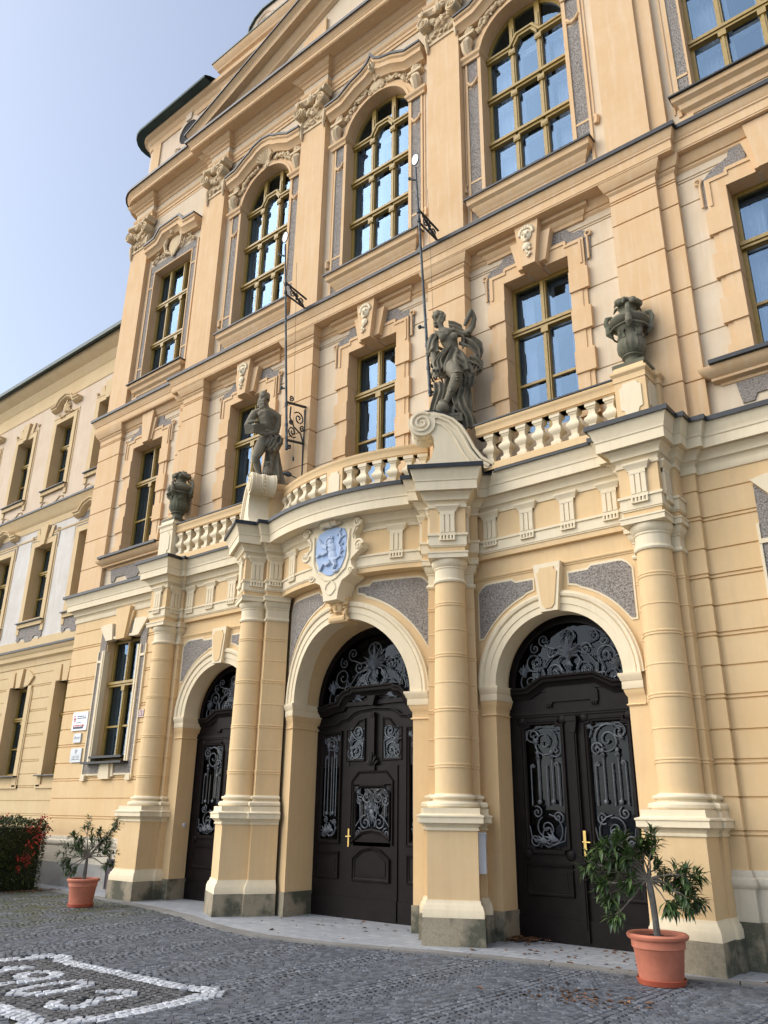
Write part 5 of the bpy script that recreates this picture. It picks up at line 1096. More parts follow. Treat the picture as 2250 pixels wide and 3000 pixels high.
    closed(m, [(-.40,.57),(.40,.57),(.40,.92),(.2,1.06),(0,1.10),(-.2,1.06),(-.40,.92)], yy, .07, .04); m.prism([(-.3,.66),(.3,.66),(.3,.88),(.14,.98),(0,1.0),(-.14,.98),(-.3,.88)], yy-.01, yy+.02); m.box(-w, w, yy-.018, yy, .02, .32)
    m.done('wicket_leaf', M['wood'], d)
    m = MB(); y2 = yy+.01
    for s in (-1, 1):
        sc(m, s*.13, 1.86, .12, 1.5, 1.4, s, y2); sc(m, s*.28, 1.80, .08, 0, 1.4, -s, y2); leafy(m, s*.27, 1.9, 1.0 if s > 0 else 2.1, .15, y2, .02); sc(m, s*.15, 1.46, .12, 1.5, 1.4, -s, y2); sc(m, s*.3, 1.30, .08, 1.5, 1.4, s, y2); m.tube([(s*.37,y2,1.25),(s*.36,y2,1.4),(s*.26,y2,1.52),(s*.27,y2,1.75),(s*.33,y2,1.9)], .0105, 5); leafy(m, s*.12, 1.6, 1.9 if s > 0 else 1.2, .18, y2, .02); m.tube([(s*.05,y2,1.4),(s*.1,y2,1.62),(s*.06,y2,1.75)], .0105, 5)
    m.blob((0,y2-.01,1.62), (.05,.03,.07)); leafy(m, 0, 1.62, pi/2, .2, y2, .024); leafy(m, 0, 1.62, -pi/2, .18, y2, .024)
    m.done('grille', M['iron'], d)
    m = MB(); m.quad((-.4, yy+.05, 1.16), (.4, yy+.05, 1.16), (.4, yy+.05, 2.05), (-.4, yy+.05, 2.05)); m.done('pane', M['doorglass'], d, smooth=0)
    m = MB(); m.box(-.505, -.475, yy-.02, yy-.0, 1.08, 1.36); m.tube([(-.49,yy-.02,1.24),(-.49,yy-.08,1.24),(-.38,yy-.085,1.245)], .012, 8); m.done('handle', M['brass'], d)
    m = MB(); tymp(m, 0, 1.2, 3.42, 3.70, y); m.done('grille', M['iron'], d)
    m = MB(); m.F(*[m.P(1.22*cos(pi*k/30), y+.05, 3.41+1.22*sin(pi*k/30)) for k in range(31)]); m.done('pane', M['doorglass'], d, smooth=0)
door_mid()
# ------------------------------------------------------------------ statues, urns
def remeshed(mb, name, mats, parent, voxel, smooth_it=2, disp=0.0):
    me = D.meshes.new('tmp'); me.from_pydata(mb.v, [], mb.f); bm = bmesh.new(); bm.from_mesh(me); bmesh.ops.recalc_face_normals(bm, faces=bm.faces); bm.to_mesh(me); bm.free()
    o = D.objects.new('tmp', me); C.objects.link(o)
    r = o.modifiers.new('r', 'REMESH'); r.mode = 'VOXEL'; r.voxel_size = voxel; r.use_smooth_shade = True
    s = o.modifiers.new('s', 'SMOOTH'); s.iterations = smooth_it; s.factor = .5
    dg = bpy.context.evaluated_depsgraph_get(); dg.update(); ev = o.evaluated_get(dg)
    m2 = D.meshes.new_from_object(ev, depsgraph=dg); m2.name = name; D.objects.remove(o); D.meshes.remove(me)
    m2.materials.clear(); m2.materials.append(mats); m2.polygons.foreach_set('use_smooth', [True]*len(m2.polygons))
    return link(name, m2, parent)
def fold(mb, pts, r, n=8): mb.tube(pts, r, n)
def loft(mb, rings, folds, n=72):
    rows = []
    for i in range(len(rings)-1):
        A, Bq = rings[i], rings[i+1]; st = 8
        for j in range(st + (i == len(rings)-2)):
            t = j/st; q = [a*(1-t)+b*t for a, b in zip(A, Bq)]; row = []
            for k in range(n):
                th = 2*pi*k/n; w = sin(folds*th+q[6]*2.2+.8*sin(2*th+q[6]*3)); w = (abs(w)**.7)*(1 if w > 0 else -1)
                row.append(mb.P(q[0]+(q[3]+q[5]*w)*cos(th), q[1]+(q[4]+q[5]*w)*sin(th), q[2]+.02*sin(3*th)))
            rows.append(row)
    for a, b in zip(rows, rows[1:]):
        for k in range(n): mb.F(a[k], a[(k+1) % n], b[(k+1) % n], b[k])
    mb.F(*rows[0][::-1]); mb.F(*rows[-1])
def sheet(mb, sp, wv, nv, amp, waves, th=.034):
    P0 = [Vector(p) for p in sp]; S = []
    for i in range(len(P0)-1):
        for j in range(6): S.append(P0[i].lerp(P0[i+1], j/6))
    S.append(P0[-1]); S = [S[0]] + [(S[i-1]+S[i]*2+S[i+1])/4 for i in range(1, len(S)-1)] + [S[-1]]
    wv = Vector(wv); nv = Vector(nv).normalized(); n = 22; F_ = []; Bk = []
    for i, p in enumerate(S):
        fr = []; bk = []
        for k in range(n+1):
            t = k/n; q = p+wv*(t-.5)*1.2+nv*(amp*sin(2*pi*waves*t+.12*i)); fr.append(mb.P(*(q+nv*th*.5))); bk.append(mb.P(*(q-nv*th*.5)))
        F_.append(fr); Bk.append(bk)
    for i in range(len(S)-1):
        for k in range(n): mb.F(F_[i][k], F_[i][k+1], F_[i+1][k+1], F_[i+1][k]); mb.F(Bk[i][k+1], Bk[i][k], Bk[i+1][k], Bk[i+1][k+1])
        mb.F(F_[i][0], F_[i+1][0], Bk[i+1][0], Bk[i][0]); mb.F(F_[i+1][n], F_[i][n], Bk[i][n], Bk[i+1][n])
    for k in range(n): mb.F(F_[0][k+1], F_[0][k], Bk[0][k], Bk[0][k+1]); mb.F(F_[-1][k], F_[-1][k+1], Bk[-1][k+1], Bk[-1][k])
def face(mb, c, yaw, pitch=0, s=1.0):
    """head: skull, brow, eyes, nose, lips, chin, ears; looks along -y turned by yaw"""
    R = Matrix.Rotation(yaw, 3, 'Z') @ Matrix.Rotation(pitch, 3, 'X')
    def q(x, y, z, r, nu=12, nv=8):
        p = R @ Vector((x*s, y*s, z*s)); r = tuple(k*s for k in r) if isinstance(r, tuple) else r*s
        mb.blob((c[0]+p.x, c[1]+p.y, c[2]+p.z), r, nu, nv, R)
    q(0,.01,.03,(.078,.098,.10)); q(0,-.035,-.04,(.06,.062,.085)); q(0,-.075,-.105,(.028,.028,.028)); q(0,-.105,-.005,(.016,.03,.042),8,6); q(0,-.118,-.025,(.022,.022,.018),8,6)
    for e in (-1, 1):
        q(e*.034,-.078,.035,(.03,.02,.014),8,6); q(e*.034,-.078,.012,(.018,.016,.013),8,6); q(e*.04,-.062,-.03,(.03,.03,.03),8,6); q(e*.08,.015,-.01,(.016,.028,.036),8,6)
    q(0,-.092,-.062,(.028,.018,.010),8,6); q(0,-.09,-.078,(.025,.016,.010),8,6)
    return q
def hand(mb, p, d, up, s=1.0, curlk=.6):
    """palm and five bent fingers from wrist p along d"""
    d = Vector(d).normalized(); up = Vector(up); up = (up-d*up.dot(d)).normalized(); sd = d.cross(up); p = Vector(p)
    mb.tube([p-d*.03*s, p+d*.03*s, p+d*.085*s], [.028*s,.036*s,.036*s], 8, flat=1)
    for k, (o, l) in enumerate(((-.030,.062),(-.010,.075),(.011,.070),(.031,.055))):
        b = p+d*.085*s+sd*o*s; a = b+d*l*.5*s-up*.1*l*s*curlk; e = a+d*l*.35*s*(1-curlk*.5)-up*l*.5*s*curlk
        mb.tube([b-d*.02*s, b, a, e], [.013*s,.0125*s,.0115*s,.009*s], 6)
    t = p+d*.02*s-sd*.03*s; mb.tube([t, t+d*.03*s-sd*.03*s-up*.01*s, t+d*.065*s-sd*.035*s-up*.03*s], [.016*s,.014*s,.010*s], 6)
def man():
    o = thing('stone_statue', 'grey stone statue of a bearded bare chested man reading a book, owl below', 'statue', (-2.24, 10.05, 7.745), 'statues on the balcony consoles')
    m = MB().fr(-2.33, 9.96, radians(46)); zb = 7.745
    Z = lambda z: zb+z
    # torso, pelvis, neck
    m.tube([(.06,.02,Z(1.08)),(.05,.01,Z(1.20)),(.02,-.02,Z(1.38)),(-.01,-.06,Z(1.56)),(-.03,-.08,Z(1.68)),(-.05,-.10,Z(1.76))], [.155,.15,.165,.19,.165,.085], 16)
    m.blob((-.11,-.17,Z(1.60)), (.10,.06,.075), 12, 8); m.blob((.09,-.15,Z(1.58)), (.10,.06,.075), 12, 8); m.blob((-.01,-.16,Z(1.36)), (.07,.05,.10), 10, 8); m.blob((.02,-.12,Z(1.22)), (.10,.06,.06))
    for k in range(4):
        for s in (-1, 1): m.tube([(-.0+s*.05,-.17+.01*k,Z(1.48-.05*k)),(-.0+s*.13,-.12,Z(1.46-.05*k))], .016, 6)
    m.tube([(-.05,-.09,Z(1.70)),(-.07,-.13,Z(1.82)),(-.09,-.17,Z(1.90))], [.10,.085,.075], 12); m.tube([(-.2,-.06,Z(1.70)),(-.05,-.08,Z(1.77)),(.14,-.03,Z(1.70))], [.07,.075,.07], 12)
    # right arm (image left), left arm
    m.tube([(-.2,-.06,Z(1.68)),(-.27,-.08,Z(1.64)),(-.34,-.12,Z(1.48)),(-.39,-.18,Z(1.33)),(-.38,-.22,Z(1.28))], [.085,.09,.075,.062,.055], 12)
    m.tube([(-.39,-.2,Z(1.30)),(-.33,-.33,Z(1.31)),(-.25,-.40,Z(1.30))], [.06,.055,.036], 10); hand(m, (-.25,-.40,Z(1.30)), (.9,-.3,-.1), (0,0,1), .95)
    m.tube([(.14,-.03,Z(1.68)),(.20,-.02,Z(1.63)),(.22,-.02,Z(1.45)),(.21,-.05,Z(1.27)),(.17,-.09,Z(1.18))], [.085,.092,.078,.065,.058], 12)
    m.tube([(.2,-.06,Z(1.22)),(.08,-.20,Z(1.12)),(-.04,-.29,Z(1.07))], [.062,.058,.036], 10); hand(m, (-.04,-.29,Z(1.07)), (-.95,-.25,.1), (0,-.3,1), 1.0)
    # legs
    m.tube([(-.02,-.04,Z(1.05)),(-.06,-.10,Z(.95)),(-.13,-.16,Z(.74)),(-.17,-.18,Z(.58)),(-.16,-.15,Z(.50))], [.14,.135,.115,.085,.075], 14)
    m.blob((-.175,-.215,Z(.56)), (.055,.04,.06)); m.tube([(-.17,-.17,Z(.56)),(-.13,-.10,Z(.44)),(-.10,-.08,Z(.32)),(-.08,-.08,Z(.22))], [.075,.085,.065,.045], 12); m.tube([(-.08,-.05,Z(.19)),(-.10,-.16,Z(.20)),(-.12,-.25,Z(.18))], [.05,.048,.03], 10)
    m.tube([(.12,.0,Z(1.05)),(.15,.0,Z(.8)),(.15,.04,Z(.55)),(.14,.06,Z(.3)),(.13,.02,Z(.18))], [.13,.12,.085,.075,.05], 12)
    # book
    for s, x0, x1 in ((-1,-.44,-.22),(1,-.24,.0)):
        yy = -.40; a = [(-.45,-.36,1.235),(-.24,-.46,1.20),(-.235,-.40,1.03),(-.40,-.30,1.03)] if s < 0 else [(-.24,-.46,1.20),(-.03,-.36,1.30),(.0,-.28,1.13),(-.235,-.40,1.03)]
        i = [m.P(x, y, Z(z)) for x, y, z in a]; j = [m.P(x+.0, y+.05, Z(z+.028)) for x, y, z in a]
        m.F(*i); m.F(*j[::-1])
        for k in range(4): q = (k+1) % 4; m.F(i[k], j[k], j[q], i[q])
    # head, beard, hair
    c = (-.10,-.225,Z(1.955)); q = face(m, c, -.38, .36, 1.18)
    for k in range(34):
        t = random.uniform(0, 1); x = random.uniform(-.06, .06)*(1-.35*t); R = Matrix.Rotation(-.38, 3, 'Z')
        p = R @ Vector((x, -.085-.02*t, -.09-.22*t)); p2 = p+Vector((random.uniform(-.02,.02), -.02, -.05))
        m.tube([(c[0]+p.x, c[1]+p.y, c[2]+p.z+.02), (c[0]+p2.x, c[1]+p2.y-.02, c[2]+p2.z+.02), (c[0]+p2.x+random.uniform(-.03,.03), c[1]+p2.y, c[2]+p2.z-.02)], [.020,.022,.010], 6)
    for k in range(26):
        a = random.uniform(-.6, 3.7); R = Matrix.Rotation(-.38, 3, 'Z'); p = R @ Vector((.10*cos(a), .03+.085*abs(sin(a)), random.uniform(.0, .1))); m.tube([(c[0]+p.x*.7, c[1]+p.y*.7, c[2]+.125), (c[0]+p.x, c[1]+p.y, c[2]+p.z), (c[0]+p.x*1.08, c[1]+p.y+.02, c[2]+p.z-.08)], [.018,.024,.012], 6)
    remeshed(m, 'figure', M['statue'], o, .0115)
    # drapery
    m = MB().fr(-2.33, 9.96, radians(46))
    loft(m, [(.06,-.01,Z(1.17),.165,.16,.02,0),(.07,-.02,Z(1.06),.205,.19,.035,.6),(.08,-.03,Z(.95),.20,.19,.045,1.3),(.10,-.02,Z(.86),.17,.16,.04,2.0)], 8)
    sheet(m, [(.16,-.12,Z(1.16)),(.24,-.18,Z(1.06)),(.24,-.2,Z(.94)),(.19,-.22,Z(.84)),(.14,-.21,Z(.76))], (.2,.05,.03), (0,-1,.1), .035, 2.5)
    sheet(m, [(.2,-.16,Z(1.10)),(.14,-.23,Z(.98)),(.1,-.22,Z(.88))], (.16,0,.1), (0,-1,0), .03, 2)
    for k in range(5): a = k*1.1; fold(m, [(.16+.07*cos(a),-.19,Z(.98+.06*sin(a))),(.18+.10*cos(a+.5),-.23,Z(.86+.10*sin(a+.5))),(.15+.08*cos(a+1),-.21,Z(.78+.07*sin(a+1)))], [.016,.024,.014])
    loft(m, [(.14,.02,Z(.92),.12,.10,.02,0),(.16,.03,Z(.6),.15,.11,.035,.4),(.18,.04,Z(.3),.2,.13,.045,.8),(.20,.04,Z(.05),.25,.15,.05,1.1)], 7)
    remeshed(m, 'drapery', M['statue'], o, .0095, 1)
    m = MB().fr(-2.33, 9.96, radians(46))
    m.blob((.08,-.2,Z(.30)), (.078,.07,.125), 12, 8); m.blob((.08,-.22,Z(.445)), (.062,.055,.055), 12, 8)
    for s in (-1, 1): m.blob((.08+s*.028,-.27,Z(.455)), .02, 8, 6); m.tube([(.08+s*.03,-.23,Z(.48)),(.08+s*.045,-.22,Z(.52))], [.02,.006], 6); m.blob((.08+s*.075,-.19,Z(.29)), (.025,.05,.10)); m.blob((.08+s*.03,-.25,Z(.18)), (.02,.03,.02))
    m.tube([(.08,-.275,Z(.445)),(.08,-.29,Z(.425))], [.012,.004], 6)
    for k in range(24): m.blob((.08+random.uniform(-.05,.05),-.262+random.uniform(0,.01),Z(random.uniform(.22,.38))), (.014,.01,.018), 6, 4)
    remeshed(m, 'owl', M['statue'], o, .007, 1)
    m = MB().fr(-2.33, 9.96, radians(46))
    m.box(-.22,.24,-.26,.2,Z(0),Z(.17)); m.blob((.2,.02,Z(.22)), (.13,.16,.22)); m.blob((.22,.05,Z(.5)), (.09,.12,.25)); m.tube([(-.3,-.2,Z(.19)),(-.05,-.28,Z(.18))], .03, 6); m.blob((-.2,-.1,Z(.1)), (.1,.14,.12)); m.blob((.27,-.16,Z(.13)), (.09,.12,.11))
    remeshed(m, 'base', M['statue'], o, .012, 1)
def woman():
    o = thing('stone_statue', 'grey stone statue of a curly haired woman in blown drapery with a skull', 'statue', (2.24, 10.05, 7.745), 'statues on the balcony consoles')
    F = (2.24, 10.05, radians(33)); m = MB().fr(*F); zb = 7.745; Z = lambda z: zb+z
    m.tube([(.10,.02,Z(1.20)),(.07,.0,Z(1.38)),(.05,-.02,Z(1.52)),(.0,-.04,Z(1.70)),(-.07,-.04,Z(1.84)),(-.13,-.04,Z(1.92))], [.165,.145,.115,.155,.13,.07], 16)
    m.blob((-.10,-.15,Z(1.70)), (.085,.075,.085), 12, 8); m.blob((.08,-.14,Z(1.70)), (.085,.075,.085), 12, 8)
    m.tube([(-.11,-.03,Z(1.84)),(-.14,-.04,Z(1.98)),(-.16,-.05,Z(2.06))], [.07,.055,.055], 12)
    m.tube([(-.2,-.03,Z(1.82)),(-.27,-.03,Z(1.78)),(-.29,-.04,Z(1.6)),(-.28,-.06,Z(1.44))], [.07,.08,.078,.07], 12); m.tube([(-.28,-.06,Z(1.46)),(-.27,-.11,Z(1.25)),(-.25,-.16,Z(1.10))], [.062,.055,.036], 12); hand(m, (-.25,-.16,Z(1.09)), (-.02,-.35,-.9), (0,-1,.2), .95)
    m.tube([(.06,-.02,Z(1.86)),(.14,-.03,Z(1.85)),(.26,-.07,Z(1.80)),(.34,-.10,Z(1.80))], [.07,.08,.07,.06], 12); m.tube([(.34,-.10,Z(1.79)),(.42,-.12,Z(1.92)),(.455,-.13,Z(2.06)),(.44,-.13,Z(2.16))], [.058,.055,.042,.034], 10); hand(m, (.44,-.13,Z(2.15)), (-.35,-.1,.9), (.9,-.2,.3), .9)
    m.tube([(.40,-.16,Z(2.24)),(.37,-.17,Z(2.12)),(.32,-.17,Z(2.0)),(.28,-.16,Z(1.9))], [.022,.045,.05,.03], 8)
    # legs
    m.tube([(.03,-.04,Z(1.18)),(.04,-.14,Z(1.06)),(.10,-.26,Z(.88)),(.14,-.30,Z(.80))], [.15,.145,.115,.095], 14); m.tube([(.13,-.30,Z(.82)),(.06,-.25,Z(.65)),(-.01,-.22,Z(.5)),(-.07,-.21,Z(.38))], [.10,.09,.066,.045], 12); m.tube([(-.06,-.19,Z(.37)),(-.12,-.26,Z(.35)),(-.18,-.32,Z(.315))], [.046,.045,.028], 10)
    for k in range(4): m.tube([(-.14-.012*k,-.29+.02*k,Z(.33)),(-.17-.014*k,-.335+.022*k,Z(.30))], [.014,.010], 5)
    m.tube([(.17,.0,Z(1.16)),(.2,.0,Z(.85)),(.2,.03,Z(.55)),(.19,.04,Z(.22))], [.14,.115,.085,.07], 12)
    m.blob((-.13,-.27,Z(.22)), .115, 18, 12)
    c = (-.17,-.07,Z(2.16)); face(m, c, .95, .05, 1.08)
    for k in range(60):
        a = random.uniform(.7, 5.2)+.95; b = random.uniform(-.4, 1.3); p = (c[0]+.10*cos(b)*cos(a-1.57), c[1]+.02+.11*cos(b)*sin(a-1.57)*-1*-1, c[2]+.03+.11*sin(b)); m.blob((p[0]+random.uniform(-.01,.01), p[1], p[2]), (.033,.033,.028), 7, 5)
    for k in range(10): m.blob((c[0]-.05+random.uniform(-.05,.03), c[1]+.04+random.uniform(-.05,.05), c[2]-.10-random.uniform(0,.08)), .03, 7, 5)
    remeshed(m, 'figure', M['statue'], o, .0115)
    m = MB().fr(*F)
    for k in range(4): fold(m, [(-.26+.02*k,-.12,Z(1.86-.03*k)),(-.15,-.185,Z(1.78-.03*k)),(-.02,-.20,Z(1.79-.025*k)),(.10,-.13,Z(1.89-.01*k))], [.012,.017,.017,.012])
    loft(m, [(-.275,-.04,Z(1.78),.088,.09,.008,0),(-.29,-.04,Z(1.66),.092,.095,.014,1),(-.29,-.05,Z(1.52),.09,.09,.02,2),(-.285,-.06,Z(1.42),.115,.10,.03,3)], 6)
    sheet(m, [(.0,-.12,Z(1.92)),(.12,-.13,Z(1.88)),(.24,-.12,Z(1.80)),(.27,-.08,Z(1.68)),(.22,-.06,Z(1.58))], (.02,.0,-.2), (0,-1,.2), .028, 3)
    loft(m, [(.065,-.01,Z(1.50),.135,.125,.014,0),(.07,-.02,Z(1.42),.17,.15,.028,.5),(.08,-.03,Z(1.28),.225,.19,.042,1.2),(.10,-.03,Z(1.12),.265,.215,.05,1.9),(.13,-.02,Z(.98),.27,.21,.06,2.5)], 10)
    sheet(m, [(-.02,-.16,Z(1.48)),(-.10,-.22,Z(1.34)),(-.2,-.20,Z(1.18)),(-.16,-.18,Z(1.02))], (.13,-.02,.05), (0,-1,0), .03, 2.5)
    sheet(m, [(.06,-.22,Z(1.24)),(.18,-.22,Z(1.12)),(.30,-.15,Z(1.0)),(.36,-.08,Z(.86))], (.09,0,.14), (0,-1,0), .035, 2.5)
    sheet(m, [(.22,-.02,Z(1.72)),(.38,-.06,Z(1.62)),(.52,-.05,Z(1.48)),(.54,-.03,Z(1.30)),(.44,-.03,Z(1.16)),(.30,-.05,Z(1.06))], (.10,.02,.2), (0,-1,0), .045, 2)
    sheet(m, [(.34,-.05,Z(1.30)),(.50,-.08,Z(1.22)),(.58,-.06,Z(1.10)),(.46,-.05,Z(1.02))], (.02,.02,.17), (0,-1,0), .04, 1.8)
    sheet(m, [(.28,-.08,Z(1.02)),(.34,-.10,Z(.88)),(.34,-.09,Z(.74)),(.24,-.08,Z(.62))], (.15,0,.05), (0,-1,0), .04, 2)
    for k in range(4): fold(m, [(.03+.02*k,-.345,Z(.86-.045*k)),(.13,-.405,Z(.84-.05*k)),(.22,-.33,Z(.87-.045*k))], [.009,.014,.009])
    for k in range(3): fold(m, [(-.05,-.26,Z(.62-.035*k)),(.02,-.315,Z(.60-.035*k)),(.09,-.26,Z(.63-.035*k))], [.010,.015,.010])
    loft(m, [(.14,.04,Z(1.0),.19,.13,.03,0),(.10,.02,Z(.72),.22,.13,.045,.3),(.06,.0,Z(.45),.26,.14,.06,.7),(.02,.0,Z(.2),.30,.16,.065,1.0),(.02,.0,Z(.02),.32,.17,.05,1.2)], 9)
    sheet(m, [(.16,-.12,Z(.66)),(.14,-.16,Z(.46)),(.20,-.18,Z(.26)),(.30,-.18,Z(.08)),(.34,-.14,Z(-.10))], (.2,.02,.03), (0,-1,0), .045, 2.5)
    sheet(m, [(-.2,-.18,Z(.78)),(-.18,-.2,Z(.58)),(-.24,-.2,Z(.36)),(-.28,-.19,Z(.14))], (.15,0,.03), (0,-1,0), .035, 2)
    remeshed(m, 'drapery', M['statue'], o, .0095, 1)
    m = MB().fr(*F); c = (-.235,-.22,Z(.925))
    m.blob((c[0],c[1],c[2]+.03), (.085,.09,.085), 14, 10); m.blob((c[0],c[1]-.045,c[2]-.05), (.055,.05,.05), 10, 8); m.tube([(c[0]-.045,c[1]-.07,c[2]-.095),(c[0],c[1]-.095,c[2]-.115),(c[0]+.045,c[1]-.07,c[2]-.095)], .02, 6)
    for s in (-1, 1): m.tube([(c[0]+s*.055,c[1]-.06,c[2]-.01),(c[0]+s*.07,c[1]-.02,c[2]-.02)], .018, 6); m.tube([(c[0]+s*.012,c[1]-.09,c[2]+.04),(c[0]+s*.06,c[1]-.075,c[2]+.035)], .016, 6)
    o2 = remeshed(m, 'skull', M['statue'], o, .007, 1)
    m = MB().fr(*F)
    for s in (-1, 1): m.blob((c[0]+s*.032,c[1]-.089,c[2]+.008), (.022,.012,.022), 10, 6)
    m.blob((c[0],c[1]-.098,c[2]-.035), (.011,.008,.018), 8, 5); m.done('socket_shade', M['dark'], o2)  # dark blobs paint the shade of hollow eye sockets and nose
    m = MB().fr(*F); m.box(-.14,.2,-.24,.14,Z(0),Z(.15)); m.box(-.22,.25,-.10,.2,Z(0),Z(.14)); m.done('base', M['statue'], o)
    cu = D.curves.new('inscription', 'FONT'); cu.body = 'ROST'; cu.size = .095; cu.extrude = .004; cu.align_x = 'CENTER'
    tx = D.objects.new('inscription', cu); C.objects.link(tx)
    dg = bpy.context.evaluated_depsgraph_get(); me = D.meshes.new_from_object(tx.evaluated_get(dg)); D.objects.remove(tx)
    a = F[2]; me.transform(Matrix.Translation((F[0]+.03*cos(a)+.243*sin(a), F[1]+.03*sin(a)-.243*cos(a), Z(.045))) @ Matrix.Rotation(a, 4, 'Z') @ Matrix.Rotation(pi/2, 4, 'X')); me.materials.clear(); me.materials.append(M['urn']); link('inscription', me, o)
man(); woman()
def urn(x, y, mir, label):
    o = thing('stone_urn', label, 'urn', (x, y, 7.72), 'stone urns on the balcony pedestals'); m = MB(mirror=False).fr(x, y, 0); z = 7.72
    m.box(-.24,.24,-.24,.24,z,z+.06); m.lathe(0, 0, [(.15,z+.06),(.145,z+.10),(.12,z+.14),(.115,z+.20),(.13,z+.22),(.155,z+.235),(.155,z+.25),(.14,z+.262)], 28); m.done('foot', M['urn'], o)
    m = MB().fr(x, y, 0); n = 72; rows = []
    for r, zz, fl in [(.13,.26,0),(.17,.29,.5),(.215,.36,1),(.222,.42,1),(.205,.50,.8),(.18,.56,0),(.17,.62,0),(.175,.68,0),(.195,.73,0),(.25,.76,0),(.285,.79,0),(.30,.83,0),(.285,.87,0),(.25,.88,0),(.24,.90,0),(.2,.94,0),(.15,.97,0),(.12,.99,0),(.115,1.06,0),(.14,1.10,0),(.15,1.13,0),(.10,1.14,0)]:
        rows.append([m.P((r*(1-.07*fl*abs(sin(8*2*pi*k/n))**.5 if fl else r)*1.0 if fl else r)*cos(2*pi*k/n), (r*(1-.07*fl*abs(sin(8*2*pi*k/n))**.5) if fl else r)*sin(2*pi*k/n), z+zz) for k in range(n)])
    for a, b in zip(rows, rows[1:]):
        for k in range(n): m.F(a[k], a[(k+1) % n], b[(k+1) % n], b[k])
    m.F(*rows[-1]); m.done('bowl', M['urn'], o)
    m = MB().fr(x, y, 0); rnd = random.Random(3)
    for k in range(4):                                    # strap handles, rim swags
        a = k*pi/2+.35; ca, sa = cos(a), sin(a); Q = lambda r, zz: (r*ca, r*sa, z+zz)
        m.tube([Q(.27,.78),Q(.31,.82),Q(.335,.90),Q(.31,.98),Q(.25,.98),Q(.24,.92)], [.036,.044,.048,.044,.034,.024], 8, flat=.6); m.tube([Q(.3,.80),Q(.30,.70),Q(.25,.62)], [.05,.055,.02], 7)
        b = a+pi/4; m.tube([((.24+.05*sin(t*pi))*cos(a+t*pi/2), (.24+.05*sin(t*pi))*sin(a+t*pi/2), z+.74-.06*sin(t*pi)) for t in [i/10 for i in range(11)]], .02, 6)
        m.blob((.19*cos(b), .19*sin(b), z+.60), (.05,.05,.07)); leaf_ = [(.185*cos(b+q), .185*sin(b+q), z+.54-.04*abs(q)) for q in (-.35,-.15,0,.15,.35)]; m.tube(leaf_, .022, 6)
        for q in (-.4, .4): m.tube([(.2*cos(b+q), .2*sin(b+q), z+.5),(.19*cos(b+q*.6), .19*sin(b+q*.6), z+.60),(.19*cos(b+q*.9), .19*sin(b+q*.9), z+.66)], .018, 6)
    remeshed(m, 'ornament', M['urn'], o, .011, 1)
    m = MB().fr(x, y, 0)
    for k in range(22):
        a = rnd.uniform(0, 6.28); r = rnd.uniform(.03, .19); zz = 1.24-(r/.2)**2*.13+rnd.uniform(-.02, .02); R = Matrix.Rotation(rnd.uniform(0, 3), 3, 'Z'); s = rnd.uniform(.04, .066); m.blob((r*cos(a), r*sin(a), z+zz), (s*1.1, s, s), 9, 6, R)
    m.tube([(0,0,z+1.2),(.02,0,z+1.28),(.0,.02,z+1.33)], [.04,.03,.012], 6)
    for k in range(8): a = k*.8; m.tube([(.12*cos(a), .12*sin(a), z+1.16),(.18*cos(a), .18*sin(a), z+1.15),(.22*cos(a), .22*sin(a), z+1.08)], [.02,.03,.01], 6)
    remeshed(m, 'fruit', M['urn'], o, .011, 1)
urn(5.42, 10.18, False, 'mossy stone urn with fruit lid on the pedestal beside the woman statue')
urn(-5.42, 10.18, True, 'mossy stone urn with fruit lid on the pedestal beside the bearded man statue')
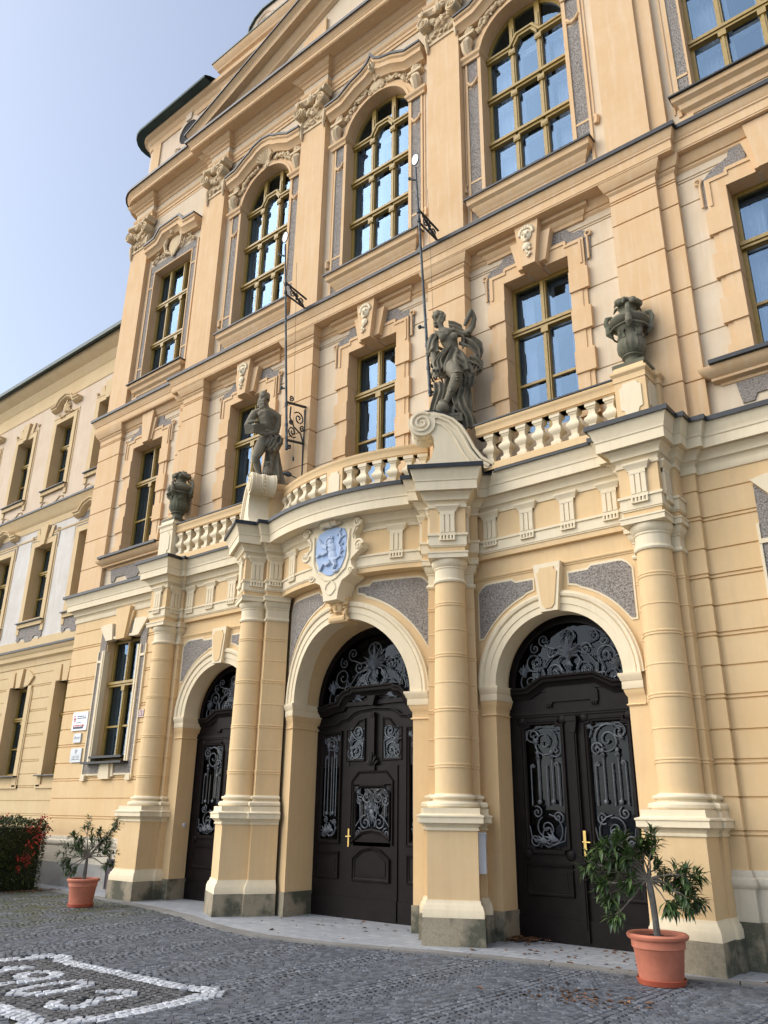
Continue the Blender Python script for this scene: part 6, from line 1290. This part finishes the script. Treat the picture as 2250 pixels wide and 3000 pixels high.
# ------------------------------------------------------------------ flagpoles
def flagpole(x, label):
    o = thing('flagpole', label, 'flagpole', (x, 10.45, 8.6), 'iron flagpoles fixed to the front'); b = (x, 9.93, 8.45); t = (x, 9.52, 13.2); P = lambda z: (x, b[1]+(t[1]-b[1])*(z-b[2])/(t[2]-b[2]), z)
    m = MB(); m.tube([P(8.45+.475*k) for k in range(11)], [.029-.0011*k for k in range(11)], 10)
    for z in (8.5,8.95,9.4,12.0,12.2): m.tube([P(z-.03), P(z+.03)], .037, 10)
    m.blob(P(8.43), .035); m.done('pole', M['poleiron'], o)
    m = MB(); c = P(13.38); m.tube([(c[0]+.085*cos(a), c[1], c[2]+.14*sin(a)) for a in [2*pi*k/24 for k in range(25)]], .012, 6); m.tube([P(12.9),(x-.1,9.5,12.95),(x-.13,9.5,12.98)], .02, 6); m.blob((x-.13,9.5,12.98), .035); m.done('ring', M['blackiron'], o)
    m = MB(); m.lathe(0, 0, [(.076,-.006),(.076,.006)], 20); me = None
    m.v = [(c[0]+p[0], c[1]+p[2], c[2]+p[1]*1.7) for p in m.v]; m.done('disc', M['enamelwhite'], o)
    m = MB()
    for z, yy in ((9.45, 10.62), (8.62, 10.62)): p = P(z); m.tube([p, (x, 10.42, z+(.12 if z > 9 else .1))], .03, 6)
    def S(pts): m.tube([(x, y, z) for y, z in pts], .017, 5)
    def cu(y, z, r, a0, tr, s): m.tube([(x, q[0], q[2]) for q in spiral(y, z, r, a0, tr, 0, s, 14, .15)], .016, 5)
    cu(10.22,9.22,.15,2.5,1.5,-1); cu(10.06,8.86,.13,-.7,1.5,-1); S([(9.98,9.4),(9.97,9.15),(10.1,8.98),(10.3,8.9),(10.38,8.72)]); cu(10.33,9.02,.07,1,1.3,1); cu(10.0,9.06,.06,1,1.3,-1); cu(9.98,9.6,.07,4,1.3,1); S([(10.38,9.5),(10.4,9.1),(10.38,8.7),(10.40,8.0)]); cu(9.98,8.5,.06,1,1.2,-1)
    for za, zb in ((12.25,12.18),(11.96,11.93)): m.tube([P(za), (x, 10.25, zb)], .022, 6)
    cu(9.83,12.08,.09,0,1.5,1); cu(10.08,12.06,.09,3.1,1.5,1); cu(9.95,12.13,.045,0,1.3,-1); cu(9.96,12.03,.045,0,1.3,1); S([(9.73,12.2),(9.93,12.07),(10.18,11.97)])
    p = P(9.75); m.tube([p, (p[0]-.1,p[1]-.02,p[2]+.04)], .02, 6); m.blob((p[0]-.12,p[1]-.02,p[2]+.05), .04); m.done('bracket', M['blackiron'], o)
    m = MB(); m.tube([(x+.03,9.86,12.9),(x+.03,10.02,9.8),(x+.03,10.1,8.2)], .004, 4); m.tube([(x+.03,10.1,8.3),(x+.03,10.1,8.22)], .02, 6); m.done('halyard', M['blackiron'], o)
flagpole(-1.66, 'iron flagpole with a ring and white disc on top, rising beside the bearded man statue')
flagpole(1.90, 'iron flagpole with a ring and white disc on top, rising beside the woman statue')
o = thing('spotlight', 'small black spotlight on a short arm behind the bowed railing', 'spotlight', (-1.42, 10.1, 7.6)); m = MB(); m.tube([(-1.40,10.1,7.45),(-1.42,10.05,7.75),(-1.55,9.98,7.84)], .014, 6); m.tube([(-1.55,9.98,7.84),(-1.60,9.95,7.87),(-1.68,9.9,7.89)], [.04,.055,.03], 8); m.done('lamp_head', M['blackiron'], o)
# ------------------------------------------------------------------ signs and small wall things
def text(body, size, loc, rot, m, parent, name='lettering'):
    cu = D.curves.new(name, 'FONT'); cu.body = body; cu.size = size; cu.extrude = .0015; cu.align_x = 'CENTER'; cu.align_y = 'CENTER'
    tx = D.objects.new(name, cu); C.objects.link(tx); dg = bpy.context.evaluated_depsgraph_get(); me = D.meshes.new_from_object(tx.evaluated_get(dg)); D.objects.remove(tx)
    me.transform(Matrix.Translation(loc) @ Matrix.Rotation(rot, 4, 'Z') @ Matrix.Rotation(pi/2, 4, 'X')); me.materials.clear(); me.materials.append(m); return link(name, me, parent)
def ticks(mb, x0, x1, z, h, y, rnd):
    x = x0
    while x < x1:
        w = rnd.uniform(.006, .014)
        if rnd.random() > .14: mb.box(x, min(x+w, x1), y-.002, y, z-h/2, z+h/2*rnd.uniform(.5, 1))
        x += w+.005
rt = random.Random(5); yf = 10.60
o = thing('wall_sign', 'white sign with red and blue band, highest plate left of the ground floor window', 'sign', (-9.0, 10.6, 3.6)); m = MB(); m.box(-9.32,-8.68,yf-.015,yf+.02,3.37,3.80); m.done('board', M['bluewhite'], o)
m = MB()
for z, a, b in ((3.70,-9.12,-8.76),(3.655,-9.12,-8.74)): ticks(m, a, b, z, .024, yf-.017, rt)
ticks(m, -9.14, -8.94, 3.55, .016, yf-.017, rt); m.prism([(-9.25,3.41),(-8.83,3.41),(-8.81,3.455),(-9.25,3.455)], yf-.018, yf); m.done('lettering', M['ink'], o, smooth=0)
m = MB(); m.prism([(-9.25,3.455),(-8.81,3.455),(-8.78,3.50),(-9.25,3.50)], yf-.018, yf); bars(m, -9.27,-9.19,3.62,3.72,.012, yf-.018, yf); bars(m, -9.25,-9.17,3.57,3.66,.012, yf-.019, yf); m.done('emblem', M['redink'], o, smooth=0)
m = MB(); ticks(m, -9.20, -8.86, 3.47, .024, yf-.019, rt); m.done('band_lettering', M['enamelwhite'], o, smooth=0)
for lab, x0, x1, z0, z1 in (('small grey metal plaque under the white sign', -9.17, -8.86, 3.09, 3.30), ('larger grey metal plaque, lowest of the plates left of the ground floor window', -9.20, -8.74, 2.64, 2.96)):
    o = thing('metal_plaque', lab, 'plaque', ((x0+x1)/2, 10.6, z0)); m = MB(); m.box(x0,x1,yf-.014,yf+.02,z0,z1); m.done('plate', M['plaque'], o); m = MB()
    w, h = x1-x0, z1-z0
    if h > .25:
        m.prism([((x0+x1)/2-.05,z1-.07),((x0+x1)/2,z1-.14),((x0+x1)/2+.05,z1-.07),((x0+x1)/2+.05,z1-.03),((x0+x1)/2-.05,z1-.03)], yf-.016, yf)
        for k in range(3): ticks(m, x0+.08, x1-.08, z1-.18-.035*k, .016, yf-.016, rt)
        m.box(x0, x1, yf-.016, yf, z0+.055, z0+.062)
    else:
        m.box(x0+.05,x0+.09,yf-.016,yf,z1-.13,z1-.06); ticks(m, x0+.11, x1-.03, z1-.09, .016, yf-.016, rt); ticks(m, x0+.11, x1-.05, z1-.12, .012, yf-.016, rt)
    m.done('engraving', M['plaqueink'], o, smooth=0)
o = thing('house_number_plate', 'small dark red enamel plate reading 211 beside the left column', 'number plate', (-6.54, 10.6, 3.55)); m = MB(); m.box(-6.645,-6.435,yf-.012,yf+.02,3.535,3.695); m.done('plate', M['redplate'], o); m = MB(); bars(m, -6.64,-6.44,3.54,3.69,.008,yf-.015,yf); m.done('border', M['enamelwhite'], o); text('211', .125, (-6.54, yf-.0135, 3.615), 0, M['enamelwhite'], o)
o = thing('wall_box', 'pale grey slanted box on the side of the pedestal between middle and right doors', 'box', (2.62, 10.0, .85))
m = MB().fr(*loc(*CC, [(.385, -.06)])[0], CC[2]+pi/2); m.prism([(-.13,.86),(.13,.86),(.13,1.27),(-.13,1.35)], -.055, .05); m.done('body', M['boxgrey'], o)
m = MB().fr(*loc(*CC, [(.385, -.06)])[0], CC[2]+pi/2); m.prism([(-.15,1.355),(.145,1.265),(.145,1.29),(-.15,1.38)], -.07, .05); m.done('lid', M['boxgrey'], o)
o = thing('round_button', 'small round white button on the jamb of the left door', 'button', (-4.70, 10.68, 1.34)); m = MB(); m.lathe(0, 0, [(.045,0),(.045,.012),(.036,.018)], 20); m.v = [(-4.76+.001+p[2], 10.68+p[0], 1.34+p[1]) for p in m.v]; m.done('cap', M['boxgrey'], o)
# ------------------------------------------------------------------ pots, oleanders, hedge
def pot(x, y, r, H, label):
    o = thing('flower_pot', label, 'flower pot', (x, y, 0), 'terracotta pots before the front'); m = MB().fr(x, y, 0); k = r/.30
    m.lathe(0, 0, [(.21*k,.03),(.225*k,.06),(.255*k,H*.70),(.262*k,H*.715),(.27*k,H*.72),(.275*k,H*.885),(.30*k,H*.89),(.312*k,H*.92),(.315*k,H*.965),(.30*k,H),(.275*k,H*1.0),(.262*k,H*.97),(.26*k,H*.85)], 44, caps=False); m.done('body', M['terracotta'], o, smooth=40)
    m = MB().fr(x, y, 0); m.lathe(0, 0, [(.20*k,.0),(.235*k,.005),(.25*k,.055),(.245*k,.06),(.235*k,.03),(.1*k,.025)], 36); m.done('saucer', M['terracotta2'], o)
    m = MB().fr(x, y, 0)
    rnd = random.Random(1); n = 30; rings = []
    for j in range(6): rings.append([m.P(.263*k*j/5*cos(2*pi*i/n), .263*k*j/5*sin(2*pi*i/n), H*.90+rnd.uniform(-.012,.012)) for i in range(n)])
    for a, b in zip(rings, rings[1:]):
        for i in range(n): m.F(a[i], b[i], b[(i+1) % n], a[(i+1) % n])
    m.done('soil', M['soil'], o)
def leafquad(m, p, d, l, w, up):
    d = d.normalized(); s = d.cross(up)
    if s.length < .05: s = d.cross(Vector((1, 0, 0)))
    s.normalize(); n = s.cross(d); a = m.P(*p); t = m.P(*(p+d*l-n*l*.12)); q = p+d*l*.5+n*l*.06
    b = m.P(*(q+s*w)); c = m.P(*(q-s*w)); e = m.P(*(q-n*w*.35)); m.F(a, b, e); m.F(a, e, c); m.F(b, t, e); m.F(e, t, c)
def oleander(x, y, z0, tips, trunk, label, seed, ls=.125, dens=11):
    o = thing('oleander_shrub', label, 'shrub', (x, y, z0), 'potted oleanders'); rnd = random.Random(seed)
    m = MB(); base = Vector((x, y, z0-.06)); tr = [base+Vector(q[:3]) for q in trunk]; m.tube(tr, [q[3] for q in trunk], 9); m.done('trunk', M['bark'], o)
    b = MB(); lv = MB(); fork = tr[-1]
    for tp in tips:
        T = Vector((x, y, 0))+Vector(tp[:3]); st = tr[-1]*(1-tp[3])+tr[-2]*tp[3] if len(tp) > 3 else fork
        v = T-st; mid = st+v*.5+Vector((rnd.uniform(-.05,.05), rnd.uniform(-.05,.05), rnd.uniform(-.04,.08))); b.tube([st, st+v*.25+Vector((0,0,.02)), mid, st*.15+T*.85, T], [.013,.011,.008,.006,.004], 5)
        subs = [(T, v)]
        for k in range(rnd.randint(2, 4)):
            s0 = mid.lerp(T, rnd.uniform(.1, .8)); dv = (v.normalized()+Vector((rnd.gauss(0,.6), rnd.gauss(0,.6), rnd.gauss(.15,.5)))).normalized()*rnd.uniform(.08,.18); b.tube([s0, s0+dv*.6+Vector((0,0,.01)), s0+dv], [.005,.004,.003], 4); subs.append((s0+dv, dv))
        for p, d in subs:
            d = d.normalized()
            for k in range(rnd.randint(dens-4, dens+4)):
                r = Vector((rnd.gauss(0,1), rnd.gauss(0,1), rnd.gauss(0,1))); r = (r-d*r.dot(d)).normalized(); dd = (d*rnd.uniform(.15,1.0)+r*rnd.uniform(.5,1)+Vector((0,0,-.12)))
                leafquad(lv, p-d*rnd.uniform(0,.09), dd, ls*rnd.uniform(.65,1.2), ls*rnd.uniform(.10,.15), Vector((0,0,1)))
    b.done('branches', M['bark2'], o); lv.done('foliage', M['leaf'], o, smooth=0)
pot(5.38, 9.08, .30, .47, 'terracotta pot on a saucer at the foot of the right column')
pot(-4.93, 8.72, .27, .46, 'terracotta pot at the far left before the ground floor window')
vx, vy = cos(radians(33)), sin(radians(33))              # spread mostly across the front
def T(a, b, z, f=0): return (a*vx-b*vy, a*vy+b*vx, z, f)
oleander(5.38, 9.08, .44, [T(-.55,.0,1.20),T(-.62,.1,1.05),T(-.48,-.1,1.32),T(-.36,.0,1.38),T(-.28,.1,1.30),T(-.58,-.1,.92),T(-.50,.05,.74),T(-.44,-.05,.60),T(-.32,.12,1.12),T(-.16,-.05,1.18),T(-.22,0,.92),T(-.66,.0,1.15),T(-.40,.1,1.0),T(-.02,.05,1.30),T(.08,-.05,1.38),T(.02,.1,1.22),T(.10,.05,1.10),T(.16,0,.98),T(.34,.0,1.02),T(.40,.08,.90),T(.50,-.05,1.02),T(.30,-.1,.80),T(.48,.05,.76),T(.14,-.1,.72),T(.36,0,.68)],
         [(0,0,0,.036),(-.005,0,.2,.034),(-.015,0,.38,.034),(-.03,0,.52,.036),(-.04,0,.60,.02)], 'leafy oleander shrub with a bare grey trunk before the right door', 1, .15, 15)
vx, vy = cos(radians(52)), sin(radians(52))
oleander(-4.93, 8.72, .44, [T(-.50,0,.88),T(-.40,.1,1.0),T(-.42,-.1,.75),T(-.30,0,1.18),T(-.25,.1,.98),T(-.15,0,1.1),T(-.05,.05,1.38),T(-.12,-.1,.92),T(.05,0,1.12),T(.10,.1,.98),T(.16,0,1.20),T(.24,.05,1.05),T(.34,0,1.14),T(.46,.05,1.30),T(.52,0,1.38),T(.38,-.05,.95),T(.42,.1,.82),T(.46,0,.68),T(-.32,.05,.62),T(-.22,-.1,.55),T(.22,.1,.88),T(0,.1,.85)],
         [(0,0,0,.036),(.005,0,.15,.034),(.01,0,.30,.03),(.02,0,.42,.02)], 'dark sparse oleander shrub with many stems in the far left pot', 2, .115, 13)
def hedge():
    o = thing('hedge', 'clipped dark green hedge with red berries in front of the side wing', 'hedge', (-9.9, 9.0, 0)); rnd = random.Random(4)
    X0, X1, Y0, Y1, H = -11.6, -8.34, 8.1, 9.92, 1.42
    def sd(x, y, z):
        return 0
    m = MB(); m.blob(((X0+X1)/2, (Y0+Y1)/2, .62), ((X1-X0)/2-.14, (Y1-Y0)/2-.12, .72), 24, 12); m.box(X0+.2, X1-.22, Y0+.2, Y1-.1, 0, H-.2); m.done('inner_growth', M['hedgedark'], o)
    def surf():
        while True:
            f = rnd.random(); x = rnd.uniform(X0, X1); y = rnd.uniform(Y0, Y1); z = rnd.uniform(.03, H)
            if f < .12: y = Y0; n = Vector((0,-1,.25))
            elif f < .22: y = Y1; n = Vector((0,1,.25))
            elif f < .66: x = X1; n = Vector((1,0,.25))
            else: z = H; n = Vector((0,-.2,1))
            dx = min(x-X0, X1-x); dy = min(y-Y0, Y1-y); dz = H-z; k = sorted((dx, dy, dz))
            cut = max(0, .2-k[1])*.7
            p = Vector((x, y, z)); p -= n.normalized()*cut
            w = noise.noise(p*2.2)*.10+noise.noise(p*6)*.05; p += n.normalized()*(w-.03-abs(rnd.gauss(0,.05)))
            if p.z < .02: continue
            return p, n
    lv = MB(); br = MB()
    for k in range(15000):
        p, n = surf(); d = (n+Vector((rnd.gauss(0,.8), rnd.gauss(0,.8), rnd.gauss(.1,.7)))); leafquad(lv, p, d, rnd.uniform(.035,.065), rnd.uniform(.012,.02), Vector((0,0,1)))
    for k in range(150):
        p, n = surf()
        if noise.noise(p*1.3+Vector((3,1,0))) + .25*(p.z-.7) < .10: continue
        for j in range(rnd.randint(14, 34)):
            q = p+Vector((rnd.gauss(0,.055), rnd.gauss(0,.055), rnd.gauss(0,.05)))+n.normalized()*.03; s = rnd.uniform(.011,.018)
            if rnd.random() < .5: leafquad(br, q, n+Vector((rnd.gauss(0,.9), rnd.gauss(0,.9), rnd.gauss(0,.9))), rnd.uniform(.035,.06), .014, Vector((0,0,1)))
            else: br.blob(tuple(q), s, 5, 4)
    lv.done('foliage', M['hedge'], o, smooth=0); br.done('berries', M['berry'], o, smooth=0)
hedge()
# ------------------------------------------------------------------ ground
def groundmat():
    m, nt, b = mat('joint_grit'); v = coords(nt); f = noise_tex(nt, v, 14, 6, .7); f2 = noise_tex(nt, v, .9, 4)
    c = ramp(nt, f, [(.3, (.03, .028, .024)), (.7, (.085, .08, .07))]); c = mixc(nt, ramp(nt, f2, [(.45, (0, 0, 0)), (.65, (.7, .7, .7))]), c, (.035, .045, .018))
    nt.links.new(c, b.inputs['Base Color']); b.inputs['Roughness'].default_value = .95; bump(nt, b, f, .6, .02); return m
M['grit'] = groundmat()
def setts(name, dk, lt, moss):
    m, nt, b = mat(name); v = coords(nt); gi = N(nt, 'ShaderNodeNewGeometry')
    c = ramp(nt, gi.outputs['Random Per Island'], [(0, dk), (.8, lt), (1, tuple(x*1.25 for x in lt))])
    c = mixc(nt, ramp(nt, noise_tex(nt, v, 30, 5, .7), [(.35, (0, 0, 0)), (.7, (.4, .4, .4))]), c, tuple(x*.55 for x in dk))
    if moss:
        f = noise_tex(nt, v, 2.4, 5, .7); tc = N(nt, 'ShaderNodeTexCoord'); sp = N(nt, 'ShaderNodeSeparateXYZ'); nt.links.new(tc.outputs['Object'], sp.inputs[0])
        mr = N(nt, 'ShaderNodeMapRange'); mr.inputs[1].default_value = -2.0; mr.inputs[2].default_value = -4.6; nt.links.new(sp.outputs[0], mr.inputs[0])
        mt = N(nt, 'ShaderNodeMath', operation='MULTIPLY'); nt.links.new(mr.outputs[0], mt.inputs[0]); nt.links.new(ramp(nt, f, [(.40, (0, 0, 0)), (.60, (1, 1, 1))]), mt.inputs[1])
        c = mixc(nt, mt.outputs[0], c, (.055, .062, .022))
    nt.links.new(c, b.inputs['Base Color']); b.inputs['Roughness'].default_value = .62; b.inputs['Specular IOR Level'].default_value = .4
    bump(nt, b, noise_tex(nt, v, 60, 4, .6), .35, .01); return m
M['sett'] = setts('basalt_setts', (.062, .070, .083), (.125, .138, .160), True)
M['settdark'] = setts('dark_setts', (.042, .044, .048), (.078, .08, .087), False)
M['settwhite'] = setts('white_setts', (.34, .36, .385), (.50, .52, .55), False)
def slabmat():
    m, nt, b = mat('marble_slabs'); v = coords(nt)
    br = N(nt, 'ShaderNodeTexBrick'); br.inputs['Scale'].default_value = 1.6; br.inputs['Mortar Size'].default_value = .012; br.inputs['Color1'].default_value = (.31, .335, .365, 1); br.inputs['Color2'].default_value = (.40, .42, .445, 1); br.inputs['Mortar'].default_value = (.12, .12, .12, 1)
    nt.links.new(v, br.inputs['Vector']); f = noise_tex(nt, v, 5, 8, .75)
    c = mixc(nt, ramp(nt, f, [(.4, (0, 0, 0)), (.62, (.8, .8, .8))]), br.outputs['Color'], (.24, .26, .29))
    nt.links.new(c, b.inputs['Base Color']); b.inputs['Roughness'].default_value = .5; return m
M['slab'] = slabmat(); M['kerb'] = stone('kerb_granite', (.17, .165, .155), (.25, .245, .235), (.13, .125, .115), .6, 60)
M['far'] = simple('far_paving', (.115, .12, .132), .7, var=.25, scale=8)
m = MB(); m.quad((-400,-400,-.06),(400,-400,-.06),(400,400,-.06),(-400,400,-.06)); m.done('ground', M['far'], kind='structure')
m = MB(); m.quad((-22,.6,-.03),(12,.6,-.03),(12,10.6,-.03),(-22,10.6,-.03)); m.done('joint_bed', M['grit'], kind='structure')
KP = [(-14,9.95),(-9.9,9.9),(-6.4,9.72),(-5.0,9.55),(-3.6,9.32),(-2.5,9.05),(-1.6,8.72),(-.8,8.50),(0,8.42),(.8,8.48),(1.6,8.66),(2.5,8.95),(3.6,9.20),(4.6,9.32),(5.5,9.45),(6.3,9.68),(7.5,9.80),(14,9.9)]
def kerb_y(x):
    for (a, b), (c, d) in zip(KP, KP[1:]):
        if a <= x <= c: return b+(d-b)*(x-a)/(c-a)
    return 9.9
kx = [-14+.25*i for i in range(113)]
m = MB()
for a, b in zip(kx, kx[1:]): m.quad((a, kerb_y(a)+.2, .008), (b, kerb_y(b)+.2, .008), (b, 13.6, .008), (a, 13.6, .008))
m.done('portico_paving', M['slab'], kind='structure')
m = MB(); run = []; i = 0
while i < len(kx)-1:                                   # kerb stones with joints
    j = min(i+4, len(kx)-1); seg = kx[i:j+1]; e = .006
    pts = [(seg[0]+e, kerb_y(seg[0]))] + [(x, kerb_y(x)) for x in seg[1:-1]] + [(seg[-1]-e, kerb_y(seg[-1]))]
    m.sweep(pts, [(-.21,-.05),(-.21,.012),(-.0,.014),(.0,-.05)]); i = j
m.done('kerb', M['kerb'], kind='structure')
# mosaic strokes
FR = [(-.25,5.63),(1.95,5.66),(2.02,5.75),(2.30,5.77),(2.47,5.58),(2.30,5.50),(2.44,5.38),(2.47,4.95),(2.47,4.40),(2.32,4.24),(2.47,4.08),(2.22,3.93),(2.08,4.06),(-.30,4.05),(-.42,3.93),(-.70,4.08),(-.55,4.24),(-.70,4.40),(-.72,5.16),(-.70,5.40),(-.56,5.52),(-.75,5.60),(-.66,5.78),(-.38,5.78),(-.25,5.63)]
DIG = [[(-.28,4.98),(-.12,5.22),(-.12,4.42)], [(.55,4.45),(.585,4.75),(.575,5.06),(.47,5.21),(.30,5.22),(.19,5.08),(.25,4.90),(.42,4.83),(.56,4.92)], [(1.03,5.20),(1.19,5.10),(1.25,4.80),(1.19,4.52),(1.05,4.42),(.93,4.52),(.86,4.82),(.90,5.10),(1.03,5.20)], [(1.53,5.0),(1.60,5.14),(1.75,5.21),(1.89,5.10),(1.87,4.90),(1.78,4.80),(1.92,4.68),(1.95,4.52),(1.84,4.41),(1.71,4.42),(1.60,4.54)]]
def sdist(p, pl):
    best = 9
    for a, b in zip(pl, pl[1:]):
        dx, dy = b[0]-a[0], b[1]-a[1]; l2 = dx*dx+dy*dy or 1e-9; t = max(0, min(1, ((p[0]-a[0])*dx+(p[1]-a[1])*dy)/l2)); best = min(best, hypot(p[0]-a[0]-t*dx, p[1]-a[1]-t*dy))
    return best
STR = [(FR, .105)] + [(d, .085) for d in DIG]
rs = random.Random(2)
def sett(mb, x, y, a, w, l, zt=0):
    c, s = cos(a), sin(a); w *= .5*rs.uniform(.86, .98); l *= .5*rs.uniform(.86, .98); tx, ty = rs.uniform(-.04, .04), rs.uniform(-.04, .04); zt += rs.uniform(-.004, .003)
    top = []; bot = []
    for u, v in ((-1,-1),(1,-1),(1,1),(-1,1)):
        ju, jv = u*w+rs.uniform(-.006, .006), v*l+rs.uniform(-.006, .006)
        top.append(mb.P(x+ju*.78*c-jv*.78*s, y+ju*.78*s+jv*.78*c, zt+ju*tx+jv*ty)); bot.append(mb.P(x+ju*c-jv*s, y+ju*s+jv*c, zt-.016))
    mb.F(*top)
    for k in range(4): j = (k+1) % 4; mb.F(bot[k], bot[j], top[j], top[k])
def inview(x, y):
    dx, dy = x-9.05, y; d = hypot(dx, dy)
    if d < 2.6: return False
    az = math.degrees(atan2(dx, dy)); return -70 < az < -6
mw = MB()
for pl, wd in STR:
    rows = 3 if wd > .1 else 2
    for r in range(rows):
        off = (r-(rows-1)/2)*.070
        acc = rs.uniform(0, .05)
        for a, b in zip(pl, pl[1:]):
            dx, dy = b[0]-a[0], b[1]-a[1]; L = hypot(dx, dy); an = atan2(dy, dx)
            while acc < L:
                t = acc/L; sett(mw, a[0]+dx*t-sin(an)*off, a[1]+dy*t+cos(an)*off, an, .082, .070, .001); acc += .083
            acc -= L
mw.done('date_mosaic', M['settwhite'], kind='structure', smooth=0)
md = MB()                                             # darker straight rows inside the date frame
y = 4.13
while y < 5.6:
    x = -.62+rs.uniform(0, .06)
    while x < 2.40:
        if all(sdist((x, y), pl) > wd-.005 for pl, wd in STR): sett(md, x, y, rs.uniform(-.08, .08), .088, .082)
        x += .088
    y += .082
md.done('mosaic_ground', M['settdark'], kind='structure', smooth=0)
ms = MB(); Wd = 1.15; nrow = .085
for i in range(-18, 9):
    xc = 1.0+i*Wd
    for j in range(-6, 150):
        yj = j*nrow; u = -Wd/2
        while u < Wd/2:
            q = u/(Wd/2); y = yj+.42*(q*q); sl = .84*q/(Wd/2); x = xc+u
            st = .086/sqrt(1+sl*sl)
            if 1.2 < y < kerb_y(x)-.03 and inview(x, y) and sdist((x, y), FR) > .135 and not (-.68 < x < 2.44 and 4.08 < y < 5.62):
                if y > 1.2: sett(ms, x+rs.uniform(-.008, .008), y+rs.uniform(-.008, .008), math.atan(sl), .086, nrow)
            u += st
ms.done('cobbled_forecourt', M['sett'], kind='structure', smooth=0)
# fallen leaves
m = MB(); rl = random.Random(9)
def dry(x, y, z=.012):
    a = rl.uniform(0, 6.28); l = rl.uniform(.02, .05); w = l*.45; b = rl.uniform(.004, .02); c, s = cos(a), sin(a)
    p = [(-l,0,0),(0,-w,b),(l,0,0),(0,w,b*.6)]; i = [m.P(x+u*c-v*s, y+u*s+v*c, z+q) for u, v, q in p]; m.F(i[0], i[1], i[2]); m.F(i[0], i[2], i[3])
for k in range(170): dry(2.72+abs(rl.gauss(0, .2)), 10.72-abs(rl.gauss(0, .16)), .012+rl.random()*.05)
for k in range(60): dry(rl.uniform(2.5, 5.0), rl.uniform(9.4, 10.7))
for k in range(30): dry(rl.uniform(-1.3, 1.3), rl.uniform(8.8, 10.8))
for k in range(150): dry(-8.25+abs(rl.gauss(0,.15)), 8.6+rl.random()*1.5)
for k in range(90): dry(rl.gauss(5.05, .32), rl.gauss(7.9, .22), .004)
for k in range(60): dry(rl.uniform(6.2, 7.4), rl.uniform(9.75, 10.4))
m.done('fallen_leaves', M['dryleaf'], kind='stuff')
# ------------------------------------------------------------------ camera and light
def setup():
    sc = bpy.context.scene
    yaw, pitch, roll, f = -0.687538544, 0.363070438, -0.0135816599, 2327.59036
    F = Vector((sin(yaw)*cos(pitch), cos(yaw)*cos(pitch), sin(pitch))); r = Vector((cos(yaw), -sin(yaw), 0)); d = F.cross(r)
    c, s = cos(roll), sin(roll); R = c*r + s*d; Dn = -s*r + c*d
    cam = D.cameras.new('camera'); o = D.objects.new('camera', cam); C.objects.link(o)
    m = Matrix((R, -Dn, -F)).transposed().to_4x4(); m.translation = Vector((9.05, 0, 1.6)); o.matrix_world = m
    cam.sensor_fit = 'HORIZONTAL'; cam.sensor_width = 36; cam.lens = f/2250*36; cam.clip_end = 3000
    sc.camera = o
    w = D.worlds.new('World'); sc.world = w; w.use_nodes = True; nt = w.node_tree
    sky = nt.nodes.new('ShaderNodeTexSky'); sky.sky_type = 'NISHITA'; sky.sun_disc = False
    el, az = radians(40), radians(226)          # az clockwise from +Y
    sky.sun_elevation = el; sky.sun_rotation = az; sky.air_density = 1.1; sky.dust_density = 2.4; sky.ozone_density = 2.2
    bg = nt.nodes['Background']; bg.inputs['Strength'].default_value = .14
    hs = nt.nodes.new('ShaderNodeHueSaturation'); hs.inputs['Saturation'].default_value = .68; nt.links.new(sky.outputs[0], hs.inputs['Color']); nt.links.new(hs.outputs[0], bg.inputs['Color'])
    L = D.lights.new('sun', 'SUN'); L.energy = 1.5; L.angle = radians(90); L.color = (1, .96, .89)
    lo = D.objects.new('sun', L); C.objects.link(lo)
    dirv = Vector((sin(az)*cos(el), cos(az)*cos(el), sin(el)))   # towards the sun
    lo.rotation_euler = dirv.to_track_quat('Z', 'Y').to_euler(); lo.location = (0, -20, 30)
    v = sc.view_settings; v.view_transform = 'Standard'; v.look = 'None'; v.gamma = 1; v.exposure = 0.82; v.use_curve_mapping = False
setup()
